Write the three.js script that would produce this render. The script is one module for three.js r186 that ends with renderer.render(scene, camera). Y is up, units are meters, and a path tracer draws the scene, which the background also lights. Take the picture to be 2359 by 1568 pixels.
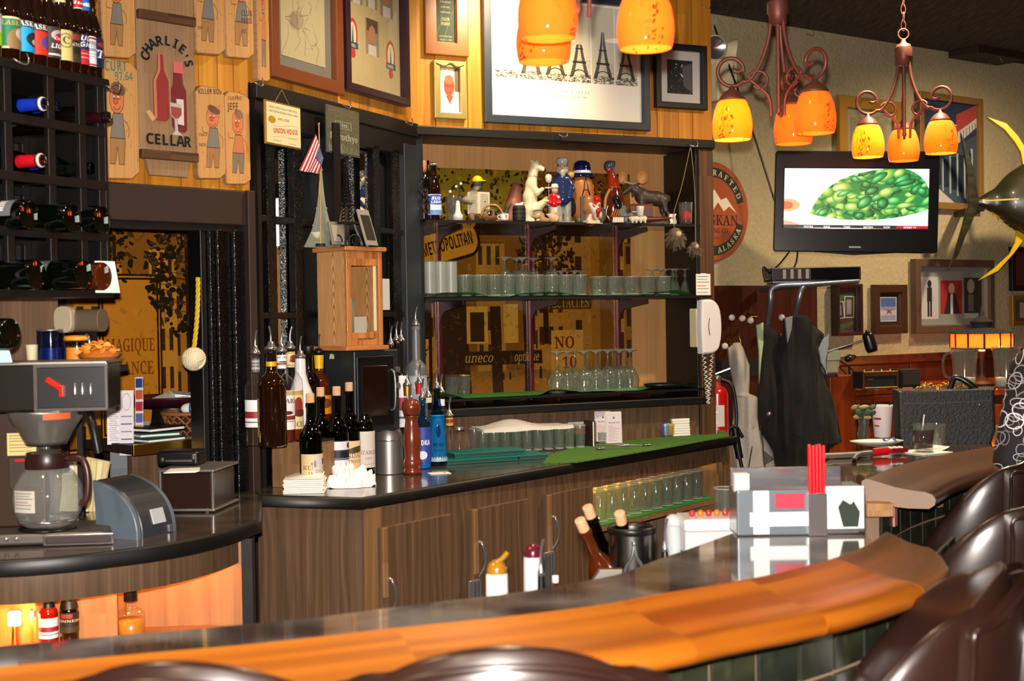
import*as THREE from 'three';
import{RoundedBoxGeometry}from 'three/addons/geometries/RoundedBoxGeometry.js';
import{mergeGeometries}from 'three/addons/utils/BufferGeometryUtils.js';
import{MarchingCubes}from 'three/addons/objects/MarchingCubes.js';
import{RectAreaLightUniformsLib}from 'three/addons/lights/RectAreaLightUniformsLib.js';
import{TextGeometry}from 'three/addons/geometries/TextGeometry.js';
import{FontLoader}from 'three/addons/loaders/FontLoader.js';
// ---------- camera, exposure, large lights ----------
const W=2359,H=1568,F=3000,V3=THREE.Vector3,PI=Math.PI;
const scene=new THREE.Scene();
scene.background=new THREE.Color(0x000000);
const EYE=1.51;
const camera=new THREE.PerspectiveCamera(2*Math.atan(H/2/F)*180/PI,W/H,0.05,60);
camera.position.set(0,EYE,0);
camera.rotation.order='YXZ';
camera.rotation.set(-59/F,0,-0.016);
camera.focus=4.9;camera.userData.fStop=5;
camera.updateMatrixWorld();
const renderer=new THREE.WebGLRenderer({antialias:true});
renderer.toneMapping=THREE.LinearToneMapping;
renderer.toneMappingExposure=1.0;
renderer.shadowMap.enabled=true;
RectAreaLightUniformsLib.init();
const FLASH=66;
const flash=new THREE.SpotLight(0xfff4ea,FLASH,0,0.85,0.4,2);
flash.position.set(-0.01,EYE+0.085,0.02);flash.target.position.set(0.05,EYE-0.22,-5);
flash.castShadow=true;flash.name='flash';scene.add(flash,flash.target);
// ---------- helpers ----------
const rnd=(()=>{let s=12345;return(a=0,b=1)=>{s=(s*1664525+1013904223)>>>0;return a+(b-a)*s/4294967296;};})();
const ray=(px,py)=>new V3((px-W/2)/F,(H/2-py)/F,-1).applyQuaternion(camera.quaternion);
const atD=(px,py,d)=>{const r=ray(px,py);return r.multiplyScalar(d/-r.z).add(camera.position);};
const atY=(px,py,y)=>{const r=ray(px,py);return r.multiplyScalar((y-EYE)/r.y).add(camera.position);};
const S=(px,d)=>px*d/F;
class Wall{
constructor(p0,p1){
this.o=new V3(p0[0],0,-p0[1]);const e=new V3(p1[0],0,-p1[1]);
this.len=e.distanceTo(this.o);this.u=e.sub(this.o).normalize();
this.ry=Math.atan2(-this.u.z,this.u.x);this.n=new V3(Math.sin(this.ry),0,Math.cos(this.ry));
}
at(px,py,off=0){const r=ray(px,py),q=this.o.clone().addScaledVector(this.n,off).sub(camera.position);return r.multiplyScalar(q.dot(this.n)/r.dot(this.n)).add(camera.position);}
uv(px,py,off=0){const p=this.at(px,py,off);return [p.clone().sub(this.o).dot(this.u),p.y];}
pos(u,y,off=0){const p=this.o.clone().addScaledVector(this.u,u).addScaledVector(this.n,off);p.y=y;return p;}
}
const used={};
const nm=(n)=>{const k=used[n]=(used[n]??-1)+1;return k?n+'_'+String(k).padStart(3,'0'):n;};
function tag(o,label,category,group,kind){if(label)o.userData.label=label;if(category)o.userData.category=category;if(group)o.userData.group=group;if(kind)o.userData.kind=kind;return o;}
function T(name,label,category,pos,ry=0,group){
const o=new THREE.Group();o.name=nm(name);scene.add(o);o.position.copy(pos);o.rotation.y=ry;return tag(o,label,category,group);
}
function K(name,pos=new V3(),ry=0){const o=T(name,null,null,pos,ry);o.userData.kind='structure';return o;}
function M(parent,name,geo,mat,p,r){
const m=new THREE.Mesh(geo,mat);m.name=parent===scene?nm(name):name+(()=>{const k=parent.children.filter((c)=>c.name.replace(/_\d{3}$/,'')===name).length;return k?'_'+String(k).padStart(3,'0'):'';})();
m.castShadow=m.receiveShadow=true;if(p)m.position.set(...p);if(r)m.rotation.set(...r);parent.add(m);return m;
}
function copy(src,pos,ry,label,group){
const c=src.clone();c.name=nm(src.name.replace(/_\d{3}$/,''));scene.add(c);if(pos)c.position.copy(pos);if(ry!==undefined)c.rotation.y=ry;
if(label)c.userData.label=label;if(group)c.userData.group=group;return c;
}
function proj(g,s=1,rot=false){
if(g.index)g=g.toNonIndexed();
const p=g.attributes.position,n=g.attributes.normal,uv=new Float32Array(p.count*2);
for(let i=0;i<p.count;i++){
const ax=Math.abs(n.getX(i)),ay=Math.abs(n.getY(i)),az=Math.abs(n.getZ(i));
let a,b;if(ay>ax&&ay>az){a=p.getX(i);b=p.getZ(i);}else if(ax>az){a=p.getZ(i);b=p.getY(i);}else{a=p.getX(i);b=p.getY(i);}
uv[i*2]=(rot?b:a)*s;uv[i*2+1]=(rot?a:b)*s;
}
g.setAttribute('uv',new THREE.BufferAttribute(uv,2));return g;
}
const bx=(w,h,d,r=0,s=1)=>proj(r?new RoundedBoxGeometry(w,h,d,s,Math.min(r,w/2.01,h/2.01,d/2.01)):new THREE.BoxGeometry(w,h,d));
const bxr=(w,h,d,r=0)=>proj(r?new RoundedBoxGeometry(w,h,d,1,r):new THREE.BoxGeometry(w,h,d),1,true);
const off=(g,x=0,y=0,z=0)=>g.translate(x,y,z);
const lt=(pts,seg=20,a=0,l=PI*2)=>new THREE.LatheGeometry(pts.map((p)=>new THREE.Vector2(Math.max(p[0],1e-5),p[1])),seg,a,l);
const cy=(r0,r1,h,seg=16)=>new THREE.CylinderGeometry(r0,r1,h,seg).translate(0,h/2,0);
const sp=(r,a=14,b=10)=>new THREE.SphereGeometry(r,a,b);
const tb=(pts,r,seg=24,rs=7,closed=false)=>new THREE.TubeGeometry(new THREE.CatmullRomCurve3(pts.map((p)=>p.isVector3?p:new V3(...p)),closed),seg,r,rs,closed);
const shp=(pts)=>{const s=new THREE.Shape();pts.forEach((p,i)=>i?s.lineTo(p[0],p[1]):s.moveTo(p[0],p[1]));return s;};
const ex=(s,depth,bev=0,seg=1,cs=10)=>new THREE.ExtrudeGeometry(Array.isArray(s)?shp(s):s,{depth,bevelEnabled:bev>0,bevelSize:bev,bevelThickness:bev,bevelSegments:seg,curveSegments:cs});
const rrect=(w,h,r)=>{const s=new THREE.Shape(),x=-w/2,y=-h/2;s.moveTo(x+r,y);s.lineTo(x+w-r,y);s.quadraticCurveTo(x+w,y,x+w,y+r);s.lineTo(x+w,y+h-r);s.quadraticCurveTo(x+w,y+h,x+w-r,y+h);s.lineTo(x+r,y+h);s.quadraticCurveTo(x,y+h,x,y+h-r);s.lineTo(x,y+r);s.quadraticCurveTo(x,y,x+r,y);return s;};
const mg=(...gs)=>mergeGeometries(gs.flat().map((g)=>{g=g.index?g.toNonIndexed():g;for(const k of Object.keys(g.attributes))if(!['position','normal','uv'].includes(k))g.deleteAttribute(k);return g;}));
const bar=(a,b,w,h=w,r=0)=>{
a=a.isVector3?a:new V3(...a);b=b.isVector3?b:new V3(...b);const L=a.distanceTo(b),g=bx(w,h,L,r);
const m=new THREE.Matrix4().lookAt(b,a,new V3(0,1,0));if(Math.abs(b.clone().sub(a).normalize().y)>0.99)m.lookAt(b,a,new V3(1,0,0));
return g.applyMatrix4(m).translate((a.x+b.x)/2,(a.y+b.y)/2,(a.z+b.z)/2);
};
function sweep(path,prof,closedProf=true,caps=true,up=new V3(0,1,0),sc=()=>1){
const n=path.length,k=prof.length,pos=[],uv=[],idx=[];let L=0;
for(let i=0;i<n;i++){
const t=path[Math.min(i+1,n-1)].clone().sub(path[Math.max(i-1,0)]).setY(0).normalize(),side=t.clone().cross(up).normalize();
if(i)L+=path[i].distanceTo(path[i-1]);let q=0;
for(let j=0;j<k+(closedProf?1:0);j++){const a=prof[j%k];if(j){const b=prof[j-1];q+=Math.hypot(a[0]-b[0],a[1]-b[1]);}const v=path[i].clone().addScaledVector(side,a[0]*sc(i/(n-1))).addScaledVector(up,a[1]);pos.push(v.x,v.y,v.z);uv.push(L,q);}
}
const kk=k+(closedProf?1:0);
for(let i=0;i<n-1;i++)for(let j=0;j<kk-1;j++){const a=i*kk+j,b=a+kk;idx.push(a,a+1,b,b,a+1,b+1);}
let g=new THREE.BufferGeometry();g.setAttribute('position',new THREE.Float32BufferAttribute(pos,3));g.setAttribute('uv',new THREE.Float32BufferAttribute(uv,2));g.setIndex(idx);g.computeVertexNormals();g=g.toNonIndexed();
if(caps&&closedProf){
const parts=[g];
for(const e of [0,n-1]){
const t=path[Math.min(e+1,n-1)].clone().sub(path[Math.max(e-1,0)]).setY(0).normalize(),side=t.clone().cross(up).normalize();
const c=new THREE.ShapeGeometry(shp(prof));const p=c.attributes.position,nn=c.attributes.normal,u2=c.attributes.uv;
for(let i=0;i<p.count;i++){const x=p.getX(i),y=p.getY(i),v=path[e].clone().addScaledVector(side,x*sc(e/(n-1))).addScaledVector(up,y);p.setXYZ(i,v.x,v.y,v.z);nn.setXYZ(i,e?t.x:-t.x,0,e?t.z:-t.z);u2.setXY(i,x,y);}
parts.push(c.toNonIndexed());
}
g=mergeGeometries(parts);
}
return g;
}
function surf(fn,nu,nv,closeU=false){
const pos=[],uv=[],idx=[];
for(let i=0;i<=nu;i++)for(let j=0;j<=nv;j++){const p=fn(i/nu,j/nv);pos.push(...p);uv.push(i/nu,j/nv);}
for(let i=0;i<nu;i++)for(let j=0;j<nv;j++){const a=i*(nv+1)+j,b=a+nv+1;idx.push(a,b,a+1,b,b+1,a+1);}
const g=new THREE.BufferGeometry();g.setAttribute('position',new THREE.Float32BufferAttribute(pos,3));g.setAttribute('uv',new THREE.Float32BufferAttribute(uv,2));g.setIndex(idx);g.computeVertexNormals();return g;
}
const smin=(a,b,k)=>{const h=Math.max(k-Math.abs(a-b),0)/k;return Math.min(a,b)-h*h*k/4;};
function blob(bones,cell=0.01,k=0.03,pad=0.03){
let lo=new V3(1e6,1e6,1e6),hi=new V3(-1e6,-1e6,-1e6);
for(const b of bones)for(const e of b){lo.min(new V3(e[0]-e[3]-pad,e[1]-e[3]-pad,e[2]-e[3]-pad));hi.max(new V3(e[0]+e[3]+pad,e[1]+e[3]+pad,e[2]+e[3]+pad));}
const size=Math.max(hi.x-lo.x,hi.y-lo.y,hi.z-lo.z),c=lo.clone().add(hi).multiplyScalar(0.5),N=Math.min(90,Math.ceil(size/cell))+4;
const mc=new MarchingCubes(N,new THREE.MeshStandardMaterial(),false,false,160000);mc.isolation=0;
const hs=N/2,sc=size/2*N/(N-4);
for(let z=0;z<N;z++)for(let y=0;y<N;y++)for(let x=0;x<N;x++){
const px=c.x+(x-hs)/hs*sc,py=c.y+(y-hs)/hs*sc,pz=c.z+(z-hs)/hs*sc;let d=1e6;
for(const[a,b]of bones){
const bxx=b[0]-a[0],byy=b[1]-a[1],bzz=b[2]-a[2],l2=bxx*bxx+byy*byy+bzz*bzz;
let t=l2?((px-a[0])*bxx+(py-a[1])*byy+(pz-a[2])*bzz)/l2:0;t=t<0?0:t>1?1:t;
d=smin(d,Math.hypot(px-a[0]-bxx*t,py-a[1]-byy*t,pz-a[2]-bzz*t)-a[3]-(b[3]-a[3])*t,k);
}
mc.field[z*N*N+y*N+x]=-d;
}
mc.update();
const g=new THREE.BufferGeometry(),n=mc.count,p=mc.positionArray.slice(0,n*3),nn=mc.normalArray.slice(0,n*3);
for(let i=0;i<n;i++){p[i*3]=p[i*3]*sc+c.x;p[i*3+1]=p[i*3+1]*sc+c.y;p[i*3+2]=p[i*3+2]*sc+c.z;}
g.setAttribute('position',new THREE.BufferAttribute(p,3));g.setAttribute('normal',new THREE.BufferAttribute(nn,3));
const uv=new Float32Array(n*2);for(let i=0;i<n;i++){uv[i*2]=p[i*3];uv[i*2+1]=p[i*3+1];}g.setAttribute('uv',new THREE.BufferAttribute(uv,2));
return g;
}
const swapUV=(g,s=0)=>{const u=g.attributes.uv;for(let i=0;i<u.count;i++){const a=u.getX(i);u.setXY(i,u.getY(i)+s,a+s*2);}return g;};
const canvas=(w,h,fn)=>{const c=document.createElement('canvas');c.width=w;c.height=h;fn(c.getContext('2d'),w,h);return c;};
function tex(w,h,fn,rep){const t=new THREE.CanvasTexture(canvas(w,h,fn));t.colorSpace=THREE.SRGBColorSpace;if(rep){t.wrapS=t.wrapT=THREE.RepeatWrapping;t.repeat.set(...rep);}return t;}
const noise=(()=>{const P=new Uint8Array(512);for(let i=0;i<256;i++)P[i]=i;for(let i=255;i>0;i--){const j=Math.floor(rnd(0,i+1));[P[i],P[j]]=[P[j],P[i]];}for(let i=0;i<256;i++)P[256+i]=P[i];
const h=(x,y,w)=>P[(P[((x%w)+w)%w&255]+((y%w)+w)%w)&255]/255,f=(t)=>t*t*(3-2*t);
return(x,y,w=256)=>{const X=Math.floor(x),Y=Math.floor(y),a=f(x-X),b=f(y-Y);return(h(X,Y,w)*(1-a)+h(X+1,Y,w)*a)*(1-b)+(h(X,Y+1,w)*(1-a)+h(X+1,Y+1,w)*a)*b;};})();
function grainTex(w,h,fn,rep,srgb=true){
const c=canvas(w,h,(g)=>{const im=g.createImageData(w,h);for(let y=0;y<h;y++)for(let x=0;x<w;x++){const q=fn(x/w,y/h),i=(y*w+x)*4;im.data[i]=q[0];im.data[i+1]=q[1];im.data[i+2]=q[2];im.data[i+3]=255;}g.putImageData(im,0,0);});
const t=new THREE.CanvasTexture(c);if(srgb)t.colorSpace=THREE.SRGBColorSpace;t.wrapS=t.wrapT=THREE.RepeatWrapping;t.repeat.set(...rep);return t;
}
const hexv=(h)=>[(h>>16)&255,(h>>8)&255,h&255],lerp=(a,b,t)=>a+(b-a)*t,mix3=(a,b,t)=>[lerp(a[0],b[0],t),lerp(a[1],b[1],t),lerp(a[2],b[2],t)],cl=(t)=>t<0?0:t>1?1:t;
function woodTex(light,dark,{fu=24,fv=2,fine=90,con=1,knots=0,size=[1,1],w=512,h=512}={}){
const a=hexv(light),b=hexv(dark),ks=[];for(let i=0;i<knots;i++)ks.push([rnd(),rnd(),rnd(0.012,0.03)]);
return grainTex(w,h,(u,v)=>{
let du=0,kn=0;for(const k of ks){const x=(u-k[0]),y=(v-k[1])*0.45,d=Math.hypot(x,y);du+=Math.exp(-d*d/(k[2]*k[2]*6))*0.05*Math.sign(x);kn=Math.max(kn,Math.exp(-d*d/(k[2]*k[2]*0.35)));}
const uu=u+du,wv=noise(uu*6,v*fv*2,6)*0.12;let t=noise((uu+wv)*fu,v*fv,fu)*0.6+noise(uu*fine,v*fv*3,fine)*0.4;
t=cl((t-0.5)*1.9*con+0.45);t=Math.max(t,kn*1.25);return mix3(a,b,cl(t));
},[1/size[0],1/size[1]]);
}
const std=(o)=>new THREE.MeshStandardMaterial({roughness:0.6,...o});
const phy=(o)=>new THREE.MeshPhysicalMaterial({roughness:0.4,...o});
const col=(c,r=0.6,m=0)=>std({color:c,roughness:r,metalness:m});
const glass=(c=0xffffff,r=0.02,t=1)=>phy({color:c,roughness:r,transmission:t,thickness:0,ior:1.5});
const noiseBump=grainTex(256,256,(u,v)=>{const t=255*(noise(u*40,v*40,40)*0.5+noise(u*110,v*110,110)*0.5);return [t,t,t];},[4,4],false);
const mat={
black:col(0x0b0a0a,0.45),blackGloss:std({color:0x060607,roughness:0.22,bumpMap:noiseBump,bumpScale:0.0022}),matte:col(0x121212,0.85),dark:col(0x2a1a12,0.6),
chrome:col(0xc8c8cc,0.16,0.9),steel:col(0xa09e9a,0.36,0.82),brass:col(0xb08a3c,0.3,1),gold:col(0xb89444,0.38,0.85),white:col(0xe8e6e0,0.55),paper:col(0xeeece6,0.8),cream:col(0xdccfa8,0.6),
glass:glass(),glassHi:phy({color:0xf4f8f6,roughness:0.04,transmission:0.9,thickness:0,ior:1.9}),red:col(0xb01818,0.35),copper:col(0x7a4636,0.5,0.6),cork:col(0xd0a27c,0.85),plasticBlack:col(0x0d0d0f,0.35),mirror:col(0xd8dad8,0.01,1),green:col(0x2f6a22,0.9),
vinyl:phy({color:0x21110d,roughness:0.3,clearcoat:0.35,clearcoatRoughness:0.25}),bezel:col(0x050507,0.2),ceramic:phy({color:0xe9dfc6,roughness:0.25,clearcoat:0.6}),darkGlass:phy({color:0x0a0503,roughness:0.06,clearcoat:1,clearcoatRoughness:0.03}),
};
mat.pine=std({roughness:0.42,map:woodTex(0xd09432,0x9a5c14,{fu:10,fv:1,fine:60,con:0.55,knots:5,size:[0.55,1.6]})});
mat.pine2=std({roughness:0.42,map:woodTex(0xc48826,0x8c5210,{fu:14,fv:1,fine:70,con:0.6,knots:4,size:[0.5,1.5]})});
mat.lam=std({roughness:0.55,map:woodTex(0x6e543f,0x47321f,{fu:50,fv:1.5,fine:160,con:0.55,size:[0.6,0.9]})});
mat.lamWarm=std({roughness:0.5,map:woodTex(0x8f6c48,0x6e4e30,{fu:40,fv:1,fine:150,con:0.5,size:[0.6,0.9]})});
mat.rail=phy({roughness:0.3,clearcoat:0.35,clearcoatRoughness:0.25,map:woodTex(0x9c5812,0x683209,{fu:9,fv:1,fine:26,con:0.8,knots:3,size:[0.35,1.1]})});
mat.railWorn=phy({roughness:0.4,clearcoat:0.2,clearcoatRoughness:0.3,map:woodTex(0x7a4c24,0x503014,{fu:9,fv:1,fine:30,con:0.6,knots:2,size:[0.35,1.1]})});
mat.railDark=phy({roughness:0.35,clearcoat:0.3,clearcoatRoughness:0.3,map:woodTex(0x5a3014,0x381a08,{fu:9,fv:1,fine:30,con:0.7,knots:1,size:[0.35,1.0]})});
mat.oak=std({roughness:0.32,map:grainTex(512,512,(u,v)=>{const r=Math.sqrt((u-0.5)**2*6+0.02)*1.3-v*0.9+noise(u*5,v*3,5)*0.09,t=(Math.sin(r*60)*0.5+0.5)**3*0.75+noise(u*110,v*6,110)*0.35;return mix3(hexv(0xdcae76),hexv(0x96602e),cl(t));},[1/0.19,1/0.36])});
mat.oakPlain=std({roughness:0.35,map:woodTex(0xc08048,0x8c5226,{fu:18,fv:1,fine:80,con:0.6,size:[0.3,0.5]})});
mat.mahog=std({roughness:0.4,map:woodTex(0x4e1f14,0x2c0e08,{fu:14,fv:1,fine:60,con:0.5,size:[0.5,1]})});
mat.postWood=std({roughness:0.55,map:woodTex(0x5a3a1e,0x2a1709,{fu:12,fv:0.8,fine:50,con:1,size:[0.3,1]})});
mat.carve=std({roughness:0.6,map:woodTex(0xb08455,0x87603a,{fu:8,fv:1,fine:40,con:0.5,size:[0.25,0.6]})});
// ---------- the room ----------
const xd=(px,d)=>{const p=atD(px,725,d);return [p.x,-p.z];};
const B0=xd(950,5.30),B1=xd(1643,5.92),A0=xd(579,4.31),D0=xd(250,3.95);
const WB=new Wall(B0,B1),WA=new Wall(A0,B0),WD=new Wall(D0,A0),WC=new Wall(xd(1645,6.5),xd(2368,8.0));
const CEIL=2.99,ZF=4.6;
{
const ft=grainTex(512,512,(u,v)=>mix3([58,40,28],[30,20,14],noise(u*30,v*30,30)*0.6+noise(u*120,v*120,120)*0.4),[1.2,1.2]);
const fl=K('floor');M(fl,'floor_slab',off(bx(14,0.12,17),1,-0.06,-3.9),std({map:ft,roughness:0.6}));
const ct=grainTex(512,512,(u,v)=>mix3([84,70,58],[36,28,22],cl(noise(u*90,v*14,90)*0.65+noise(u*250,v*60,250)*0.5-0.1)),[1,1]);
const cb=grainTex(256,256,(u,v)=>{const t=255*noise(u*64,v*12,64);return [t,t,t];},[1,1],false);
const c=K('ceiling');M(c,'ceiling_slab',off(bx(14,0.12,17),1,CEIL+0.06,-3.9),std({map:ct,roughness:0.9,bumpMap:cb,bumpScale:0.004}));
}
const plaster=std({roughness:0.92,map:grainTex(512,512,(u,v)=>mix3([176,162,126],[150,137,104],noise(u*60,v*60,60)*0.35+noise(u*200,v*200,200)*0.5+0.05),[1.3,1.3]),bumpMap:grainTex(256,256,(u,v)=>{const t=255*(noise(u*50,v*50,50)*0.6+noise(u*120,v*120,120)*0.4);return [t,t,t];},[1.6,1.6],false),bumpScale:0.003});
const slabOn=(parent,name,w,u0,u1,y0,y1,th,m,o=0,r=0)=>{const s=M(parent,name,bx(u1-u0,y1-y0,th,r),m);s.position.copy(w.pos((u0+u1)/2,(y0+y1)/2,o-th/2));s.rotation.y=w.ry;return s;};
{
const dim=col(0x94683c,0.8);
for(const[n,x,z,w,d]of [['wall_left',-6,-3.9,0.12,17],['wall_side',5.6,-3.9,0.12,17],['wall_front',1,ZF,14,0.12],['wall_rear',1,-12.4,14,0.12]]){const k=K(n);M(k,'wall_surface',bx(w,CEIL,d),dim,[x,CEIL/2,z]);}
const k=K('wall_right');slabOn(k,'plaster',WC,-0.06,5.3,0,CEIL,0.12,plaster);
}
const planks=(parent,w,xs,yref,y0,y1)=>{
const us=xs.map((x)=>typeof x==='string'?+x:w.uv(x,yref)[0]);us.sort((a,b)=>a-b);
for(let i=0;i<us.length-1;i++){const a=us[i]+0.002,b=us[i+1]-0.002,g=bx(b-a,y1-y0,0.012);const o=rnd()*0.5,q=rnd()*1.5,uv=g.attributes.uv;for(let k=0;k<uv.count;k++)uv.setXY(k,uv.getX(k)+o,uv.getY(k)+q);const m=M(parent,'plank',g,rnd()<0.6?mat.pine:mat.pine2);m.position.copy(w.pos((a+b)/2,(y0+y1)/2,0.006));m.rotation.y=w.ry;}
};
const hTrimB=2.283,hHeadD=1.93;
{
const back=K('wall_back'),mid=K('wall_mirror'),left=K('wall_door'),gap=col(0x120a04,0.9);
slabOn(back,'backing',WB,-0.02,WB.len+0.0,hTrimB-0.03,CEIL,0.06,gap);
planks(back,WB,['0.001',1002,1076,1114,1193,1229,1266,1338,1374,1434,1511,1560,1593,String(WB.len)],330,hTrimB,CEIL);
slabOn(mid,'backing',WA,0,WA.len,2.2,CEIL,0.06,gap,0);slabOn(mid,'lower_backing',WA,-0.05,WA.len+0.02,0.9,2.2,0.04,gap,-0.085);
planks(mid,WA,['0.001',621,652,675,718,768,798,820,850,878,898,926,String(WA.len)],240,2.29,CEIL);
slabOn(left,'backing',WD,-2.6,WD.len,1.84,CEIL,0.08,gap,0);
planks(left,WD,['-0.62','-0.5','-0.42','-0.3','-0.2','-0.08',250,330,413,458,501,538,String(WD.len-0.002)],425,hHeadD,CEIL);
slabOn(left,'side_panel',WD,-2.6,-0.16,0,1.84,0.08,mat.lam,0);
const t1=K('trim_1');slabOn(t1,'moulding',WB,-0.01,WB.len,2.243,2.283,0.05,mat.black,0.035,0.006);
const t2=K('trim_2');slabOn(t2,'moulding',WA,0,WA.len+0.01,2.235,2.29,0.06,mat.black,0.04,0.006);
const t3=K('trim_3');slabOn(t3,'header_board',WD,-0.5,WD.len,1.815,1.93,0.06,mat.dark,0.03,0.006);slabOn(t3,'lower_board',WD,-0.5,WD.len-0.02,1.795,1.815,0.05,mat.black,0.02);
const e=K('wall_end');slabOn(e,'return_panel',new Wall(B1,xd(1645,6.75)),0.0,0.9,0,CEIL,0.05,mat.postWood,0.0);
}
// ---------- pictures printed on the walls: a sepia street mural ----------
const townScene=(g,w,h,seed,sign)=>{
g.fillStyle='#7a4d16';g.fillRect(0,0,w,h);let s=seed;const r=(a,b)=>{s=(s*16807)%2147483647;return a+(b-a)*s/2147483647;};
for(let i=0;i<9;i++){const x=r(0,w),bw=r(w*0.12,w*0.26),y=r(h*0.05,h*0.4);g.fillStyle=['#b37a28','#c08a34','#9a6620','#a8742a'][i%4];g.fillRect(x,y,bw,h-y);
g.fillStyle='#3a230c';for(let yy=y+20;yy<h*0.75;yy+=h*0.14)for(let xx=x+14;xx<x+bw-24;xx+=bw*0.3)g.fillRect(xx,yy,bw*0.14,h*0.08);g.fillStyle='#5c3a14';g.fillRect(x,y,bw,7);}
sign(g,w,h);
g.fillStyle='#8a5c20';g.fillRect(0,h*0.86,w,h*0.14);
for(let i=0;i<26;i++){g.strokeStyle='rgba(45,27,9,0.55)';g.lineWidth=r(1,3);g.beginPath();const x=r(0,w),y=r(h*0.5,h);g.moveTo(x,y);g.lineTo(x+r(-70,70),y+r(-12,30));g.stroke();}
for(let i=0;i<9;i++){const x=r(0,w),y=h*0.9,c=r(12,26);g.fillStyle='#22140a';g.fillRect(x,y-c*2.4,c*0.8,c*2.4);g.beginPath();g.arc(x+c*0.4,y-c*2.7,c*0.33,0,7);g.fill();}
};
const tree=(g,x,y0,y1,w,n,r0,c='#20170c')=>{g.strokeStyle='#2c1a0c';g.lineWidth=w;g.beginPath();g.moveTo(x,y1);g.lineTo(x-w*0.2,y0);g.stroke();let s=77+x;const r=(a,b)=>{s=(s*16807)%2147483647;return a+(b-a)*s/2147483647;};
for(let i=0;i<n;i++){const a=r(0,6.28),q=Math.sqrt(r(0,1))*r0,X=x+Math.cos(a)*q,Y=y0+r0*0.75+Math.sin(a)*q*1.35;g.fillStyle=r(0,1)<0.75?c:'#3c2c12';g.beginPath();g.ellipse(X,Y,r(6,22),r(4,13),r(0,3),0,7);g.fill();g.lineWidth=2.5;if(i%9===0){g.beginPath();g.moveTo(x,Y+20);g.lineTo(X,Y);g.stroke();}}};
const age=(g,w,h,n,dark)=>{let s=99;const r=(a,b)=>{s=(s*16807)%2147483647;return a+(b-a)*s/2147483647;};g.fillStyle=`rgba(40,20,4,${dark})`;g.fillRect(0,0,w,h);for(let i=0;i<n;i++){const k=r(0,1);g.fillStyle=k<0.6?`rgba(30,16,4,${r(0.04, 0.2)})`:`rgba(214,150,60,${r(0.04, 0.16)})`;const a=r(3,34);g.save();g.translate(r(0,w),r(0,h));g.rotate(r(0,3));g.fillRect(-a/2,-2,a,r(2,a*0.6));g.restore();}};
const muralB=tex(1400,1200,(g,w,h)=>{
townScene(g,w,h,991,()=>{});g.fillStyle='#8c7a1e';g.fillRect(0,0,w*0.5,h*0.23);
let s=5;const r=(a,b)=>{s=(s*16807)%2147483647;return a+(b-a)*s/2147483647;};
for(let i=0;i<420;i++){g.fillStyle=['#1d1a0a','#3c3610','#2a2410','#a08a1c'][i%4];g.beginPath();g.ellipse(r(w*0.05,w*0.97),r(0,h*0.24),r(5,20),r(4,12),r(0,3),0,7);g.fill();}
g.fillStyle='#241509';g.fillRect(0,h*0.24,w,h*0.04);
g.save();g.translate(84,445);g.rotate(-0.24);g.fillStyle='#c98a24';g.strokeStyle='#1d0f05';g.lineWidth=16;g.beginPath();g.roundRect(-60,-105,400,165,70);g.fill();g.stroke();g.fillStyle='#1d0f05';g.font='bold 92px sans-serif';g.fillText('METROPOLITAN',-8,5,315);g.restore();
g.fillStyle='#1d0f05';g.fillRect(30,560,90,h);tree(g,830,330,900,34,330,185);tree(g,520,700,1200,66,0,0);tree(g,720,600,1200,60,0,0);tree(g,745,560,900,30,0,0);tree(g,260,560,1200,200,0,0);
g.fillStyle='#4a3014';g.fillRect(800,650,330,70);g.fillStyle='#a8782e';g.font='bold 74px serif';g.fillText('SPECTACLES',812,712,300);
g.fillStyle='#c99638';g.fillRect(860,830,210,320);g.fillStyle='#6e1c10';g.font='bold 86px serif';g.fillText('NO',880,925);g.fillText('10',930,1030);
g.fillStyle='#c99638';g.fillRect(0,860,100,190);g.fillStyle='#1d0f05';g.font='bold 60px serif';g.save();g.translate(58,1010);g.rotate(-1.2);g.fillText('ZAC',0,0);g.restore();
g.fillStyle='#2a1a0c';g.fillRect(300,930,500,70);g.fillStyle='#c9a04a';g.font='italic 62px serif';g.fillText('uneco',310,985);g.fillText('optique',620,985,160);g.fillStyle='#cf9c3c';g.fillRect(330,700,130,190);g.fillStyle='#332009';g.fillRect(352,730,86,150);g.fillStyle='#cf9c3c';g.fillRect(560,690,90,200);age(g,w,h,2600,0.22);
});
const muralD=tex(900,1200,(g,w,h)=>{
townScene(g,w,h,4242,()=>{});
g.fillStyle='#b5741e';g.fillRect(150,230,300,700);g.strokeStyle='#2a1608';g.lineWidth=9;g.strokeRect(150,230,300,700);g.strokeRect(165,246,270,668);g.fillStyle='#7a3d10';g.font='bold 78px serif';g.fillText('MAGIQUE',178,560,240);g.fillText('SEANCE',190,660,220);
tree(g,610,30,1100,44,460,230);tree(g,230,60,240,16,60,110);g.fillStyle='#d9a24a';g.beginPath();g.moveTo(760,330);g.lineTo(900,250);g.lineTo(900,420);g.lineTo(740,400);g.fill();g.fillStyle='#2a1608';for(let i=0;i<4;i++){g.beginPath();g.moveTo(760+i*22,330-i*12);g.lineTo(770+i*22,326-i*12);g.lineTo(742+i*22,405);g.lineTo(732+i*22,405);g.fill();}
g.fillStyle='#241408';g.fillRect(0,960,w,240);for(let i=0;i<60;i++){g.fillStyle=i%3?'#5c3a12':'#a87c3a';g.fillRect((i*131)%w,970+(i*57)%200,46,8);}age(g,w,h,900,0.02);
});
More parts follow.
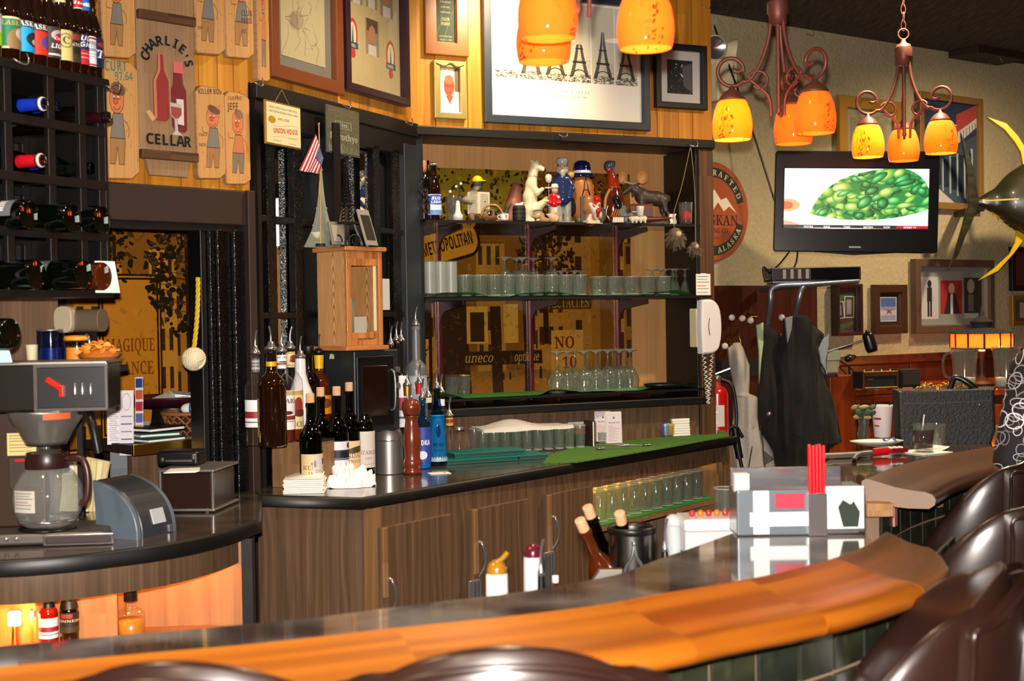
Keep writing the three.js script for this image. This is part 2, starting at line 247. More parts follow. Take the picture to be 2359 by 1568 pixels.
function sheet(parent,name,w,u0,u1,y0,y1,o,m,th=0.004){const g=new THREE.BoxGeometry(u1-u0,y1-y0,th);const s=M(parent,name,g,m);s.position.copy(w.pos((u0+u1)/2,(y0+y1)/2,o));s.rotation.y=w.ry;return s;}
// ---------- shelf niche in the back wall ----------
const DN=0.27,uN0=WB.uv(978,725)[0],uN1=WB.uv(1606,725)[0];
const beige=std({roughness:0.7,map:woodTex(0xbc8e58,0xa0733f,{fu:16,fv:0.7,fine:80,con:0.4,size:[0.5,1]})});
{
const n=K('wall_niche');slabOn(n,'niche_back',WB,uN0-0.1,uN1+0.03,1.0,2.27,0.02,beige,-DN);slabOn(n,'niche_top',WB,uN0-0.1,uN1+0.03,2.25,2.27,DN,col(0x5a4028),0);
slabOn(n,'jamb',WB,-0.02,uN0,0.95,2.245,0.3,mat.black,0.01,0.004);slabOn(n,'jamb',WB,uN1,uN1+0.012,0.95,2.245,DN,mat.black,0.0,0.003);
slabOn(n,'post',WB,uN1+0.012,WB.len,0,2.245,0.14,mat.postWood,0.015,0.004);
slabOn(n,'ledge',WB,uN0-0.03,uN1+0.02,1.095,1.13,DN+0.06,mat.black,0.05,0.006);slabOn(n,'backsplash',WB,-0.02,WB.len,0.9,1.096,0.05,mat.lam,0.0);
const mu=tag(M(scene,'mural',bx(1,1,1),std({map:muralB,roughness:0.22})),'sepia street mural board behind the glass shelves of the back bar','mural');
const ua=WB.uv(945,700,-DN)[0],ub=WB.uv(1452,700,-DN)[0];mu.geometry=new THREE.BoxGeometry(ub-ua,2.15-1.12,0.01);mu.position.copy(WB.pos((ua+ub)/2,(2.15+1.12)/2,-DN+0.006));mu.rotation.y=WB.ry;
}
// ---------- doorway at the left with a mural beyond ----------
{
const k=K('wall_recess');const o=-0.55;
slabOn(k,'recess_back',WD,-1.2,WD.len+0.5,0,2.2,0.04,col(0x3a2412),o);slabOn(k,'recess_end',new Wall([WD.pos(WD.len+0.42,0,-0.05).x,-WD.pos(WD.len+0.42,0,-0.05).z],[WD.pos(WD.len+0.42,0,o).x,-WD.pos(WD.len+0.42,0,o).z]),0,0.55,0,2.2,0.03,mat.black,0);
const ua=WD.uv(150,700,o)[0],ub=WD.uv(560,700,o)[0],mu=tag(M(scene,'mural',new THREE.BoxGeometry(ub-ua,0.98,0.01),std({map:muralD,roughness:0.25})),'orange-brown street mural with a tree seen through the doorway','mural');
mu.position.copy(WD.pos((ua+ub)/2,1.37,o+0.006));mu.rotation.y=WD.ry;
const c=K('door_1');const j=(a,b,y0,y1,th,oo,m=mat.blackGloss)=>slabOn(c,'door_casing',WD,WD.uv(a,800)[0],WD.uv(b,800)[0],y0,y1,th,m,oo,0.004);
j(466,480,0.9,1.8,0.08,0.0,mat.black);j(480,492,0.9,1.8,0.1,0.02);j(492,506,0.9,1.8,0.1,0.035);j(506,530,0.9,1.8,0.1,0.015);j(530,543,0.9,1.8,0.1,0.035);j(543,560,0.9,1.8,0.1,0.02);j(560,578,0.9,1.93,0.1,0.045,mat.dark);
}
// ---------- mirrored window wall ----------
{
const k=K('window_1'),m0=WA.uv(580,600)[0],m1=WA.uv(918,600)[0];
{const q3=new Wall([WA.pos(0.0,0,0.004).x,-WA.pos(0.0,0,0.004).z],[WA.pos(WA.len,0,-0.044).x,-WA.pos(WA.len,0,-0.044).z]);slabOn(k,'pane',q3,0.005,q3.len,0.95,2.2,0.006,mat.mirror,0.002);}
slabOn(k,'header',WA,0,WA.len,2.155,2.236,0.04,mat.black,0.03);slabOn(k,'jamb',WA,0,0.02,0.95,2.2,0.05,mat.black,0.035);
slabOn(k,'jamb',WA,WA.uv(918,550)[0],WA.len+0.02,0.95,2.2,0.07,col(0x2a3036,0.4),0.035,0.004);
for(const[a,b]of [[602,622],[665,685],[849,864],[893,910]])slabOn(k,'muntin',WA,WA.uv(a,600)[0],WA.uv(b,600)[0],0.95,2.17,0.03,mat.blackGloss,0.03,0.004);
for(const y of [1.845,1.52,1.2])slabOn(k,'glazing_bar',WA,0.02,WA.uv(918,550)[0],y-0.011,y+0.011,0.026,mat.black,0.026,0.004);
}
// ---------- back counter ----------
const CT=0.95,wsp=(p,y)=>new V3(p.x,y,p.z);
const L0=atY(588,1138,CT),L1=atY(832,1145,CT),L2=atY(1692,1004,CT),L3=WB.pos(WB.len-0.01,CT,0.02);
const FC=new Wall([L1.x+0.03,-L1.z+0.015],[L2.x+0.0,-L2.z+0.06]);
const FL=new Wall([L0.x,-L0.z+0.035],[L1.x+0.03,-L1.z+0.015]);
const topMat=phy({color:0xffffff,roughness:0.16,clearcoat:0.4,clearcoatRoughness:0.05,map:grainTex(512,512,(u,v)=>mix3([96,84,74],[58,50,44],noise(u*12,v*12,12)*0.6+noise(u*70,v*70,70)*0.4),[1.3,1.3])});
{
const pts=[L0,L1,L2,L3,WB.pos(0,CT,0.0),WA.pos(0.02,CT,0.01)];
const k=tag(new THREE.Group(),'dark laminate back counter top with a black edge under the bottles and glass shelves','counter');k.name=nm('back_counter_top');scene.add(k);
M(k,'surface',proj(ex(shp(pts.map((p)=>[p.x,-p.z])),0.03).rotateX(-PI/2).translate(0,CT-0.03,0)),topMat);
M(k,'edge_band',sweep([L0.clone().add(new V3(-0.05,-0.02,0)),wsp(L0,CT-0.02),wsp(L1,CT-0.02),wsp(L2,CT-0.02),wsp(L3,CT-0.02)].map((p)=>p),[[0,0.02],[0.012,0.014],[0.012,-0.016],[0,-0.02],[-0.02,-0.02],[-0.02,0.019]]),mat.black);
}
const CB=T('back_bar_cabinet','brown wood-grain laminate cabinet under the back counter with doors and a lit opening','cabinet',new V3());
const uo0=FC.uv(1366,1150)[0],uo1=FC.uv(1664,1100)[0],yoT=FC.uv(1520,1092)[1];
{
slabOn(CB,'side_panel',FL,0,FL.len,0,0.912,0.02,mat.lam);slabOn(CB,'corner_post',FC,-0.01,0.035,0,0.912,0.03,mat.lamWarm,0.004);
slabOn(CB,'front_panel',FC,0.03,uo0,0,0.912,0.02,mat.lam);slabOn(CB,'upper_rail',FC,uo0,FC.len,yoT,0.912,0.02,mat.lam);slabOn(CB,'end_stile',FC,uo1,FC.len,0,yoT,0.02,mat.lam);
slabOn(CB,'inner_back',FC,uo0-0.02,FC.len,0,0.912,0.02,mat.lamWarm,-0.34);slabOn(CB,'inner_side',FC,uo1-0.015,uo1,0,0.912,0.34,mat.lamWarm,-0.02);slabOn(CB,'inner_side',FC,uo0-0.02,uo0,0,0.912,0.34,mat.lamWarm,-0.02);
slabOn(CB,'shelf',FC,uo0,uo1-0.01,0.655,0.675,0.33,mat.lamWarm,-0.012);slabOn(CB,'end_panel',new Wall([FC.pos(FC.len,0).x,-FC.pos(FC.len,0).z],[L3.x,-L3.z]),0,0.6,0,0.912,0.02,mat.lam);
for(const[a,b,yt,ref]of [[868,1030,0.85,1250],[1078,1208,0.85,1200],[1250,1352,0.85,1180]]){
const ua=FC.uv(a,ref)[0],ub=FC.uv(b,ref)[0],d=slabOn(CB,'door',FC,ua,ub,0.12,yt,0.02,mat.lam,0.02,0.003);
const h=M(d,'edge_strip',bx(0.022,0.22,0.012,0.003),mat.lamWarm,[-(ub-ua)/2+0.008,(yt-0.12)/2-0.11,0.016]);tag(h,'pale wood strip');
}
}
// ---------- left counter with the coffee maker ----------
const LCpts=[[-260,1287],[-120,1289],[0,1289],[140,1280],[267,1266],[360,1254],[445,1239],[520,1220],[592,1195]].map(([x,y])=>atY(x,y,CT));
{
const c=new THREE.CatmullRomCurve3(LCpts),P=c.getPoints(40),k=T('left_counter_top','dark curved counter top with a black edge under the coffee maker','counter',new V3());
const endB=WD.pos(WD.len-0.02,CT,0.05),lb=WD.pos(-0.9,CT,0.0);
M(k,'surface',proj(ex(shp([...P,endB,lb].map((p)=>[p.x,-p.z])),0.03).rotateX(-PI/2).translate(0,CT-0.03,0)),topMat);
M(k,'edge_band',sweep([...P.map((p)=>wsp(p,CT-0.021)),wsp(endB,CT-0.021)],[[0,0.021],[0.012,0.015],[0.012,-0.017],[0,-0.021],[-0.02,-0.021],[-0.02,0.02]]),mat.black);
const b=T('left_cabinet','curved brown laminate cabinet with an orange-lit open shelf below the coffee counter','cabinet',new V3());
const inn=(o)=>P.map((p,i)=>{const t=P[Math.min(i+1,40)].clone().sub(P[Math.max(i-1,0)]).setY(0).normalize();return p.clone().addScaledVector(new V3(-t.z,0,t.x),-o);});
M(b,'fascia',sweep(inn(0.035).slice(0,40).map((p)=>wsp(p,0.873)),[[0,0.038],[0,-0.038],[-0.02,-0.038],[-0.02,0.038]]),mat.lam);
const lamIn=std({roughness:0.5,map:woodTex(0xb07c48,0x8c5c30,{fu:30,fv:1,fine:150,con:0.4,size:[0.8,0.9]})});
M(b,'inner_back',sweep(inn(0.33).slice(0,37).map((p)=>wsp(p,0.62)),[[0,0.29],[0,-0.3],[-0.02,-0.3],[-0.02,0.29]]),lamIn);
const e=P[39].clone(),e2=inn(0.33)[36];M(b,'end_stile',bar([e.x-0.01,0.46,e.z],[e.x-0.01,0.905,e.z],0.04,0.03),mat.black);M(b,'end_panel',bar([e.x-0.02,0.62,e.z-0.01],[e2.x,0.62,e2.z],0.02,0.56),lamIn);
M(b,'shelf',sweep(inn(0.17).slice(0,39).map((p)=>wsp(p,0.655)),[[0.13,0.01],[0.13,-0.01],[-0.18,-0.01],[-0.18,0.01]]),lamIn);
{const a=atD(178,1440,3.385),c2=atD(272,1440,3.4);M(b,'divider',bar([a.x,0.748,a.z],[c2.x,0.748,c2.z],0.018,0.164),lamIn);}
M(b,'lower_panel',sweep(inn(0.04).slice(0,40).map((p)=>wsp(p,0.32)),[[0,0.325],[0,-0.32],[-0.02,-0.32],[-0.02,0.325]]),mat.lam);
}
// ---------- the bar ----------
const RAILH=1.07,BT=1.035;
const crest=[[-420,1573],[-200,1557],[0,1539],[297,1511],[593,1485],[800,1462],[919,1448],[1156,1424],[1393,1394],[1500,1374],[1707,1339],[1805,1319],[1935,1283],[2000,1256],[2042,1226]].map(([x,y])=>atY(x,y,RAILH));
const inner=[[-420,1516],[-200,1502],[0,1487],[297,1461],[593,1435],[800,1412],[919,1397],[1067,1379],[1215,1361],[1364,1335],[1433,1320],[1511,1290],[1576,1268],[1700,1224],[1800,1192],[1890,1168]].map(([x,y])=>atY(x,y,BT));
const farCrest=[[1997,1104],[2069,1074],[2162,1051],[2286,1029],[2400,1012],[2560,992]].map(([x,y])=>atY(x,y,RAILH));
const railProf=[[0,0.002],[-0.012,-0.004],[-0.014,-0.05],[0,-0.062],[0.1,-0.068],[0.15,-0.066],[0.163,-0.056],[0.166,-0.042],[0.158,-0.03],[0.14,-0.024],[0.11,-0.022],[0.07,-0.016],[0.03,-0.005]];
const barTop=phy({roughness:0.1,clearcoat:0.7,clearcoatRoughness:0.04,map:grainTex(512,512,(u,v)=>{const q=noise(u*8+noise(u*5,v*5,5)*2,v*8,8),r=noise(u*30,v*30,30);return mix3([128,120,114],[66,54,50],cl(q*1.5-0.35+r*0.3));},[1.4,1.4])});
const farTop=phy({roughness:0.1,clearcoat:0.7,clearcoatRoughness:0.04,map:grainTex(256,256,(u,v)=>mix3([92,62,46],[54,32,22],noise(u*20,v*20,20)),[1,1])});
const tileM=[0,1,2].map((i)=>std({roughness:0.3,map:grainTex(128,128,(u,v)=>mix3([40+i*5,44+i*4,34],[18,22,18],noise(u*6+noise(u*9,v*3,3)*2,v*14,14)),[3+i,3])}));
const pinkTile=col(0xb9806a,0.5),grout=col(0x7a6250,0.9);
const offPath=(P,o)=>P.map((p,i)=>{const t=P[Math.min(i+1,P.length-1)].clone().sub(P[Math.max(i-1,0)]).setY(0).normalize();return p.clone().addScaledVector(new V3(-t.z,0,t.x),o);});
function tiledFront(parent,path,len0,len1,yTop,skip,pinks){
let s=0;const cum=[0];for(let i=1;i<path.length;i++)cum.push(s+=path[i].distanceTo(path[i-1]));const at=(d)=>{let i=1;while(i<path.length-1&&cum[i]<d)i++;const t=(d-cum[i-1])/(cum[i]-cum[i-1]);return path[i-1].clone().lerp(path[i],t);};
const tw=0.098,geo=bx(tw-0.007,tw-0.007,0.008,0.002);let c=0;
for(let d=len0;d<len1;d+=tw,c++)for(let r=0;r<6;r++){
const a=at(d),b=at(d+tw),m=M(parent,'tile',geo,tileM[(c*7+r*3)%3]);m.position.copy(a.add(b).multiplyScalar(0.5));m.position.y=yTop-tw*(r+0.5);const t=at(d+tw).sub(at(d));m.rotation.y=Math.atan2(-t.z,t.x);
if(pinks(c,r)){const q=M(m,'pink_inlay',bx(0.03,0.06,0.006,0.001),pinkTile,[-0.02,0.012,0.006]);tag(q,'pink inlay piece');}
}
}
{
const P=new THREE.CatmullRomCurve3(crest).getPoints(80),I=new THREE.CatmullRomCurve3(inner).getPoints(50);
const k=T('bar_counter','near bar with glossy grey marbled top, orange varnished arm rail and dark tiled front','bar counter',new V3());const n=4,cut=[0,34,58,68,80];
for(let i=0;i<n;i++)M(k,'rail_section',swapUV(sweep(P.slice(cut[i],cut[i+1]+1),railProf,true,true,undefined,i===3?(t)=>1-0.42*t*t:undefined),i*0.37),i>2?mat.railWorn:mat.rail);
const Pin=offPath(P,0).map((p)=>wsp(p,BT));M(k,'top_surface',proj(ex(shp([...Pin,...I.slice().reverse()].map((p)=>[p.x,-p.z])),0.035).rotateX(-PI/2).translate(0,BT-0.035,0)),barTop);
const f=k,base=offPath(P,0.055);
M(f,'core',sweep(base.slice(0,76).map((p)=>wsp(p,0.5)),[[0,0.5],[0,-0.5],[-0.06,-0.5],[-0.06,0.5]]),grout);
tiledFront(f,offPath(P,0.058),0.75,2.36,1.0,0,(c,r)=>c%5===2&&r===1);
const Q=new THREE.CatmullRomCurve3(farCrest).getPoints(40);
const k2=T('bar_counter','far bar with brown arm rail ending in a pale cut end and green tiled front','bar counter',new V3());M(k2,'rail_section',swapUV(sweep(Q,railProf.map(([a,b])=>[a*1.05,b]))),mat.railDark);
{const c=M(k2,'cut_end',ex(shp(railProf.map(([a,b])=>[a*1.05,b])),0.004),col(0x8c7768,0.7));const d0=Q[1].clone().sub(Q[0]).setY(0).normalize();c.position.copy(Q[0]).addScaledVector(d0,-0.004);c.rotation.y=Math.atan2(-d0.x,-d0.z)+PI;c.scale.x=-1;c.geometry=c.geometry.clone().scale(-1,1,1);c.geometry.setIndex([...Array(c.geometry.attributes.position.count).keys()].reverse());c.scale.x=1;c.rotation.y=Math.atan2(d0.x,d0.z);c.geometry.computeVertexNormals();}
const inn2=[[1880,1098],[1905,1062],[2020,1025],[2150,998],[2300,978],[2480,958]].map(([x,y])=>atY(x,y,BT));M(k2,'top_surface',proj(ex(shp([...Q.map((p)=>wsp(p,BT)),...inn2.reverse()].map((p)=>[p.x,-p.z])),0.035).rotateX(-PI/2).translate(0,BT-0.035,0)),farTop);
const f2=k2,b2=offPath(Q,0.03);
M(f2,'core',sweep(b2.map((p)=>wsp(p,0.5)),[[0,0.5],[0,-0.5],[-0.3,-0.5],[-0.3,0.5]]),grout);tiledFront(f2,offPath(Q,0.034),0.0,1.2,1.0,0,(c,r)=>c%4===1&&r===0);
const s=M(f2,'bracket_block',bx(0.07,0.035,0.05,0.004),mat.carve);s.position.copy(atD(2022,1172,3.32));tag(s,'pale wooden block under the rail end');
}
// ---------- other lamps of the room, above and behind the view ----------
function downlight(label,x,z,I,ang,tx,ty,tz,c=0xffe2b8){
const g=T('ceiling_downlight',label,'ceiling light',new V3(x,CEIL,z),0,'round ceiling downlights');M(g,'trim_ring',new THREE.TorusGeometry(0.075,0.012,8,28).rotateX(PI/2),mat.brass,[0,-0.004,0]);M(g,'glowing_lens',cy(0.066,0.066,0.006,24),std({color:0xfff0d8,emissive:new THREE.Color(c),emissiveIntensity:5}),[0,-0.014,0]);
const l=new THREE.SpotLight(c,I,0,ang,0.6,2);l.position.set(0,-0.03,0);l.target.position.set(tx-x,ty-CEIL,tz-z);l.castShadow=true;l.shadow.radius=3;l.name='lamp';g.add(l,l.target);return g;
}
{const p=WB.pos(WB.uv(1135,60)[0],0,0.5),t=WB.pos(WB.uv(1150,40)[0],2.6,0);downlight('ceiling downlight over the tower poster',p.x,p.z,11,0.7,t.x,t.y,t.z);}
{const p=WA.pos(WA.len*0.35,0,0.8),t=WA.pos(WA.len*0.5,1.6,0);downlight('ceiling downlight over the mirrored window',p.x,p.z,7,0.9,t.x,t.y,t.z);}
downlight('ceiling downlight over the middle of the near bar',0.1,-3.1,5,1.2,0.1,0,-3.3);downlight('ceiling downlight over the far bar',1.6,-4.9,18,1.25,1.7,0,-5.6);downlight('ceiling downlight over the left end of the near bar',-1.3,-2.3,8,1.2,-1.3,0,-2.4);downlight('ceiling downlight near the far right wall',3.0,-6.3,18,1.25,2.8,0.4,-7.2);
downlight('ceiling downlight behind the bar stools',1.2,-0.6,3,1.2,1.2,0,-0.6);downlight('ceiling downlight at the left behind the viewer',-1.2,0.6,8,1.2,-1.2,0,0.6);downlight('ceiling downlight at the right behind the viewer',1.2,1.8,8,1.2,1.2,0,1.8);downlight('ceiling downlight far behind the viewer',-0.6,3.2,8,1.2,-0.6,0,3.2);
// ---------- things hung on the walls ----------
const capUV=(g,w,h,cell=[0,0,1,1])=>{
const p=g.attributes.position,n=g.attributes.normal,u=g.attributes.uv;
for(let i=0;i<p.count;i++)if(Math.abs(n.getZ(i))>0.9)u.setXY(i,cell[0]+(p.getX(i)/w+0.5)*cell[2],cell[1]+(p.getY(i)/h+0.5)*cell[3]);
return g;
};
const rectOn=(w,[x0,y0,x1,y1],o=0)=>{const xm=(x0+x1)/2,ym=(y0+y1)/2,a=w.uv(x0,ym,o)[0],b=w.uv(x1,ym,o)[0],t=w.uv(xm,y0,o)[1],s=w.uv(xm,y1,o)[1];return{u:(a+b)/2,y:(t+s)/2,w:b-a,h:t-s};};
function pic(name,label,cat,w,box,{fw=0.025,fm=mat.black,depth=0.022,art,mw=0,mm=mat.cream,lip,o=0.013,gl=true,group}={}){
const r=rectOn(w,box,o+depth),g=T(name,label,cat,w.pos(r.u,r.y,o),w.ry,group);
const s=shp([[-r.w/2,-r.h/2],[r.w/2,-r.h/2],[r.w/2,r.h/2],[-r.w/2,r.h/2]]),q=new THREE.Path();const a=r.w/2-fw,b=r.h/2-fw;
q.moveTo(-a,-b);q.lineTo(-a,b);q.lineTo(a,b);q.lineTo(a,-b);s.holes.push(q);const bev=Math.min(0.004,fw/3);
M(g,'frame',ex(s,depth-bev*2,bev,2).translate(0,0,bev),fm);
if(lip){const s2=shp([[-a,-b],[a,-b],[a,b],[-a,b]]),q2=new THREE.Path(),c=a-lip[0],d=b-lip[0];q2.moveTo(-c,-d);q2.lineTo(-c,d);q2.lineTo(c,d);q2.lineTo(c,-d);s2.holes.push(q2);M(g,'inner_frame',ex(s2,depth*0.6,0),lip[1]);}
if(mw)M(g,'mount',new THREE.BoxGeometry(a*2,b*2,0.004),mm,[0,0,0.006]);
if(art)M(g,'print',new THREE.BoxGeometry(a*2-mw*2,b*2-mw*2,0.003),std({map:art,roughness:0.65}),[0,0,mw?0.0085:0.007]);
if(gl)M(g,'glass_pane',new THREE.PlaneGeometry(a*2,b*2),mat.glass,[0,0,depth*0.6]);
g.userData.box=[r.w,r.h,a,b];return g;
}
const R=(seed)=>{let s=seed;return(a=0,b=1)=>{s=(s*16807)%2147483647;return a+(b-a)*s/2147483647;};};
const doodle=(g,x,y,w,h,seed,lines)=>{
const r=R(seed);g.save();g.translate(x,y);g.beginPath();g.rect(0,0,w,h);g.clip();g.fillStyle='#c08f52';g.fillRect(0,0,w,h);
for(let i=0;i<60;i++){g.strokeStyle=`rgba(120,74,34,${r(0.06, 0.2)})`;g.lineWidth=r(1,4);const X=r(0,w);g.beginPath();g.moveTo(X,0);g.bezierCurveTo(X+r(-12,12),h*0.3,X+r(-12,12),h*0.6,X+r(-8,8),h);g.stroke();}
g.strokeStyle='#3a2010';g.lineWidth=3;const cx=w*r(0.42,0.58),hy=h*0.33,hw=w*r(0.17,0.23),hh=h*r(0.11,0.14);
g.fillStyle='rgba(205,96,60,0.6)';g.beginPath();g.ellipse(cx,hy,hw,hh,0,0,7);g.fill();g.stroke();
g.globalAlpha=0.6;g.fillStyle=['#4a3220','#6b5a4a','#3a2a20'][seed%3];g.beginPath();g.ellipse(cx+hw*0.25,hy-hh*0.75,hw*r(0.7,1.1),hh*r(0.3,0.6),0.2,0,7);g.fill();g.lineWidth=2;for(let i=0;i<22;i++){const X=cx+hw*r(-0.7,1.2),Y=hy-hh*r(0.4,1.2);g.beginPath();g.moveTo(X,Y);g.quadraticCurveTo(X+10,Y-6,X+r(4,22),Y+r(4,20));g.stroke();}g.globalAlpha=0.78;g.lineWidth=3.5;
g.fillStyle='#f0e6d0';for(const e of [-0.35,0.25]){g.beginPath();g.ellipse(cx+hw*e,hy-hh*0.15,hw*0.19,hh*0.15,0,0,7);g.fill();g.stroke();g.fillStyle='#20140c';g.fillRect(cx+hw*e-3,hy-hh*0.17,7,8);g.fillStyle='#f0e6d0';}
g.fillStyle='#c4482e';g.beginPath();g.ellipse(cx-hw*0.15,hy+hh*0.15,hw*0.3,hh*0.2,0,0,7);g.fill();g.stroke();g.beginPath();g.arc(cx,hy+hh*0.35,hw*0.5,0.2,2.6);g.stroke();
g.fillStyle=['rgba(176,74,44,0.55)','rgba(230,205,170,0.7)','rgba(60,88,120,0.7)'][(seed>>2)%3];g.beginPath();g.moveTo(cx-hw*0.5,hy+hh);g.lineTo(cx+hw*0.8,hy+hh);g.lineTo(cx+hw*1.1,h*0.66);g.lineTo(cx-hw,h*0.66);g.closePath();g.fill();g.stroke();
g.fillStyle=['rgba(50,50,60,0.5)','rgba(44,66,92,0.6)','rgba(70,50,34,0.4)'][seed%3];g.beginPath();g.moveTo(cx-hw,h*0.66);g.lineTo(cx+hw*1.1,h*0.66);g.lineTo(cx+hw*0.9,h*0.88);g.lineTo(cx+hw*0.2,h*0.88);g.lineTo(cx,h*0.74);g.lineTo(cx-hw*0.4,h*0.88);g.lineTo(cx-hw*1.1,h*0.88);g.closePath();g.fill();g.stroke();
g.beginPath();g.moveTo(cx+hw,h*0.5);g.quadraticCurveTo(cx+hw*2,h*0.56,cx+hw*1.5,h*0.65);g.moveTo(cx-hw*0.8,h*0.5);g.quadraticCurveTo(cx-hw*2,h*0.52,cx-hw*1.6,h*0.44);g.stroke();
for(let i=0;i<14;i++){g.lineWidth=2;g.beginPath();const X=r(0,w),Y=r(h*0.2,h);g.moveTo(X,Y);g.lineTo(X+r(-16,16),Y+r(-16,16));g.stroke();}
g.fillStyle='#2c180c';for(const[t,lx,ly,sz,c]of lines){g.save();g.fillStyle=c||'#2c180c';g.translate(lx*w,ly*h);g.rotate(-0.06);g.font=`bold ${sz}px sans-serif`;g.fillText(t,0,0,w*(1-lx)-8);g.restore();}g.restore();
};
const plaqueTex=tex(2048,512,(g)=>{
doodle(g,0,0,256,512,11,[['NEVER',.08,.3,26],['SAY',.08,.36,26]]);doodle(g,256,0,256,512,23,[['CURT',.12,.1,62,'#2d6a6c'],['97.64',.4,.17,50,'#2d6a6c'],['EVER',.02,.55,26]]);
doodle(g,512,0,256,512,35,[['1997',.06,.78,22]]);doodle(g,768,0,256,512,47,[['CLUB',.58,.6,40],['PARIS',.56,.67,38],['EST.',.6,.76,24]]);
doodle(g,1024,0,256,512,59,[['KILLER BOB',.06,.09,40],['COACH',.05,.55,24],['SMILE',.05,.66,24]]);doodle(g,1280,0,256,512,61,[['CLUB PARIS',.14,.09,26],['JEFF',.12,.2,56]]);
doodle(g,1536,0,256,512,73,[['OK',.1,.1,30]]);doodle(g,1792,0,256,512,89,[['HO',.1,.1,30]]);
});
const plaqueMat=std({map:plaqueTex,roughness:0.6});
function plaque(w,box,cell,label,o=0.014,th=0.02){
const r=rectOn(w,box,o+th),g=T('carved_plaque',label,'plaque',w.pos(r.u,r.y,o),w.ry,'caricature plaques on the boarded wall'),c=Math.min(r.w*0.2,0.03);
const s=shp([[-r.w/2+0.004,-r.h/2+c*0.3],[-r.w/2+c*0.5,-r.h/2],[r.w/2-c,-r.h/2+0.004],[r.w/2,-r.h/2+c],[r.w/2,r.h/2-c],[r.w/2-c*0.8,r.h/2-0.003],[-r.w/2+c,r.h/2],[-r.w/2,r.h/2-c]]);
M(g,'board',capUV(ex(s,th,0.003,1),r.w,r.h,[cell/8,0,1/8,1]),[plaqueMat,mat.carve]);M(g,'nail',lt([[0.003,0],[0.003,0.002],[0,0.003]],8).rotateX(PI/2),mat.brass,[0,r.h/2-0.012,th+0.003]);return g;
}
plaque(WD,[233,-90,309,132],0,'wooden caricature plaque at upper left above the Curt plaque');
plaque(WD,[231,140,317,411],1,'wooden caricature plaque lettered CURT in teal beside the wine rack',0.014,0.024);
plaque(WD,[448,-110,515,124],2,'wooden caricature plaque of a man in blue trousers, right of the cellar sign',0.014,0.03);
plaque(WD,[517,-110,581,133],3,'wooden caricature plaque lettered CLUB PARIS at its right side');
plaque(WD,[453,201,516,411],4,'wooden caricature plaque lettered KILLER BOB across the top',0.014,0.03);
plaque(WD,[518,214,574,424],5,'wooden caricature plaque lettered JEFF next to the dark window frame');
plaque(WA,[591,-90,618,186],6,'narrow wooden caricature plaque left of the framed sketch',0.014,0.02);
const font=await new FontLoader().loadAsync('fonts/droid/droid_sans_bold.typeface.json');
const txt=(s,size,depth=0.003)=>{const g=new TextGeometry(s,{font,size,depth,curveSegments:3,bevelEnabled:false});g.computeBoundingBox();const b=g.boundingBox;return g.translate(-(b.min.x+b.max.x)/2,-(b.min.y+b.max.y)/2,0);};
{
const r=rectOn(WD,[316,-60,447,410],0.03),g=T('wine_sign',"wooden sign with two inlaid wine bottles lettered CHARLIE'S CELLAR",'sign',WD.pos(r.u,r.y,0.014),WD.ry),k=r.w/131,q=(x,y)=>[(x-381.5)*k,(175-y)*r.h/470];
M(g,'board',proj(ex([[316,-60],[447,-60],[447,350],[432,372],[425,404],[341,404],[334,372],[318,350]].map(([x,y])=>q(x,y)).reverse(),0.016,0.002)),std({roughness:0.6,map:woodTex(0x9a7a58,0x785a3c,{fu:5,fv:0.6,fine:50,con:0.5,size:[0.2,0.5]})}));
for(const y of [43,359]){const[,Y]=q(381,y);M(g,'cross_bar',bxr(r.w*1.0,0.028,0.022,0.003),mat.postWood,[0,Y,0.026]);}
const flat=(n,pts,c,z=0.02)=>M(g,n,ex(pts.map(([x,y])=>q(x,y)).reverse(),0.004),col(c,0.5),[0,0,z]);
flat('left_bottle',[[361,128],[372,128],[374,165],[384,188],[384,272],[378,280],[356,280],[350,272],[349,190],[359,165]],0x8a2c2c);flat('left_bottle_light',[[361,128],[365,128],[365,165],[355,190],[356,276],[350,272],[349,190],[359,165]],0xb8724e,0.0215);flat('bottle_top',[[396,140],[417,140],[417,166],[396,166]],0xc8605c,0.0212);
flat('right_bottle',[[397,166],[416,166],[418,190],[425,206],[426,296],[420,302],[402,300],[392,290],[391,205],[396,190]],0x6c1f22,0.0185);flat('paper_label',[[401,226],[417,226],[417,286],[403,284]],0xc9c0b4,0.0225);
flat('wine_glass',[[385,236],[411,238],[411,262],[404,273],[400,275],[402,300],[412,310],[388,310],[396,300],[395,274],[387,266],[385,258]],0xb4aca4,0.0245);flat('wine',[[386,245],[410,247],[410,262],[403,271],[396,272],[387,264]],0x94403a,0.0265);flat('cork',[[331,262],[340,258],[354,276],[345,283]],0xc49a62);
const lets=(s,f,n)=>[...s].forEach((ch,i)=>{if(ch===' ')return;const[x,y,a,sz]=f(i,s.length),gg=txt(ch,sz,0.007);const m=M(g,'letter',gg,[mat.black,col(0x8a7a66,0.6)],[...q(x,y),0.02]);m.rotation.z=a;});
lets("CHARLIE'S",(i,n)=>{const t=PI*(0.98-0.98*i/(n-1));return [381+Math.cos(t)*50,140-Math.sin(t)*45,(t-PI/2)*0.8,0.03];});
lets('CELLAR',(i)=>[338+i*17.4,323,0,0.033]);
}
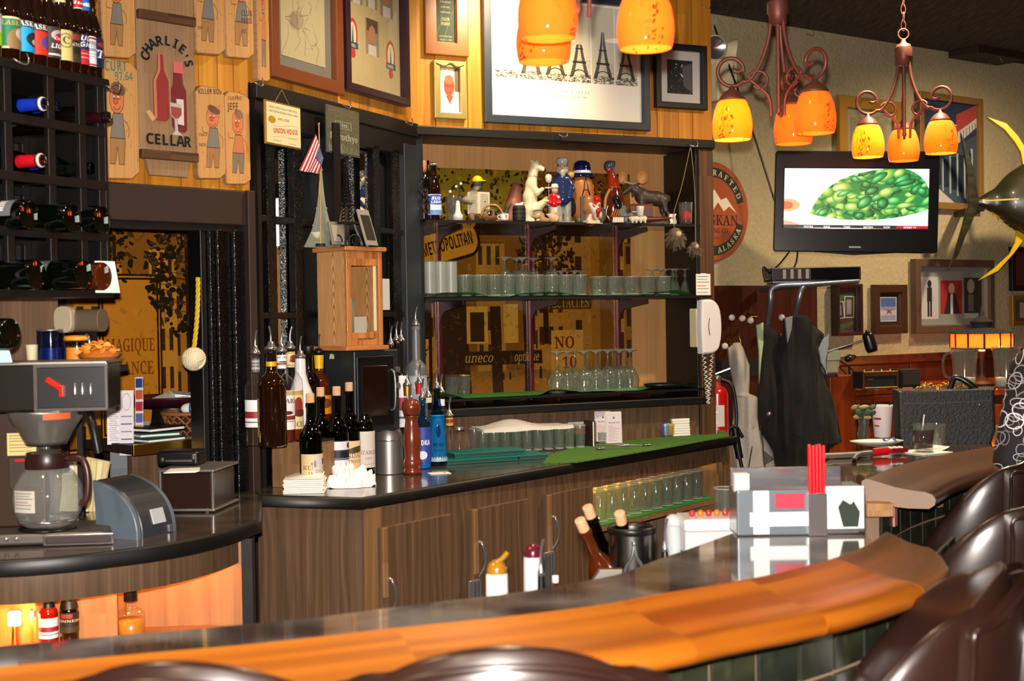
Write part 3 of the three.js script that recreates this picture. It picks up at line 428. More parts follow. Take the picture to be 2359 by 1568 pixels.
pic('framed_sketch','large framed pencil sketch with a grey mount over the mirrored window','picture',WA,[626,-250,789,194],{fw:0.04,fm:std({color:0x6e3a1c,roughness:0.35}),depth:0.035,mw:0.045,mm:col(0x6b6a62,0.8),art:tex(384,640,(g,w,h)=>{
g.fillStyle='#a8a07e';g.fillRect(0,0,w,h);const r=R(7);g.strokeStyle='rgba(64,50,40,0.55)';for(let i=0;i<26;i++){g.lineWidth=r(1,4);g.beginPath();const x=r(w*.15,w*.85),y=r(h*.1,h*.85);g.moveTo(x,y);g.bezierCurveTo(x+r(-90,90),y+r(-30,90),x+r(-90,90),y+r(0,130),x+r(-60,60),y+r(20,150));g.stroke();}
g.fillStyle='rgba(90,70,50,0.25)';for(let i=0;i<5;i++){g.beginPath();g.ellipse(r(80,300),r(100,500),r(20,50),r(30,80),r(0,3),0,7);g.fill();}})});
pic('framed_photographs','framed board of small photographs and two red crests on a cream mount','picture',WA,[800,-200,942,222],{fw:0.022,fm:std({color:0x2c1420,roughness:0.3}),depth:0.04,art:tex(512,768,(g,w,h)=>{
g.fillStyle='#b8a97c';g.fillRect(0,0,w,h);const ph=(x,y,a,b,s)=>{const r=R(s);g.fillStyle='#8c7f66';g.fillRect(x,y,a,b);g.fillStyle='#4f4538';g.fillRect(x+a*.1,y,a*.8,b*.35);g.fillStyle='#b07a58';g.beginPath();g.ellipse(x+a/2,y+b*.42,a*.26,b*.25,0,0,7);g.fill();g.fillStyle='#c8c4b8';g.fillRect(x+a*.2,y+b*.72,a*.6,b*.28);};
ph(60,250,110,150,3);ph(200,245,100,150,5);ph(330,235,118,175,9);ph(190,445,122,160,12);ph(70,40,110,150,4);ph(210,40,110,150,4);ph(340,40,110,150,4);
for(const[x,y]of [[78,560],[420,600]]){g.fillStyle='#b33a2c';g.beginPath();g.ellipse(x,y-20,42,70,0,0,7);g.fill();g.fillStyle='#d8cfa8';g.beginPath();g.ellipse(x,y-20,30,54,0,0,7);g.fill();g.fillStyle='#27436b';g.beginPath();g.moveTo(x-8,y+20);g.lineTo(x,y-66);g.lineTo(x+8,y+20);g.fill();g.fillRect(x-44,y+14,88,28);g.fillStyle='#d8cfa8';g.font='bold 20px sans-serif';g.fillText('PARIS',x-32,y+36,64);g.fillStyle='#b33a2c';g.beginPath();g.arc(x,y+62,22,0,7);g.fill();}})});
pic('award_plaque','brown wooden award plaque with a dark green engraved plate','plaque',WB,[981,-70,1077,125],{fw:0.045,fm:std({color:0x8a4e1c,roughness:0.35}),depth:0.024,gl:false,lip:[0.006,mat.gold],art:tex(256,512,(g,w,h)=>{
g.fillStyle='#10241a';g.fillRect(0,0,w,h);g.strokeStyle='#1f7a44';g.lineWidth=3;for(const a of [[90,500,250,180],[60,330,200,20],[20,440,90,300]]){g.beginPath();g.moveTo(a[0],a[1]);g.lineTo(a[2],a[3]);g.stroke();}
g.fillStyle='#b89a4a';g.textAlign='center';g.font='22px serif';['Presented','in appreciation','of the owner','of the best','steak house'].forEach((t,i)=>g.fillText(t,w/2,90+i*42));g.font='bold 34px serif';g.fillText('CLUB',w/2,320);g.fillText('PARIS',w/2,358);g.font='20px serif';g.fillText('of the Club Paris',w/2,456);g.fillText('March 17, 1990',w/2,484);})});
{
const g=pic('photo_frame','small gold photo frame with a bald man in a white shirt','picture',WB,[1003,142,1073,271],{fw:0.02,fm:std({color:0xa8995e,roughness:0.35,metalness:0.5}),depth:0.022,lip:[0.005,mat.gold],art:tex(200,360,(g,w,h)=>{
g.fillStyle='#e4d6b4';g.fillRect(0,0,w,h);g.strokeStyle='#7a6a50';g.lineWidth=4;for(let i=0;i<4;i++){g.beginPath();g.moveTo(20+i*40,0);g.lineTo(20+i*40,90);g.stroke();}g.fillStyle='#5c4a36';g.fillRect(150,0,50,190);
g.fillStyle='#eeeae2';g.beginPath();g.moveTo(10,360);g.quadraticCurveTo(20,240,70,225);g.lineTo(130,225);g.quadraticCurveTo(185,240,195,360);g.fill();g.fillStyle='#b5432a';g.beginPath();g.moveTo(66,222);g.lineTo(104,292);g.lineTo(136,222);g.fill();g.beginPath();g.ellipse(98,145,50,82,0,0,7);g.fill();g.fillStyle='#c85c3e';g.beginPath();g.ellipse(98,96,42,34,0,0,7);g.fill();g.fillStyle='#7c2818';g.fillRect(62,140,30,12);g.fillRect(106,140,30,12);g.fillRect(80,196,38,6);g.strokeStyle='#3a2a22';g.lineWidth=3;g.strokeRect(60,136,34,20);g.strokeRect(104,136,34,20);})});
const[w,h]=g.userData.box;M(g,'top_ornament',mg(tb([[-w*0.45,h/2-0.008,0.024],[-w*0.2,h/2-0.018,0.026],[0,h/2-0.004,0.027],[w*0.2,h/2-0.018,0.026],[w*0.45,h/2-0.008,0.024]],0.003,20,5),sp(0.006,8,6).translate(0,h/2-0.005,0.025)),g.children[0].material);
}
pic('tower_poster','large framed poster of six photographs of an iron tower being built','poster',WB,[1118,-16,1496,289],{fw:0.027,fm:std({color:0x2a343c,roughness:0.4}),depth:0.03,art:tex(1400,1120,(g,w,h)=>{
g.fillStyle='#ece9dc';g.fillRect(0,0,w,h);const n=6,x0=40,pw=(w-80)/n,y0=30,y1=760;const r=R(31);
const hs=[0.0,0.22,0.4,0.56,0.8,0.8];g.textAlign='center';
for(let i=0;i<n;i++){const x=x0+i*pw+4,ww=pw-8;const gr=i%2?'#d4d0bc':'#cbc8b4';g.fillStyle=gr;g.fillRect(x,y0,ww,y1-y0);g.save();g.beginPath();g.rect(x,y0,ww,y1-y0);g.clip();
for(let k=0;k<140;k++){const q=r(0,1);g.fillStyle=`rgba(120,116,100,${r(0.1, 0.35)})`;g.fillRect(x+r(0,ww),y1-210*q-6,r(10,60),r(2,6));}for(let k=0;k<190;k++){g.fillStyle=['#2c2a24','#55524a','#8f8b7c','#d8d4c4'][k%4];g.fillRect(x+r(0,ww),y1-r(0,75),r(4,26),r(3,12));}
const c=x+ww/2,T=hs[i],H=560,W2=ww*0.42;const wx=(t)=>W2*Math.pow(1-Math.min(t,1),1.9)*0.95+7;g.strokeStyle='#26221e';g.fillStyle='#26221e';
if(T){for(const s of [-1,1]){g.beginPath();for(let t=0;t<=T;t+=0.02){g.lineTo(c+s*wx(t),y1-50-t*H);}for(let t=T;t>=0;t-=0.02){const inn=t>0.62?3:Math.max(wx(t)-ww*(0.17-t*0.13),3);g.lineTo(c+s*inn,y1-50-t*H);}g.closePath();g.globalAlpha=0.82;g.fill();g.globalAlpha=1;}
g.lineWidth=2;g.strokeStyle='#8d8776';for(let t=0;t<T;t+=0.035){g.beginPath();g.moveTo(c-wx(t),y1-50-t*H);g.lineTo(c+wx(t+0.03),y1-50-(t+0.035)*H);g.moveTo(c+wx(t),y1-50-t*H);g.lineTo(c-wx(t+0.03),y1-50-(t+0.035)*H);g.globalAlpha=0.6;g.stroke();g.globalAlpha=1;}
if(T>0.3){g.fillStyle='#26221e';g.fillRect(c-wx(0.24)-4,y1-50-0.27*H,wx(0.24)*2+8,18);g.lineWidth=9;g.strokeStyle='#26221e';g.beginPath();g.arc(c,y1-50,wx(0.12)*0.95,PI,0);g.stroke();}if(T>0.5)g.fillRect(c-wx(0.47)-3,y1-50-0.49*H,wx(0.47)*2+6,12);}g.restore();}
g.fillStyle='#55504a';g.font='30px serif';[...'LA TOUR EIFFEL'].forEach((ch,i)=>g.fillText(ch,w*0.36+i*30,865));g.font='italic 20px serif';g.fillText("Construction de l'ouvrage 1887-1889",w*0.5,905);})});
pic('framed_photograph','small black frame with a white mount and a dark street photograph beside the poster','picture',WB,[1514,103,1629,248],{fw:0.02,fm:mat.black,depth:0.03,mw:0.045,mm:col(0xb4b2b2,0.8),art:tex(256,320,(g,w,h)=>{const r=R(17);g.fillStyle='#0c0c0d';g.fillRect(0,0,w,h);for(let i=0;i<160;i++){const v=r(20,120);g.fillStyle=`rgb(${v},${v},${v})`;g.fillRect(r(0,w),r(h*.1,h),r(2,14),r(2,12));}g.fillStyle='#d8d8d8';for(let i=0;i<12;i++)g.fillRect(r(80,170),r(30,150),r(3,18),r(4,16));g.fillStyle='#4a4a4c';g.beginPath();g.moveTo(150,60);g.lineTo(250,20);g.lineTo(250,300);g.lineTo(170,250);g.fill();})});
function hangSign(label,box,o,fm,art,cord){
const r=rectOn(WA,box,o),g=T('hanging_sign',label,'sign',WA.pos(r.u,r.y,o),WA.ry);M(g,'board',bx(r.w,r.h,0.008,0.002),fm);M(g,'print',new THREE.BoxGeometry(r.w-0.012,r.h-0.012,0.002),std({map:art,roughness:0.5}),[0,0,0.0045]);
if(cord)M(g,'cord',mg(tb([[-r.w*0.2,r.h/2,0],[0,r.h/2+0.045,0]],0.0012,4,5),tb([[r.w*0.2,r.h/2,0],[0,r.h/2+0.045,0]],0.0012,4,5)),col(0x8a6a48));return g;
}
hangSign('cream certificate sign with red lettering UNION HOUSE and a gold seal',[609,238,691,338],0.075,mat.gold,tex(384,448,(g,w,h)=>{g.fillStyle='#d8cfa4';g.fillRect(0,0,w,h);g.fillStyle='#3a4a34';g.textAlign='center';g.font='bold 30px serif';g.fillText('HOTEL & RESTAURANT EMPLOYEES',w/2,60,w-60);g.fillText('BARTENDERS INTERNATIONAL UNION',w/2,105,w-50);g.font='bold 34px sans-serif';g.fillText('AFL-CIO',w/2,180);g.fillStyle='#a8871c';g.beginPath();g.arc(58,190,42,0,7);g.fill();g.fillStyle='#a51d22';g.font='bold 78px sans-serif';g.save();g.translate(w*0.56,320);g.rotate(-0.1);g.fillText('UNION HOUSE',0,0,w*0.74);g.restore();g.strokeStyle='#b89a5a';g.lineWidth=5;g.beginPath();g.moveTo(60,250);g.bezierCurveTo(150,280,240,190,370,230);g.stroke();g.beginPath();g.moveTo(60,390);g.bezierCurveTo(150,330,260,380,370,340);g.stroke();g.fillStyle='#4a4a40';g.font='20px serif';g.fillText('Local Union',w*0.76,372);g.fillText('President',w*0.3,420);g.fillText('Secretary',w*0.75,430);}),true);
hangSign('dark green weathered slate sign with faint pale lettering behind the flag',[751,249,826,357],0.075,col(0x4a4a3c,0.8),tex(256,384,(g,w,h)=>{const r=R(3);g.fillStyle='#54503f';g.fillRect(0,0,w,h);for(let i=0;i<700;i++){g.fillStyle=['#47523f','#6b5a45','#3c4438','#5e6650'][i%4];g.fillRect(r(0,w),r(0,h),r(3,26),r(2,7));}g.strokeStyle='#8fa08c';g.lineWidth=4;g.strokeRect(60,110,130,60);g.fillStyle='#9aa694';g.font='bold 40px serif';g.fillText('THE',82,156);g.font='bold 74px serif';g.fillText('Dorothys',12,270,232);for(let i=0;i<40;i++){g.strokeStyle='#7c8c78';g.lineWidth=2;const x=r(0,w);g.beginPath();g.moveTo(x,h);g.lineTo(x+r(-12,12),h-r(40,90));g.stroke();}}),false);
function hook(w,px,py,o,label){const[u,y]=w.uv(px,py,o),g=T('screw_hook',label,'hook',w.pos(u,y,o),w.ry,'metal screw hooks along the beams');M(g,'wire',mg(tb([[-0.001,0.004,-0.012],[-0.018,0.002,0.012],[-0.006,-0.006,0.02],[0.014,-0.006,0.022],[0.019,0.008,0.022],[0.012,0.02,0.022]],0.0022,20,6)),mat.chrome);return g;}
hook(WA,586,193,0.042,'metal screw hook at the left end of the black trim, over the mirrored window');hook(WA,790,245,0.042,'metal screw hook on the trim above the slate sign');hook(WA,934,284,0.042,'metal screw hook where the two black trims meet');hook(WB,1293,312,0.037,'metal screw hook on the trim below the tower poster');hook(WB,1593,335,0.037,'metal screw hook at the right end of the black trim');hook(WB,1622,18,0.015,'metal screw hook high on the boards near the ceiling');
{
const p=WA.pos(WA.len-0.005,2.25,0.06),g=T('knotted_ornament','black knotted cord ornament on a string at the corner post','ornament',p,WB.ry),y1=S(110,5.3);M(g,'string',tb([[0,0,0],[0.002,-y1,0.004]],0.0012,4,5),mat.black);M(g,'knot',tb([[0,-y1,0],[-0.02,-y1-0.03,0.01],[0.012,-y1-0.07,0.006],[0.02,-y1-0.03,-0.004],[-0.01,-y1-0.05,0.012],[0.026,-y1-0.09,0.0],[0.018,-y1-0.13,0.006],[-0.004,-y1-0.1,0.002],[0.022,-y1-0.06,0.01]],0.0045,60,6),mat.black);
}
{
const e=WB.pos(WB.uv(1590,340,0.06)[0],2.24,0.06),f=T('feather_tufts','two grey-brown fur tufts hanging on cords at the right end of the top shelf','ornament',e,WB.ry);
const loc=(px,py)=>{const q=WB.at(px,py,0.09).sub(e);return [q.dot(WB.u),q.y,q.dot(WB.n)];},furM=std({color:0x6a5a46,roughness:1}),furM2=std({color:0xb8aa90,roughness:1});
M(f,'cord',mg(tb([[0,0,0],loc(1570,430),loc(1551,500),loc(1556,535)],0.0014,20,5),tb([[0.004,0,0],loc(1600,430),loc(1602,560)],0.0014,12,5)),col(0x9c8a5c));
const tuft=(px,py,R0,n)=>{const c=loc(px,py),gs=[];for(let i=0;i<n;i++){const a=rnd(0,6.28),b=Math.acos(rnd(-1,1)),d=[Math.sin(b)*Math.cos(a),Math.cos(b)-0.3,Math.sin(b)*Math.sin(a)],L=R0*rnd(0.7,1.1);gs.push(tb([c,[c[0]+d[0]*L*0.6,c[1]+d[1]*L*0.6,c[2]+d[2]*L*0.6],[c[0]+d[0]*L,c[1]+d[1]*L-L*0.2,c[2]+d[2]*L]],0.0012,3,4));}M(f,'fur',mg(gs),furM);M(f,'fur_core',sp(R0*0.62,12,9),furM).position.set(...c);M(f,'pale_spot',sp(R0*0.3,10,8),furM2).position.set(c[0],c[1],c[2]+R0*0.45);};
tuft(1556,540,0.05,260);tuft(1600,568,0.036,180);
}
// ---------- right wall ----------
{
const[u,y]=WC.uv(1642,487,0.02),g=T('brewery_sign','round red-brown wooden brewery sign with a snowy mountain','sign',WC.pos(u,y,0.004),WC.ry),r=(WC.uv(1642,375)[1]-WC.uv(1642,600)[1])/2;
M(g,'disc',capUV(ex(new THREE.Shape().absarc(0,0,r,0,6.283),0.015,0.003,1,40),r*2,r*2),[std({roughness:0.5,map:tex(768,768,(c,w)=>{const R0=w/2;c.fillStyle='#9c4a22';c.fillRect(0,0,w,w);c.strokeStyle='#1f2a20';c.lineWidth=74;c.beginPath();c.arc(R0,R0,R0*0.8,-PI*0.92,-PI*0.08);c.stroke();c.beginPath();c.arc(R0,R0,R0*0.8,PI*0.1,PI*0.9);c.stroke();
c.fillStyle='#cfc6a0';c.font='bold 62px serif';c.textAlign='center';const arc=(s,a0,a1,flip)=>[...s].forEach((ch,i)=>{const a=a0+(a1-a0)*i/(s.length-1);c.save();c.translate(R0+Math.cos(a)*R0*0.8,R0+Math.sin(a)*R0*0.8);c.rotate(a+(flip?-PI/2:PI/2));c.fillText(ch,0,22);c.restore();});arc('HAND CRAFTED',-PI*0.88,-PI*0.14,false);arc('JUNEAU, ALASKA',PI*0.86,PI*0.16,true);
c.fillStyle='#ddd3bc';c.beginPath();c.moveTo(150,400);c.lineTo(240,300);c.lineTo(290,330);c.lineTo(400,210);c.lineTo(470,290);c.lineTo(530,270);c.lineTo(640,390);c.lineTo(560,340);c.lineTo(500,380);c.lineTo(440,310);c.lineTo(380,380);c.lineTo(330,340);c.closePath();c.fill();c.fillStyle='#2c1a18';c.font='bold 112px serif';c.fillText('ALASKAN',R0,490,540);c.font='bold 50px serif';c.fillText('BREWING CO.',R0,550,380);c.font='28px serif';c.fillText('EST. 1986',R0,600);})}),col(0x5a2a14)]);
}
pic('framed_print','gold framed print on the right wall partly behind the far pendant lamp','picture',WC,[1937,228,2078,440],{fw:0.055,fm:std({color:0xa87c24,roughness:0.4,metalness:0.3}),depth:0.03,mw:0.05,mm:col(0x9a9478,0.8),art:tex(128,192,(g,w,h)=>{g.fillStyle='#8c8464';g.fillRect(0,0,w,h);g.strokeStyle='#4a4638';g.strokeRect(14,14,w-28,h-28);g.fillStyle='#6a6a4a';g.fillRect(30,60,70,90);})});
pic('street_painting','painting of a street front with a red awning and a Paris neon sign','picture',WC,[2122,220,2266,481],{fw:0.032,fm:std({color:0x7c5a2e,roughness:0.45}),depth:0.03,gl:false,art:tex(512,768,(g,w,h)=>{g.fillStyle='#1c2c46';g.fillRect(0,0,w,h*0.62);g.fillStyle='#7a7a78';g.fillRect(0,h*0.78,w,h*0.22);
g.fillStyle='#33404e';g.beginPath();g.moveTo(0,h*0.62);g.lineTo(w,h*0.3);g.lineTo(w,h);g.lineTo(w*0.55,h);g.lineTo(0,h*0.82);g.fill();g.fillStyle='#9c3a36';g.beginPath();g.moveTo(w*0.62,h*0.12);g.lineTo(w,0);g.lineTo(w,h*0.16);g.lineTo(w*0.62,h*0.3);g.fill();g.fillStyle='#b8b4aa';g.beginPath();g.moveTo(w*0.62,h*0.3);g.lineTo(w,h*0.13);g.lineTo(w,h*0.22);g.lineTo(w*0.62,h*0.42);g.fill();g.strokeStyle='#3c3a40';g.lineWidth=6;for(let i=0;i<7;i++){g.beginPath();g.moveTo(w*(0.64+i*0.055),h*(0.3-i*0.02));g.lineTo(w*(0.64+i*0.055),h*(0.42-i*0.025));g.stroke();}
g.fillStyle='#8fa0a4';for(let i=0;i<7;i++)g.fillRect(w*(0.1+i*0.13),h*(0.62-i*0.03),8+i*2,h*(0.22+i*0.05));g.fillStyle='#101c2c';for(let i=0;i<6;i++)g.fillRect(w*(0.13+i*0.13),h*(0.63-i*0.03),36+i*4,h*(0.17+i*0.05));g.fillStyle='#22361f';g.fillRect(w*0.26,h*0.2,w*0.2,h*0.15);g.fillStyle='#e4cfc6';g.font='italic bold 74px serif';g.fillText('Paris',w*0.24,h*0.27);g.fillStyle='#a8a49a';g.beginPath();g.moveTo(w*0.1,h);g.lineTo(w*0.3,h*0.86);g.lineTo(w*0.6,h);g.fill();})});
pic('framed_portraits','wide silver-brown frame holding three portrait photographs on grey','picture',WC,[2113,599,2291,764],{fw:0.035,fm:std({color:0x5c4638,roughness:0.4,metalness:0.2}),depth:0.045,lip:[0.012,col(0xa09a90,0.4,0.4)],art:tex(768,512,(g,w,h)=>{g.fillStyle='#7e827e';g.fillRect(0,0,w,h);const m=(x,y,a,b,c)=>{g.fillStyle=c;g.fillRect(x,y,a,b);};m(50,90,190,360,'#b4b4b6');g.fillStyle='#1a1818';g.beginPath();g.ellipse(145,150,22,32,0,0,7);g.fill();g.fillRect(118,180,54,120);g.fillRect(122,290,20,140);g.fillRect(150,290,20,140);
m(262,120,240,290,'#8c2224');g.fillStyle='#b89478';g.beginPath();g.ellipse(385,190,34,46,0,0,7);g.fill();g.fillStyle='#1c1a1e';g.beginPath();g.moveTo(300,410);g.lineTo(345,235);g.lineTo(430,235);g.lineTo(480,410);g.fill();m(372,240,28,170,'#cfcac4');m(524,96,200,310,'#1c1c1c');g.fillStyle='#8a8680';g.beginPath();g.ellipse(600,170,42,62,0,0,7);g.fill();g.fillStyle='#5a5650';g.fillRect(570,240,60,150);m(524,408,200,42,'#a8a49c');})});
pic('framed_print','small brown framed print of a bird flying over blue snow','picture',WC,[2018,657,2091,767],{fw:0.035,fm:std({color:0x3c2416,roughness:0.35}),depth:0.035,lip:[0.01,mat.postWood],mw:0.03,mm:col(0x1a1310),art:tex(200,280,(g,w,h)=>{g.fillStyle='#3d5a94';g.fillRect(0,0,w,h*0.4);g.fillStyle='#7a88a8';g.fillRect(0,h*0.4,w,h*0.6);g.fillStyle='#a9a0a4';g.fillRect(0,h*0.55,w,h*0.2);g.fillStyle='#6e4a2a';g.beginPath();g.moveTo(30,120);g.lineTo(90,160);g.lineTo(80,200);g.lineTo(110,180);g.lineTo(150,205);g.lineTo(125,160);g.lineTo(175,130);g.lineTo(105,148);g.fill();g.strokeStyle='#d8d8dc';g.lineWidth=6;g.strokeRect(3,3,w-6,h-6);})});
pic('framed_collage','narrow dark red framed collage with two tilted photographs and green ribbon','picture',WC,[1931,655,1988,771],{fw:0.012,fm:std({color:0x2a1412,roughness:0.4}),depth:0.05,art:tex(200,400,(g,w,h)=>{g.fillStyle='#4e1c1e';g.fillRect(0,0,w,h);g.fillStyle='#2c5430';for(const y of [40,300]){g.beginPath();g.moveTo(10,y+40);g.lineTo(180,y);g.lineTo(190,y+30);g.lineTo(60,y+80);g.lineTo(190,y+90);g.lineTo(190,y+120);g.lineTo(10,y+100);g.fill();}const ph=(x,y,a,b,t)=>{g.save();g.translate(x,y);g.rotate(t);g.fillStyle='#b8b4ae';g.fillRect(0,0,a,b);g.fillStyle='#2c2a2a';g.fillRect(7,7,a-14,b-14);g.fillStyle='#7c7a76';g.fillRect(20,30,a-46,b-60);g.restore();};ph(14,130,76,150,-0.07);ph(100,80,90,190,0.02);})});
pic('framed_picture','dark red picture in a black frame cut by the right edge of the photo','picture',WC,[2334,571,2460,668],{fw:0.025,fm:mat.black,depth:0.03,art:tex(128,96,(g,w,h)=>{g.fillStyle='#4a0d0d';g.fillRect(0,0,w,h);g.fillStyle='#741410';g.fillRect(40,20,60,60);})});
pic('framed_picture','pale picture in a bright gold frame cut by the right edge of the photo','picture',WC,[2335,681,2440,747],{fw:0.02,fm:mat.gold,depth:0.03,art:tex(128,96,(g,w,h)=>{g.fillStyle='#3c3a30';g.fillRect(0,0,w,h);g.fillStyle='#9a9684';g.fillRect(22,14,84,66);g.fillStyle='#3a3428';g.beginPath();g.ellipse(60,50,20,26,0,0,7);g.fill();})});
{
const q=(x,y,o)=>WC.at(x,y,o),c=WC.uv(1663,188,0.05),g=T('emergency_light','cream emergency light with two round lamp heads on a box','emergency light',WC.pos(c[0],c[1],0.003),WC.ry),w=S(62,6.5),h=S(95,6.5);
M(g,'housing',bx(w,h,0.09,0.008),mat.cream,[0,0,0.045]);M(g,'side_seam',bx(0.004,h*0.9,0.092),col(0x8a8068),[w*0.3,0,0.046]);
const head=(px,py,ry,rx)=>{const p=q(px,py,0.09).sub(g.position),hh=M(g,'lamp_head',lt([[0.012,-0.06],[0.03,-0.055],[0.05,-0.02],[0.06,0.0],[0.062,0.012],[0.056,0.012]],22).rotateX(PI/2),mat.cream,[p.dot(WC.u),p.y,p.dot(WC.n)],[rx,ry,0]);M(hh,'lens',lt([[0,-0.012],[0.03,-0.004],[0.056,0.01]],22).rotateX(PI/2),mat.chrome);M(hh,'stem',cy(0.008,0.008,0.06),mat.cream,[0,-0.075,-0.03]);};
head(1646,110,-0.35,0.15);head(1689,118,0.9,0.25);
}
{
const p=WC.pos(WC.uv(2234,125)[0],CEIL-0.021,0.12),g=T('ceiling_board','dark wooden mounting board with a hook on the ceiling over the mounted fish','board',p,WC.ry);M(g,'board',bxr(0.46,0.04,0.2,0.004),mat.dark);M(g,'hook',tb([[0,-0.02,0.08],[0,-0.04,0.09],[0.012,-0.05,0.09],[0.02,-0.035,0.09]],0.003,12,6),mat.chrome);
hook(WC,1862,80,0.03,'small dark hook on the right wall beside the near pendant lamp');hook(WC,2278,147,0.03,'small dark hook on the right wall over the mounted fish');
}
{
const c=atD(1971,465,5.95),g=T('television','flat black television showing green vegetables in a white bowl','television',c,-0.12);g.rotation.z=-0.035;
const w=S(364,5.95),h=S(228,5.95),sw=S(328,5.95),sh=S(140,5.95),sy=S(466-461+3,5.95);
M(g,'back_shell',bx(w*0.96,h*0.94,0.06,0.02),mat.matte,[0,0,-0.05]);
const s=rrect(w,h,0.012),q=new THREE.Path(),a=sw/2,b=sh/2;q.moveTo(-a,sy-b);q.lineTo(-a,sy+b);q.lineTo(a,sy+b);q.lineTo(a,sy-b);s.holes.push(q);M(g,'bezel',ex(s,0.03,0.004,2).translate(0,0,-0.02),mat.bezel);M(g,'lower_lip',ex([[-w*0.42,-h/2+0.004],[0,-h/2-0.014],[w*0.42,-h/2+0.004]],0.02,0.002).translate(0,0,-0.016),mat.bezel);
const scr=tex(1024,438,(g2,W2,H2)=>{const r=R(77);g2.fillStyle='#ffffff';g2.fillRect(0,0,W2,H2);g2.fillStyle='#f6b07a';g2.beginPath();g2.ellipse(30,270,90,45,0,0,7);g2.fill();g2.fillStyle='#d8643a';g2.beginPath();g2.ellipse(24,272,48,28,0,0,7);g2.fill();g2.fillStyle='#e8a888';g2.beginPath();g2.ellipse(20,410,110,28,0.15,0,7);g2.fill();
g2.fillStyle='#dfeaf4';g2.beginPath();g2.moveTo(180,340);g2.bezierCurveTo(330,420,760,450,1024,300);g2.lineTo(1024,400);g2.bezierCurveTo(700,440,420,430,180,340);g2.fill();g2.save();g2.beginPath();g2.moveTo(190,330);g2.bezierCurveTo(230,240,290,100,540,36);g2.bezierCurveTo(700,0,820,-10,900,20);g2.bezierCurveTo(980,60,1030,130,1030,220);g2.lineTo(1024,290);g2.bezierCurveTo(760,400,380,390,190,330);g2.clip();g2.fillStyle='#1f8a3c';g2.fillRect(0,0,W2,H2);
const rg=(x,y,a,b,t,c0,c1,c2)=>{g2.save();g2.translate(x,y);g2.rotate(t);g2.scale(1,b/a);const q4=g2.createRadialGradient(-a*0.25,-a*0.35,a*0.05,0,0,a);q4.addColorStop(0,c0);q4.addColorStop(0.55,c1);q4.addColorStop(1,c2);g2.fillStyle=q4;g2.beginPath();g2.arc(0,0,a,0,7);g2.fill();g2.restore();};
for(let i=0;i<150;i++){const f=r(0,1),k=i%5;rg(r(180,1040),r(10,400),r(30,80),r(18,42),r(-0.7,0.3),...[['#c8f0a0','#4cc05c','#127a34'],['#e0f4a8','#9cce50','#2c8a3a'],['#9ae8a0','#2ca84c','#0c4a20'],['#6ad07c','#1f8a3c','#083a18'],['#f0fac8','#b8d860','#5a9a38']][k]);}
g2.restore();
g2.fillStyle='#181a22';g2.fillRect(0,412,W2,26);g2.fillStyle='#c01a26';g2.fillRect(800,412,224,26);g2.fillStyle='#fff';g2.font='bold 20px sans-serif';['METRO','NEW','TIME','METRO','NEW','SPORT 11'].forEach((t,i)=>g2.fillText(t,150+i*140,432));});
M(g,'screen',new THREE.BoxGeometry(sw,sh,0.004),std({color:0x050505,roughness:0.3,emissive:0xffffff,emissiveMap:scr,emissiveIntensity:1.25}),[0,sy,0.002]);
M(g,'maker_mark',txt('SAMSUNG',0.008,0.0006),col(0x9a9a9c,0.4),[0,-h/2+0.02,0.0145]);M(g,'wall_arm',bar([0,0,-0.08],[0.05,0.0,-0.55],0.06),mat.matte);
const l=new THREE.RectAreaLight(0xf0fff0,2.2,sw*0.9,sh*0.9);l.position.set(0,sy,0.03);l.rotation.y=PI;g.add(l);
}
// ---------- pendant lamps ----------
const shadeTex=tex(512,256,(g,w,h)=>{const r=R(99);g.fillStyle='#ffffff';g.fillRect(0,0,w,h);for(let k=0;k<5;k++){const x0=r(0,w),y0=r(0,h*0.4),s=r(0.4,1.3);for(let i=0;i<30;i++){const t=r(0,1);g.fillStyle=`rgba(${r(90, 150)},${r(20, 50)},10,${r(0.5, 0.95)})`;g.beginPath();g.ellipse((x0+t*90*s+r(-12,12)+w)%w,y0+t*150+r(-10,10),r(1,6),r(1,3),r(0,1.5),0,7);g.fill();}}});
const shadeMat=phy({color:new THREE.Color().setRGB(1,0.36,0.02),map:shadeTex,roughness:0.85,transmission:0.62,thickness:0,clearcoat:0.8,clearcoatRoughness:0.08,specularIntensity:0.3});
const ironM=std({color:0x6b3c30,roughness:0.5,metalness:0.45});
const bulbM=std({color:0xffe9b0,emissive:0xffc978,emissiveIntensity:6});
const shadeG=lt([[0.03,0.127],[0.037,0.126],[0.046,0.112],[0.055,0.088],[0.0605,0.058],[0.0615,0.036],[0.059,0.014],[0.0555,0.0],[0.0535,0.001],[0.0565,0.014],[0.059,0.036],[0.058,0.058],[0.0525,0.088],[0.044,0.11],[0.036,0.123]],36);
const scroll=(cx,cyy,r0,r1,a0,a1,n=26)=>{const o=[];for(let i=0;i<=n;i++){const t=i/n,a=a0+(a1-a0)*t,r=r0+(r1-r0)*t;o.push([cx+Math.cos(a)*r,cyy+Math.sin(a)*r,0]);}return o;};
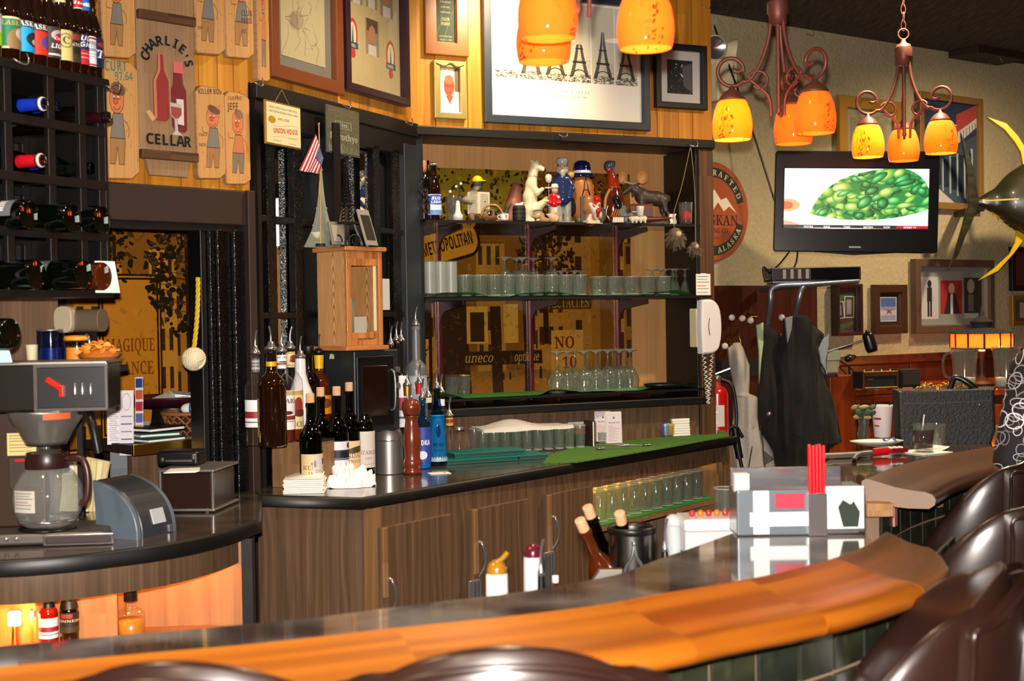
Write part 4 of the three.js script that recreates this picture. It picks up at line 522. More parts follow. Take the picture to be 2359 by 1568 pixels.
function pendant(label,px,d,bottom,angs,power){
const axis=atD(px,725-(bottom-EYE)*F/d,d),g=T('pendant_lamp',label,'pendant lamp',new V3(axis.x,bottom,axis.z));
const colY=0.40;
M(g,'collar',lt([[0,-0.05],[0.026,-0.05],[0.028,-0.02],[0.032,-0.018],[0.032,0.016],[0.028,0.018],[0.026,0.028],[0.012,0.034],[0.006,0.05],[0,0.05]],20),ironM,[0,colY,0]);
M(g,'center_rod',lt([[0,0.07],[0.004,0.075],[0.009,0.085],[0.006,0.1],[0.0075,0.105],[0.0065,0.2],[0.0065,colY-0.04],[0,colY-0.04]],12),ironM);
M(g,'top_ring',new THREE.TorusGeometry(0.02,0.0035,7,20),ironM,[0,colY+0.068,0]);
const L=CEIL-bottom-colY-0.085,n=Math.ceil(L/0.034),lg=new THREE.TorusGeometry(0.011,0.0026,6,12).scale(0.8,1.7,1),links=[];for(let i=0;i<n;i++){links.push(lg.clone().rotateY(i%2?PI/2:0).translate(0,colY+0.1+i*0.031,0));}M(g,'chain',mg(links),ironM);
M(g,'ceiling_canopy',lt([[0,0],[0.02,-0.03],[0.06,-0.012],[0.065,0],[0,0]],20),ironM,[0,CEIL-bottom-0.001,0]);
angs.forEach((a,i)=>{
const arm=M(g,'arm',mg(tb([[0.02,colY-0.03,0],[0.03,colY-0.1,0],[0.06,colY-0.18,0],[0.095,colY-0.222,0],...scroll(0.142,colY-0.19,0.047,0.036,-2.4,3.3),...scroll(0.128,colY-0.178,0.02,0.012,3.2,5.4,8)],0.0062,64,8),tb([...scroll(0.06,colY-0.222,0.02,0.034,5.6,0.4,18),[0.03,colY-0.27,0.0],[0.022,colY-0.33,0]],0.005,30,7)),ironM);arm.rotation.y=a;
const c=Math.cos(a)*0.142,s=-Math.sin(a)*0.142;
M(g,'shade_cap',lt([[0,0.168],[0.006,0.166],[0.01,0.155],[0.026,0.145],[0.04,0.127],[0.041,0.118],[0,0.118]],20),ironM,[c,0,s]);
const sh=M(g,'shade',shadeG,shadeMat,[c,0,s]);sh.rotation.y=i*2.1+px;M(sh,'bulb',sp(0.019,12,8).scale(1,1.25,1),bulbM,[0,0.072,0]);
const l=new THREE.PointLight(0xffd08a,power[i],0,2);l.position.set(0,0.072,0);l.castShadow=true;l.shadow.radius=0.8;l.name='lamp';sh.add(l);
});
return g;
}
pendant('pendant lamp with three orange glass shades nearest the camera, only shade bottoms in view',1334,2.78,2.07,[0,2.1,4.2],[0.16,0.1,0.1]);
pendant('middle pendant lamp with three orange glass shades, hanging left of the television',1795,4.0,2.035,[3.1,1.05,5.35],[0.55,0.09,0.1]);
pendant('farthest pendant lamp with three orange glass shades, hanging in front of the television',2084,5.0,2.09,[3.2,1.3,5.6],[0.55,0.1,0.22]);
// ---------- labels printed for bottles ----------
const LBL=[];const addL=(fn)=>LBL.push(fn)-1;const T2=(g,s,x,y,f,c,mw)=>{g.fillStyle=c;g.font=f;g.textAlign='center';g.fillText(s,x,y,mw);};
const plainL=(bg,items=[])=>addL((g)=>{g.fillStyle=bg;g.fillRect(0,0,256,256);for(const it of items){if(it[0]==='r'){g.fillStyle=it[5];g.fillRect(it[1],it[2],it[3],it[4]);}else if(it[0]==='e'){g.fillStyle=it[5];g.beginPath();g.ellipse(it[1],it[2],it[3],it[4],0,0,7);g.fill();}else T2(g,it[1],it[2],it[3],it[4],it[5],it[6]);}});
const q={
alGreen:plainL('#1f7a50',[['r',0,0,256,22,'#dccf9c'],['r',0,234,256,22,'#dccf9c'],['e',180,190,90,110,'#8a7048'],['e',200,130,60,50,'#c9bca8'],['t','ALASKAN',130,70,'bold 50px serif','#c9a84e',200]]),
alBlue:plainL('#109fe0',[['r',0,0,256,60,'#22242c'],['e',190,150,70,60,'#2c2a30'],['e',196,168,40,26,'#b8c4c0'],['t','ALASKAN',128,50,'bold 54px serif','#f0f0f0',210]]),
alRed:plainL('#e03018',[['r',0,0,256,64,'#26201c'],['e',190,150,66,56,'#5a4a94'],['t','ALASKAN',128,52,'bold 54px serif','#f0f0f0',210]]),
silver:plainL('#40302e',[['r',0,0,90,256,'#e8e6ec'],['r',0,216,256,16,'#cfcfd4'],['e',170,70,60,46,'#b8b0ae'],['e',176,90,46,40,'#b02434'],['t','Coors',172,104,'italic bold 36px serif','#fff',90],['t','LIGHT',170,172,'bold italic 50px sans-serif','#fff',130]]),
cream:plainL('#d8c078',[['e',128,90,50,60,'#8c8458'],['e',128,90,38,48,'#d8c078'],['t','C',128,116,'bold 80px serif','#4a4632']]),
stout:plainL('#231d16',[['t','GUINNESS',128,120,'bold 40px serif','#c8c0a8',220],['r',90,20,80,50,'#8a3226'],['r',0,180,256,76,'#3a321e']]),
budl:plainL('#1c2a58',[['t','BUD',128,56,'italic bold 58px sans-serif','#f2f2f4'],['t','LIGHT',128,106,'italic bold 54px sans-serif','#f2f2f4'],['r',0,132,256,124,'#c02030'],['r',0,158,256,8,'#e8a0a0'],['r',0,190,256,8,'#e8a0a0']]),
bud:plainL('#e6e8ec',[['r',0,14,256,16,'#a81c28'],['r',0,232,256,14,'#a81c28'],['e',128,86,70,44,'#9aa0a8'],['t','Bud',128,104,'italic bold 56px serif','#e8e8ea'],['r',30,150,200,4,'#5a5e66'],['r',30,170,200,4,'#8a8e96']]),
lime:plainL('#c4d4d8',[['r',0,150,256,106,'#9ad818'],['t','ALASKAN',128,40,'bold 46px serif','#2a2a2a',200]]),
lite:plainL('#161c38',[['r',0,100,256,70,'#2a3a70'],['t','LITE',128,170,'italic bold 90px serif','#f0f0f4'],['e',170,60,40,20,'#a02838']]),
neckRed:plainL('#c8202a',[['r',0,0,256,20,'#f0f0f0'],['r',0,232,256,24,'#f0f0f0'],['t','Bud',128,160,'italic bold 90px serif','#f4f4f4']]),neckBlue:plainL('#2560b0',[['e',150,130,60,40,'#dce6f4']]),
rum:plainL('#e4e4e6',[['t','BACARDI',128,60,'bold 44px serif','#2c1c1c',230],['r',20,190,216,4,'#3a3a40'],['e',128,130,44,14,'#4a2422'],['r',40,150,176,30,'#7a3426']]),
spiced:plainL('#dccb98',[['r',0,10,256,26,'#b89a58'],['e',140,110,40,60,'#8a2c26'],['e',150,150,56,24,'#5a2420'],['t','SPICED',128,236,'bold 44px serif','#5a4632',220]]),
wineCream:addL((g)=>{g.fillStyle='#d9bf8e';g.fillRect(0,0,256,256);g.fillStyle='#4a3620';g.beginPath();g.ellipse(170,64,90,22,-0.15,0,7);g.fill();T2(g,'KENDALL',128,120,'44px serif','#4a3a22',220);T2(g,'JACKSON',128,156,'30px serif','#4a3a22',180);}),
wineOval:addL((g)=>{g.fillStyle='#d4d6dc';g.fillRect(0,0,256,256);g.strokeStyle='#2a3460';g.lineWidth=8;g.strokeRect(6,6,244,60);g.fillStyle='#14161c';g.fillRect(0,70,256,44);g.strokeRect(6,120,244,130);g.fillStyle='#d8c838';g.beginPath();g.ellipse(128,180,70,38,0,0,7);g.fill();T2(g,'ESTATE',128,190,'bold 28px serif','#4a4410');g.fillStyle='#2a2a58';g.beginPath();g.arc(190,36,18,0,7);g.fill();}),
wineGrey:plainL('#c8c4bc',[['e',60,80,30,36,'#8a8aa0'],['t','ESTANCIA',140,160,'34px serif','#4a464a',190],['t','2004',140,196,'22px serif','#6a666a'],['r',20,226,216,3,'#8a8680']]),
yellow:plainL('#d8a80c',[['r',0,150,256,106,'#caa23c'],['r',30,170,196,60,'#e0c88c']]),
gin:plainL('#8fb4c0',[['r',0,0,256,26,'#29b8d0'],['e',128,130,80,110,'#c4cdd2'],['e',128,130,66,96,'#aab8c0'],['e',128,90,26,34,'#3a5a8a'],['t','DRY GIN',128,170,'bold 26px serif','#3a4a5a'],['r',80,190,96,3,'#5a6a78']]),
shelfBeer:plainL('#dfe8f4',[['e',128,70,120,60,'#2a50b0'],['t','BUD',120,70,'italic bold 50px sans-serif','#fff'],['t','LIGHT',128,112,'italic bold 44px sans-serif','#fff'],['r',0,190,256,66,'#6a94d0']]),
vodka:plainL('#e4e4e8',[['r',20,110,216,60,'#8c2030'],['r',0,200,256,10,'#40454f']]),orange:plainL('#d88a18',[['e',128,120,70,60,'#7a3c10'],['r',0,0,256,20,'#2a1a08']]),grey:plainL('#5c6068',[['r',20,40,216,30,'#aeb2b8'],['r',20,100,216,30,'#9a9ea4'],['t','WINE',128,200,'bold 60px sans-serif','#d8d8da']]),
blue:plainL('#2440a0',[['t','VODKA',128,130,'bold 50px sans-serif','#e8ecf8',220],['e',128,200,50,30,'#d0dcf4']]),grove:addL((g)=>{g.fillStyle='#8d98a2';g.fillRect(0,0,256,256);g.strokeStyle='#e0e4e8';const br=(x,y,a,l,w)=>{if(l<8)return;g.lineWidth=w;g.beginPath();g.moveTo(x,y);const X=x+Math.cos(a)*l,Y=y+Math.sin(a)*l;g.lineTo(X,Y);g.stroke();br(X,Y,a-0.4,l*0.76,w*0.75);br(X,Y,a+0.42,l*0.74,w*0.75);};br(128,256,-PI/2,70,9);}),
note:plainL('#e8e4da',[['r',20,30,200,8,'#6a6a70'],['r',20,60,180,8,'#8a8a90'],['r',20,90,210,8,'#6a6a70'],['r',20,130,160,8,'#b04a4a'],['r',20,160,200,8,'#7a7a80'],['r',20,200,190,8,'#7a7a80']]),
};
const lblTex=tex(2048,1024,(g)=>LBL.forEach((fn,i)=>{g.save();g.translate((i%8)*256,Math.floor(i/8)*256);g.beginPath();g.rect(0,0,256,256);g.clip();fn(g);g.restore();}));
const lblMat=std({map:lblTex,roughness:0.55});
const cellUV=(g,i)=>{const u=g.attributes.uv,c=(i%8)/8,r=1-(Math.floor(i/8)+1)/4;for(let k=0;k<u.count;k++)u.setXY(k,c+(0.02+u.getX(k)*0.96)/8,r+(0.02+u.getY(k)*0.96)/4);return g;};
const PROF={
wine:[[0,0],[.92,0],[1,.015],[1,.58],[.95,.64],[.72,.7],[.45,.755],[.39,.8],[.37,.94],[.43,.95],[.43,.985],[.36,1],[0,1]],
beer:[[0,0],[.92,0],[1,.02],[1,.5],[.95,.57],[.72,.67],[.48,.77],[.42,.93],[.48,.94],[.48,.985],[.42,1],[0,1]],
liquor:[[0,0],[.94,0],[1,.02],[1,.6],[.95,.66],[.7,.72],[.42,.76],[.37,.8],[.36,.96],[.42,.965],[.42,1],[0,1]],
bell:[[0,0],[.9,0],[1,.04],[.97,.3],[.9,.5],[.78,.64],[.55,.74],[.38,.82],[.34,.96],[.4,.965],[.4,1],[0,1]],
gown:[[0,0],[.94,0],[1,.02],[.98,.45],[.9,.55],[.6,.68],[.42,.8],[.4,.99],[.36,1],[0,1]],
tall:[[0,0],[.94,0],[1,.02],[1,.66],[.93,.7],[.6,.73],[.4,.75],[.38,.97],[.42,.97],[.42,1],[0,1]],
};
const glassCol={green:phy({color:0x2c5a14,roughness:0.03,transmission:1,thickness:0}),olive:phy({color:0x6a5a10,roughness:0.03,transmission:1,thickness:0}),brown:mat.darkGlass,clear:mat.glass,blue:phy({color:0x6ab8e0,roughness:0.03,transmission:1,thickness:0}),frost:phy({color:0xb8c0c8,roughness:0.35,transmission:0.8,thickness:0}),amber:phy({color:0x4a1c06,roughness:0.05,clearcoat:1}),dkgreen:phy({color:0x030603,roughness:0.05,clearcoat:1}),beer:phy({color:0x1c0a03,roughness:0.05,clearcoat:1,clearcoatRoughness:0.03})};
const wineDark=col(0x120408,0.2),pourM=mat.chrome;
function bottle(name,label,pos,o,group){
const{type='wine',r=0.0375,h=0.3,m=glassCol.green,lab,neck,top,liquid,ry=0,back}=o;
const g=T(name,label,'bottle',pos,ry,group),p=PROF[type].map(([a,b])=>[a*r,b*h]);
M(g,'body',lt(p,22),m);const at=(t)=>{let i=1;const P=PROF[type];while(i<P.length-1&&P[i][1]<t)i++;const k=(t-P[i-1][1])/(P[i][1]-P[i-1][1]||1);return lerp(P[i-1][0],P[i][0],cl(k))*r;};
if(liquid)M(g,'liquid',lt([[0,0.004],[r*0.94,0.004],...PROF[type].filter(([,b])=>b>0.02&&b<liquid[0]).map(([a,b])=>[a*r*0.95,b*h]),[at(liquid[0])*0.95,liquid[0]*h],[0,liquid[0]*h]],18),liquid[1]);
const wrap=(nm2,cell,y0,y1,arc)=>{const a=Math.max(at(y0+0.001),at((y0+y1)/2))*1.012,b=at(y1)*1.012;M(g,nm2,cellUV(new THREE.CylinderGeometry(b,a,(y1-y0)*h,20,1,true,-arc/2,arc),cell),lblMat,[0,(y0+y1)/2*h,0]);};
if(lab)wrap('label',lab[0],lab[1],lab[2],lab[3]??3.4);if(back)wrap('back_label',back[0],back[1],back[2],back[3]);
if(neck){if(typeof neck[0]==='number')wrap('neck_label',neck[0],neck[1],neck[2],5.5);else M(g,'neck_band',lt([[at(neck[1])*1.03,neck[1]*h],[at(neck[2])*1.04,neck[2]*h]],16),neck[0]);}
const rt=r*0.36;
if(top==='cork')M(g,'cork',lt([[0,0],[rt,0],[rt*1.02,0.004],[rt*1.02,0.03],[rt*0.92,0.033],[0,0.033]],14),mat.cork,[0,h-0.003,0]);
if(top==='pour')M(g,'pourer',mg(lt([[0,0],[rt*1.25,0],[rt*1.25,0.008],[rt*0.75,0.014],[rt*0.6,0.026],[0,0.027]],12),tb([[0,0.02,0],[0.001,0.05,0],[0.006,0.075,0.004]],0.0033,10,7)),pourM,[0,h,0]);
if(top==='pourBlack')M(g,'pourer',mg(lt([[0,0],[rt*1.25,0],[rt*1.25,0.012],[rt*0.7,0.02],[0,0.022]],12),tb([[0,0.02,0],[0.0,0.05,0],[0.003,0.07,0.002]],0.0035,10,7)),mat.plasticBlack,[0,h,0]);
if(top==='cap')M(g,'cap',lt([[rt*1.5,-0.008],[rt*1.45,0.002],[rt*1.2,0.004],[0,0.004]],14),mat.steel,[0,h,0]);
if(Array.isArray(top))M(g,'cap',lt([[0,0],[rt*1.35,0],[rt*1.35,top[1]],[rt*1.2,top[1]+0.003],[0,top[1]+0.003]],14),top[0],[0,h-0.012,0]);
return g;
}
// ---------- wine rack on the left ----------
const WR=new Wall(xd(5,3.2),xd(247,3.52)),rackTop=2.17;
{
const g=T('wine_rack','tall black wooden wine rack of square cells at the left edge','wine rack',new V3());const us=[-120,-52,24,123,194,237].map((x)=>WR.uv(x,450)[0]),ys=[135,267,402,531,672].map((y)=>WR.uv(5,y)[1]),rackM=std({color:0x0b0807,roughness:0.5}),D=0.3;
slabOn(g,'back_board',WR,us[0],us[5]+0.02,ys[4],ys[0],0.012,mat.matte,-D);slabOn(g,'top_board',WR,us[0],us[5]+0.03,rackTop-0.03,rackTop-0.006,D,rackM,0.004,0.002);slabOn(g,'bottom_board',WR,us[0],us[5]+0.03,ys[4]-0.012,ys[4]+0.006,D,rackM,0.006,0.002);
us.forEach((u)=>{for(const o of [0,-D+0.02])slabOn(g,'upright',WR,u-0.012,u+0.012,ys[4],ys[0],0.016,rackM,o,0.002);});ys.slice(1,4).forEach((y)=>{for(const o of [0.003,-D+0.022])slabOn(g,'cross_slat',WR,us[0],us[5]+0.012,y-0.012,y+0.012,0.018,rackM,o,0.002);});
slabOn(g,'side_board',WR,us[5]+0.012,us[5]+0.022,ys[4],ys[0],D,rackM,0,0.002);slabOn(g,'support_post',WR,us[2]-0.01,us[2]+0.01,CT,ys[4],0.02,rackM,-0.27,0.002);
hook(WR,38,142,0.012,'metal screw hook on the wine rack under the beer bottles');hook(WR,250,203,0.012,'metal screw hook at the right end of the wine rack');
}
{
const B=[[-24,'lime','beer bottle with a lime green and white label, partly cut by the left edge'],[20,'alGreen','beer bottle with a green label banded in cream on top of the wine rack'],[52,'alBlue','beer bottle with a bright blue label on top of the wine rack'],[83,'alRed','beer bottle with an orange-red label on top of the wine rack'],[113,'silver','beer bottle with a white and dark silver label on the wine rack'],[141,'cream','beer bottle with a plain cream label on top of the wine rack'],[160,'stout','beer bottle with a dark label and pale lettering on the wine rack'],[180,'budl','beer bottle with a blue over red label on the wine rack'],[197,'bud','beer bottle with a white label edged in red on the wine rack'],[211,'lite','beer bottle with a dark blue label at the right end of the wine rack']];
B.forEach(([px,c,label],i)=>{const u=WR.uv(px,130,-0.05)[0],p=WR.pos(u,rackTop-0.006,-0.05);bottle('beer_bottle',label,p,{type:'beer',r:0.0305,h:0.235,m:glassCol.beer,lab:[q[c],0.14,0.48,3.6],neck:i===7?[q.neckRed,0.78,0.92]:i===8?[q.neckBlue,0.78,0.92]:i===4?[mat.steel,0.8,0.9]:i===5?[mat.cream,0.8,0.92]:undefined,top:'cap',ry:WR.ry-0.3},'beer bottles on top of the wine rack');});
}
{
const lie=(px,py,d,neckOut,o,label)=>{const h=o.h??0.3,b=bottle('wine_bottle',label,new V3(),{type:o.type??'wine',r:0.0375,h,m:o.m??glassCol.dkgreen,neck:o.neck,lab:o.lab,top:o.top,ry:0},'wine bottles lying in the rack');const p=atD(px,py,d);const ax=new V3(0.955,0,0.295);if(!neckOut)ax.multiplyScalar(-1);const qn=new THREE.Quaternion().setFromUnitVectors(new V3(0,1,0),ax);b.quaternion.copy(qn);if(o.roll)b.rotateY(o.roll);b.position.copy(p).addScaledVector(ax,neckOut?-h:0);return b;};
const cap=(c)=>[std({color:c,roughness:0.25,metalness:0.2}),0.76,1];
lie(104,239,3.28,true,{neck:cap(0x1434b8),top:[col(0xd0d4dc,0.3),0.006]},'wine bottle with a blue capsule in front, top row of the rack');
lie(132,243,3.42,true,{neck:cap(0x1440b0)},'wine bottle with a blue capsule behind its twin, top row of the rack');lie(252,270,3.5,true,{neck:cap(0x2a0a14),m:mat.darkGlass},'wine bottle with a dark maroon neck sticking out past the rack');
lie(100,369,3.27,true,{neck:cap(0xc01422),top:[col(0xd8c4c4,0.3),0.006]},'wine bottle with a red capsule in the second row of the rack');lie(125,374,3.42,true,{neck:cap(0x1440b0)},'wine bottle with a blue capsule behind the red one, second row');lie(214,387,3.52,true,{neck:cap(0x101014)},'wine bottle with a black capsule at the right of the second row');
const wl=[q.note,0.1,0.45,2.0];
lie(30,492,3.25,true,{neck:cap(0x0c0c10)},'dark wine bottle neck at the left of the third row');lie(70,494,3.22,false,{lab:[q.grey,0.1,0.45,1.6],roll:0.4},'wine bottle with a grey label lying base out, third row');lie(168,501,3.33,false,{lab:wl,roll:2.4},'wine bottle lying base out in the middle of the third row');lie(238,505,3.46,false,{lab:wl,roll:2.6},'wine bottle lying base out at the right of the third row');
lie(19,626,3.24,true,{neck:cap(0x5a1020),top:[col(0xd0c0c4,0.3),0.004]},'wine bottle with a maroon capsule at the left edge, lowest row');lie(86,632,3.22,false,{},'black wine bottle lying base out at the left of the lowest row');lie(128,637,3.36,true,{neck:cap(0xd00c0c)},'wine bottle with a bright red capsule in the lowest row');lie(196,631,3.33,false,{lab:[q.grey,0.3,0.62,1.6],roll:0.3},'wine bottle with a silver-lettered label in the lowest row');lie(240,636,3.46,false,{m:glassCol.amber},'reddish wine bottle lying base out at the right of the lowest row');
lie(26,768,3.14,false,{},'dark wine bottle lying below the rack at the left edge');
const p=WR.at(247,640,0.012),w=S(66,3.5),n=tag(M(scene,'paper_card',ex([[-w/2,-0.04],[w/2,-0.04],[w*0.3,0.045],[-w/2,0.045]],0.002),mat.paper),'blank white card stuck on the right end of the wine rack','card');n.position.copy(p);n.rotation.y=WR.ry-0.2;
}
// ---------- things on the left counter ----------
const steelDark=std({color:0x6a6560,roughness:0.42,metalness:0.75});
{
const o=atY(112,1247,CT),k=1/901,X=(px)=>(px-112)*k,Y=(py)=>(1247-py)*k,g=T('coffee_maker','stainless drip coffee maker with a black switch panel and red switch','coffee maker',o,0.12);
M(g,'base',bx(0.4,0.03,0.2,0.008),steelDark,[X(70),0.018,-0.03]);M(g,'base_trim',bx(0.172,0.028,0.012,0.003),mat.chrome,[X(194),0.016,0.078]);M(g,'base_insert',bx(0.158,0.016,0.006,0.002),mat.dark,[X(194),0.016,0.085]);
for(const[x,z]of [[-0.12,0.06],[0.15,0.06],[-0.12,-0.1],[0.15,-0.1]])M(g,'foot',cy(0.012,0.014,0.006,12),mat.plasticBlack,[x,-0.001,z]);M(g,'warmer_plate',lt([[0,0.033],[0.07,0.033],[0.072,0.037],[0,0.038]],28),mat.plasticBlack);
for(const x of [-0.115,-0.085,-0.06])M(g,'screw',sp(0.006,8,6),mat.chrome,[x,0.022,0.072]);
M(g,'column',bx(0.18,0.31,0.09,0.006),std({color:0x3c2a20,roughness:0.4,metalness:0.5}),[X(20),0.188,-0.085]);M(g,'sticker',cellUV(new THREE.BoxGeometry(0.072,0.058,0.002),q.note),std({map:lblTex,color:0xe8d890,roughness:0.6}),[X(49),Y(1024),-0.038]);
M(g,'control_plate',bx(0.068,0.08,0.004,0.002),mat.dark,[X(50),Y(1090),-0.037]);M(g,'red_light',bx(0.036,0.008,0.006,0.002),std({color:0xd01010,roughness:0.3}),[X(50),Y(1061),-0.033]);
M(g,'head',bx(0.4,0.122,0.2,0.008,2),std({color:0x2c2622,roughness:0.3,metalness:0.6}),[X(80),Y(890),-0.03]);M(g,'head_top',bx(0.405,0.008,0.205,0.003),mat.steel,[X(80),Y(838)+0.003,-0.03]);
M(g,'panel',bx(0.17,0.104,0.01,0.003),mat.plasticBlack,[X(184),Y(890),0.073]);M(g,'panel_frame',ex((()=>{const s=rrect(0.178,0.116,0.004),h=new THREE.Path();h.moveTo(-0.083,-0.052);h.lineTo(-0.083,0.052);h.lineTo(0.083,0.052);h.lineTo(0.083,-0.052);s.holes.push(h);return s;})(),0.006,0.001),mat.chrome,[X(184),Y(890),0.073]);
const sw=M(g,'red_switch',bx(0.042,0.014,0.014,0.003),std({color:0xe01808,roughness:0.25}),[X(148),Y(880),0.084]);sw.rotation.z=-0.6;M(g,'red_switch',bx(0.012,0.03,0.014,0.003),sw.material,[X(165),Y(898),0.084]);
for(const x of [194,210,228])M(g,'toggle',lt([[0.004,0],[0.005,0.004],[0.004,0.028],[0,0.032]],10),mat.chrome,[X(x),Y(908),0.084]);
M(g,'brew_basket',lt([[0,-0.088],[0.05,-0.086],[0.056,-0.075],[0.068,-0.05],[0.072,-0.046],[0.088,-0.02],[0.092,-0.004],[0.094,0],[0.088,0.002]],32),mat.steel,[0,Y(945),0]);M(g,'spray_tip',cy(0.008,0.012,0.02,12),mat.chrome,[0,Y(1046),0]);
M(g,'basket_label',new THREE.CylinderGeometry(0.0942,0.0925,0.016,20,1,true,0.15,0.75),col(0xc85a2c),[0,Y(954),0]);M(g,'basket_handle',tb([[0.085,Y(945),0.02],[X(215),Y(948),0.05],[X(228),Y(975),0.07],[X(242),Y(1038),0.085]],0.011,20,8),mat.plasticBlack);
const d=T('coffee_decanter','empty round glass coffee decanter with a brown collar and handle on the warmer','coffee pot',o.clone().add(new V3(0,0.0385,0.0)),0.3);
M(d,'bowl',lt([[0,0],[0.05,0.0],[0.068,0.012],[0.084,0.045],[0.0885,0.075],[0.084,0.105],[0.068,0.137],[0.048,0.155],[0.045,0.165]],36),mat.glassHi);M(d,'collar',lt([[0.046,0.148],[0.053,0.15],[0.053,0.172],[0.05,0.19],[0.047,0.19],[0.046,0.15]],28),col(0x2a1512,0.35));M(d,'lid',lt([[0,0.2],[0.018,0.198],[0.03,0.19],[0.047,0.186],[0,0.186]],24),mat.steel);
M(d,'handle',tb([[0.05,0.175,0.012],[0.085,0.172,0.03],[0.098,0.14,0.036],[0.094,0.07,0.036],[0.08,0.055,0.03]],0.0095,30,8),col(0x3a1c16,0.35));M(d,'printed_panel',cellUV(new THREE.CylinderGeometry(0.09,0.0895,0.055,12,1,true,-1.0,0.7),q.note),std({map:lblTex,transparent:true,opacity:0.6,roughness:0.5}),[0,0.075,0]);
M(d,'band',lt([[0.0715,0.013],[0.074,0.018],[0.0735,0.024],[0.071,0.018]],30),mat.chrome);
}
{
const o=atY(300,1236,CT),g=T('card_terminal','blue-grey card terminal with a rounded front on the left counter','card terminal',o,-0.42),P=[[-0.085,0.0],[0.038,0.0],[0.044,0.03],[0.034,0.075],[0.005,0.115],[-0.04,0.138],[-0.09,0.146]];
const s=new THREE.Shape();s.moveTo(-0.078,0);s.lineTo(0.05,0);s.bezierCurveTo(0.052,0.06,0.02,0.125,-0.09,0.145);s.lineTo(-0.078,0);
M(g,'side_shell',ex(s,0.012,0.002,1,16).translate(0,0,0.02),col(0x53606c,0.4));M(g,'body',ex(s,0.12,0.002,1,16).translate(0.003,0,-0.104),col(0x2c3036,0.35));M(g,'side_shell',ex(s,0.012,0.002,1,16).translate(0,0,-0.12),col(0x53606c,0.4));
M(g,'paper_slot',bx(0.004,0.04,0.05,0.001),col(0xa8b0b8,0.3),[0.05,0.05,-0.05],[0,0,0.3]);M(g,'clip',bx(0.008,0.02,0.014,0.002),mat.chrome,[0.056,0.012,-0.09]);
}
{
const o=atY(432,1180,CT),g=T('metal_box','dark brown counter box with chrome corner rods beside the door frame','box',o,-0.12),w=0.15,h=0.118,d=0.2;
M(g,'body',bx(w,h-0.012,d,0.004),std({color:0x2e1c14,roughness:0.3,metalness:0.3}),[0,h/2+0.004,-d/2]);M(g,'top_plate',bx(w+0.02,0.008,d+0.02,0.003),mat.steel,[0,h+0.004,-d/2]);M(g,'base_plate',bx(w+0.02,0.008,d+0.02,0.003),mat.steel,[0,0.008,-d/2]);
for(const x of [-1,1])M(g,'corner_rod',cy(0.005,0.005,h-0.01,10),mat.chrome,[x*(w/2+0.004),0.01,0.004]);
for(const x of [-0.06,0.06])M(g,'foot',sp(0.008,8,6),mat.chrome,[x,0.006,0.0]);
const b=T('card_reader','glossy black receipt printer lying on the counter box','printer',o.clone().add(new V3(-0.045,h+0.008,-0.13)),-0.1);M(b,'body',bx(0.13,0.045,0.09,0.012,2),mat.plasticBlack,[0,0.0225,0]);M(b,'paper_slot',bx(0.08,0.006,0.004,0.001),mat.chrome,[0.005,0.016,0.045]);M(b,'button',bx(0.008,0.016,0.006,0.002),mat.chrome,[0.05,0.028,0.044]);M(b,'button',bx(0.008,0.012,0.006,0.002),mat.chrome,[-0.045,0.02,0.044]);
const pp=(n,px,py,hgt,w2,d2,ry,label,hh=0.004)=>{const m=T(n,label,'paper',atY(px,py,hgt),ry,'papers around the counter box');for(let i=0;i<3;i++)M(m,'sheet',bx(w2*(1-i*0.04),hh/3,d2),mat.paper,[i*0.004,hh/6+i*hh/3,-d2/2],[0,i*0.06,0]);};
pp('paper_stack',414,1089,CT+h+0.008,0.09,0.09,0.1,'white sheets of paper on top of the counter box');
}
{
const o=atY(290,1082,CT),g=T('leaflet_holder','chrome stand of white leaflets behind the card terminal','leaflet stand',atY(292,1138,CT),0.1),d=-g.position.z,k=d/F,w=84*k;
M(g,'base',bx(w+0.01,0.012,0.08,0.003),mat.chrome,[0,0.03,-0.03]);M(g,'front_lip',bx(w+0.01,0.05,0.003,0.001),mat.glass,[0,0.06,0.01]);M(g,'foot',bx(w,0.024,0.06,0.002),mat.steel,[0,0.012,-0.03]);M(g,'backrest',bx(w+0.01,0.2,0.003,0.001),col(0x6a7078,0.3),[0,0.13,-0.07],[-0.1,0,0]);
const art=tex(512,512,(c,W2,H2)=>{c.fillStyle='#dcd8de';c.fillRect(0,0,W2,H2);c.fillStyle='#4a4a6a';for(let i=0;i<16;i++)c.fillRect(20+(i%3)*8,150+i*21,120-(i*37)%50,5);c.font='bold 30px serif';c.fillText('MENU',40,110);c.strokeStyle='#8a88a0';c.lineWidth=5;c.beginPath();c.ellipse(256,90,50,66,0,0,7);c.stroke();for(let i=0;i<5;i++){c.fillStyle=i%2?'#4a3f8a':'#7a78a0';c.fillRect(190,200+i*60,130,9);}const cs=['#28408a','#c05a3a','#b02a3a','#5a64a0','#c89a2a','#3a8aa8'];cs.forEach((cc,i)=>{c.fillStyle=cc;c.fillRect(352,10+i*84,150,66);});});
const am=std({map:art,roughness:0.5}),leaf=(x,y,w2,h2,u,z,r)=>{const b=new THREE.BoxGeometry(w2,h2,0.003),uv=b.attributes.uv;for(let i=0;i<uv.count;i++)uv.setX(i,u+uv.getX(i)/3);M(g,'leaflet',b,am,[x,y,z],[-0.08,r,0]);};
leaf(-28*k,145*k+0.03,33*k,105*k,0,-0.03,0.1);leaf(2*k,150*k+0.02,33*k,150*k,1/3,-0.01,-0.1);leaf(28*k,172*k+0.02,22*k,165*k,2/3,-0.035,-0.5);
}
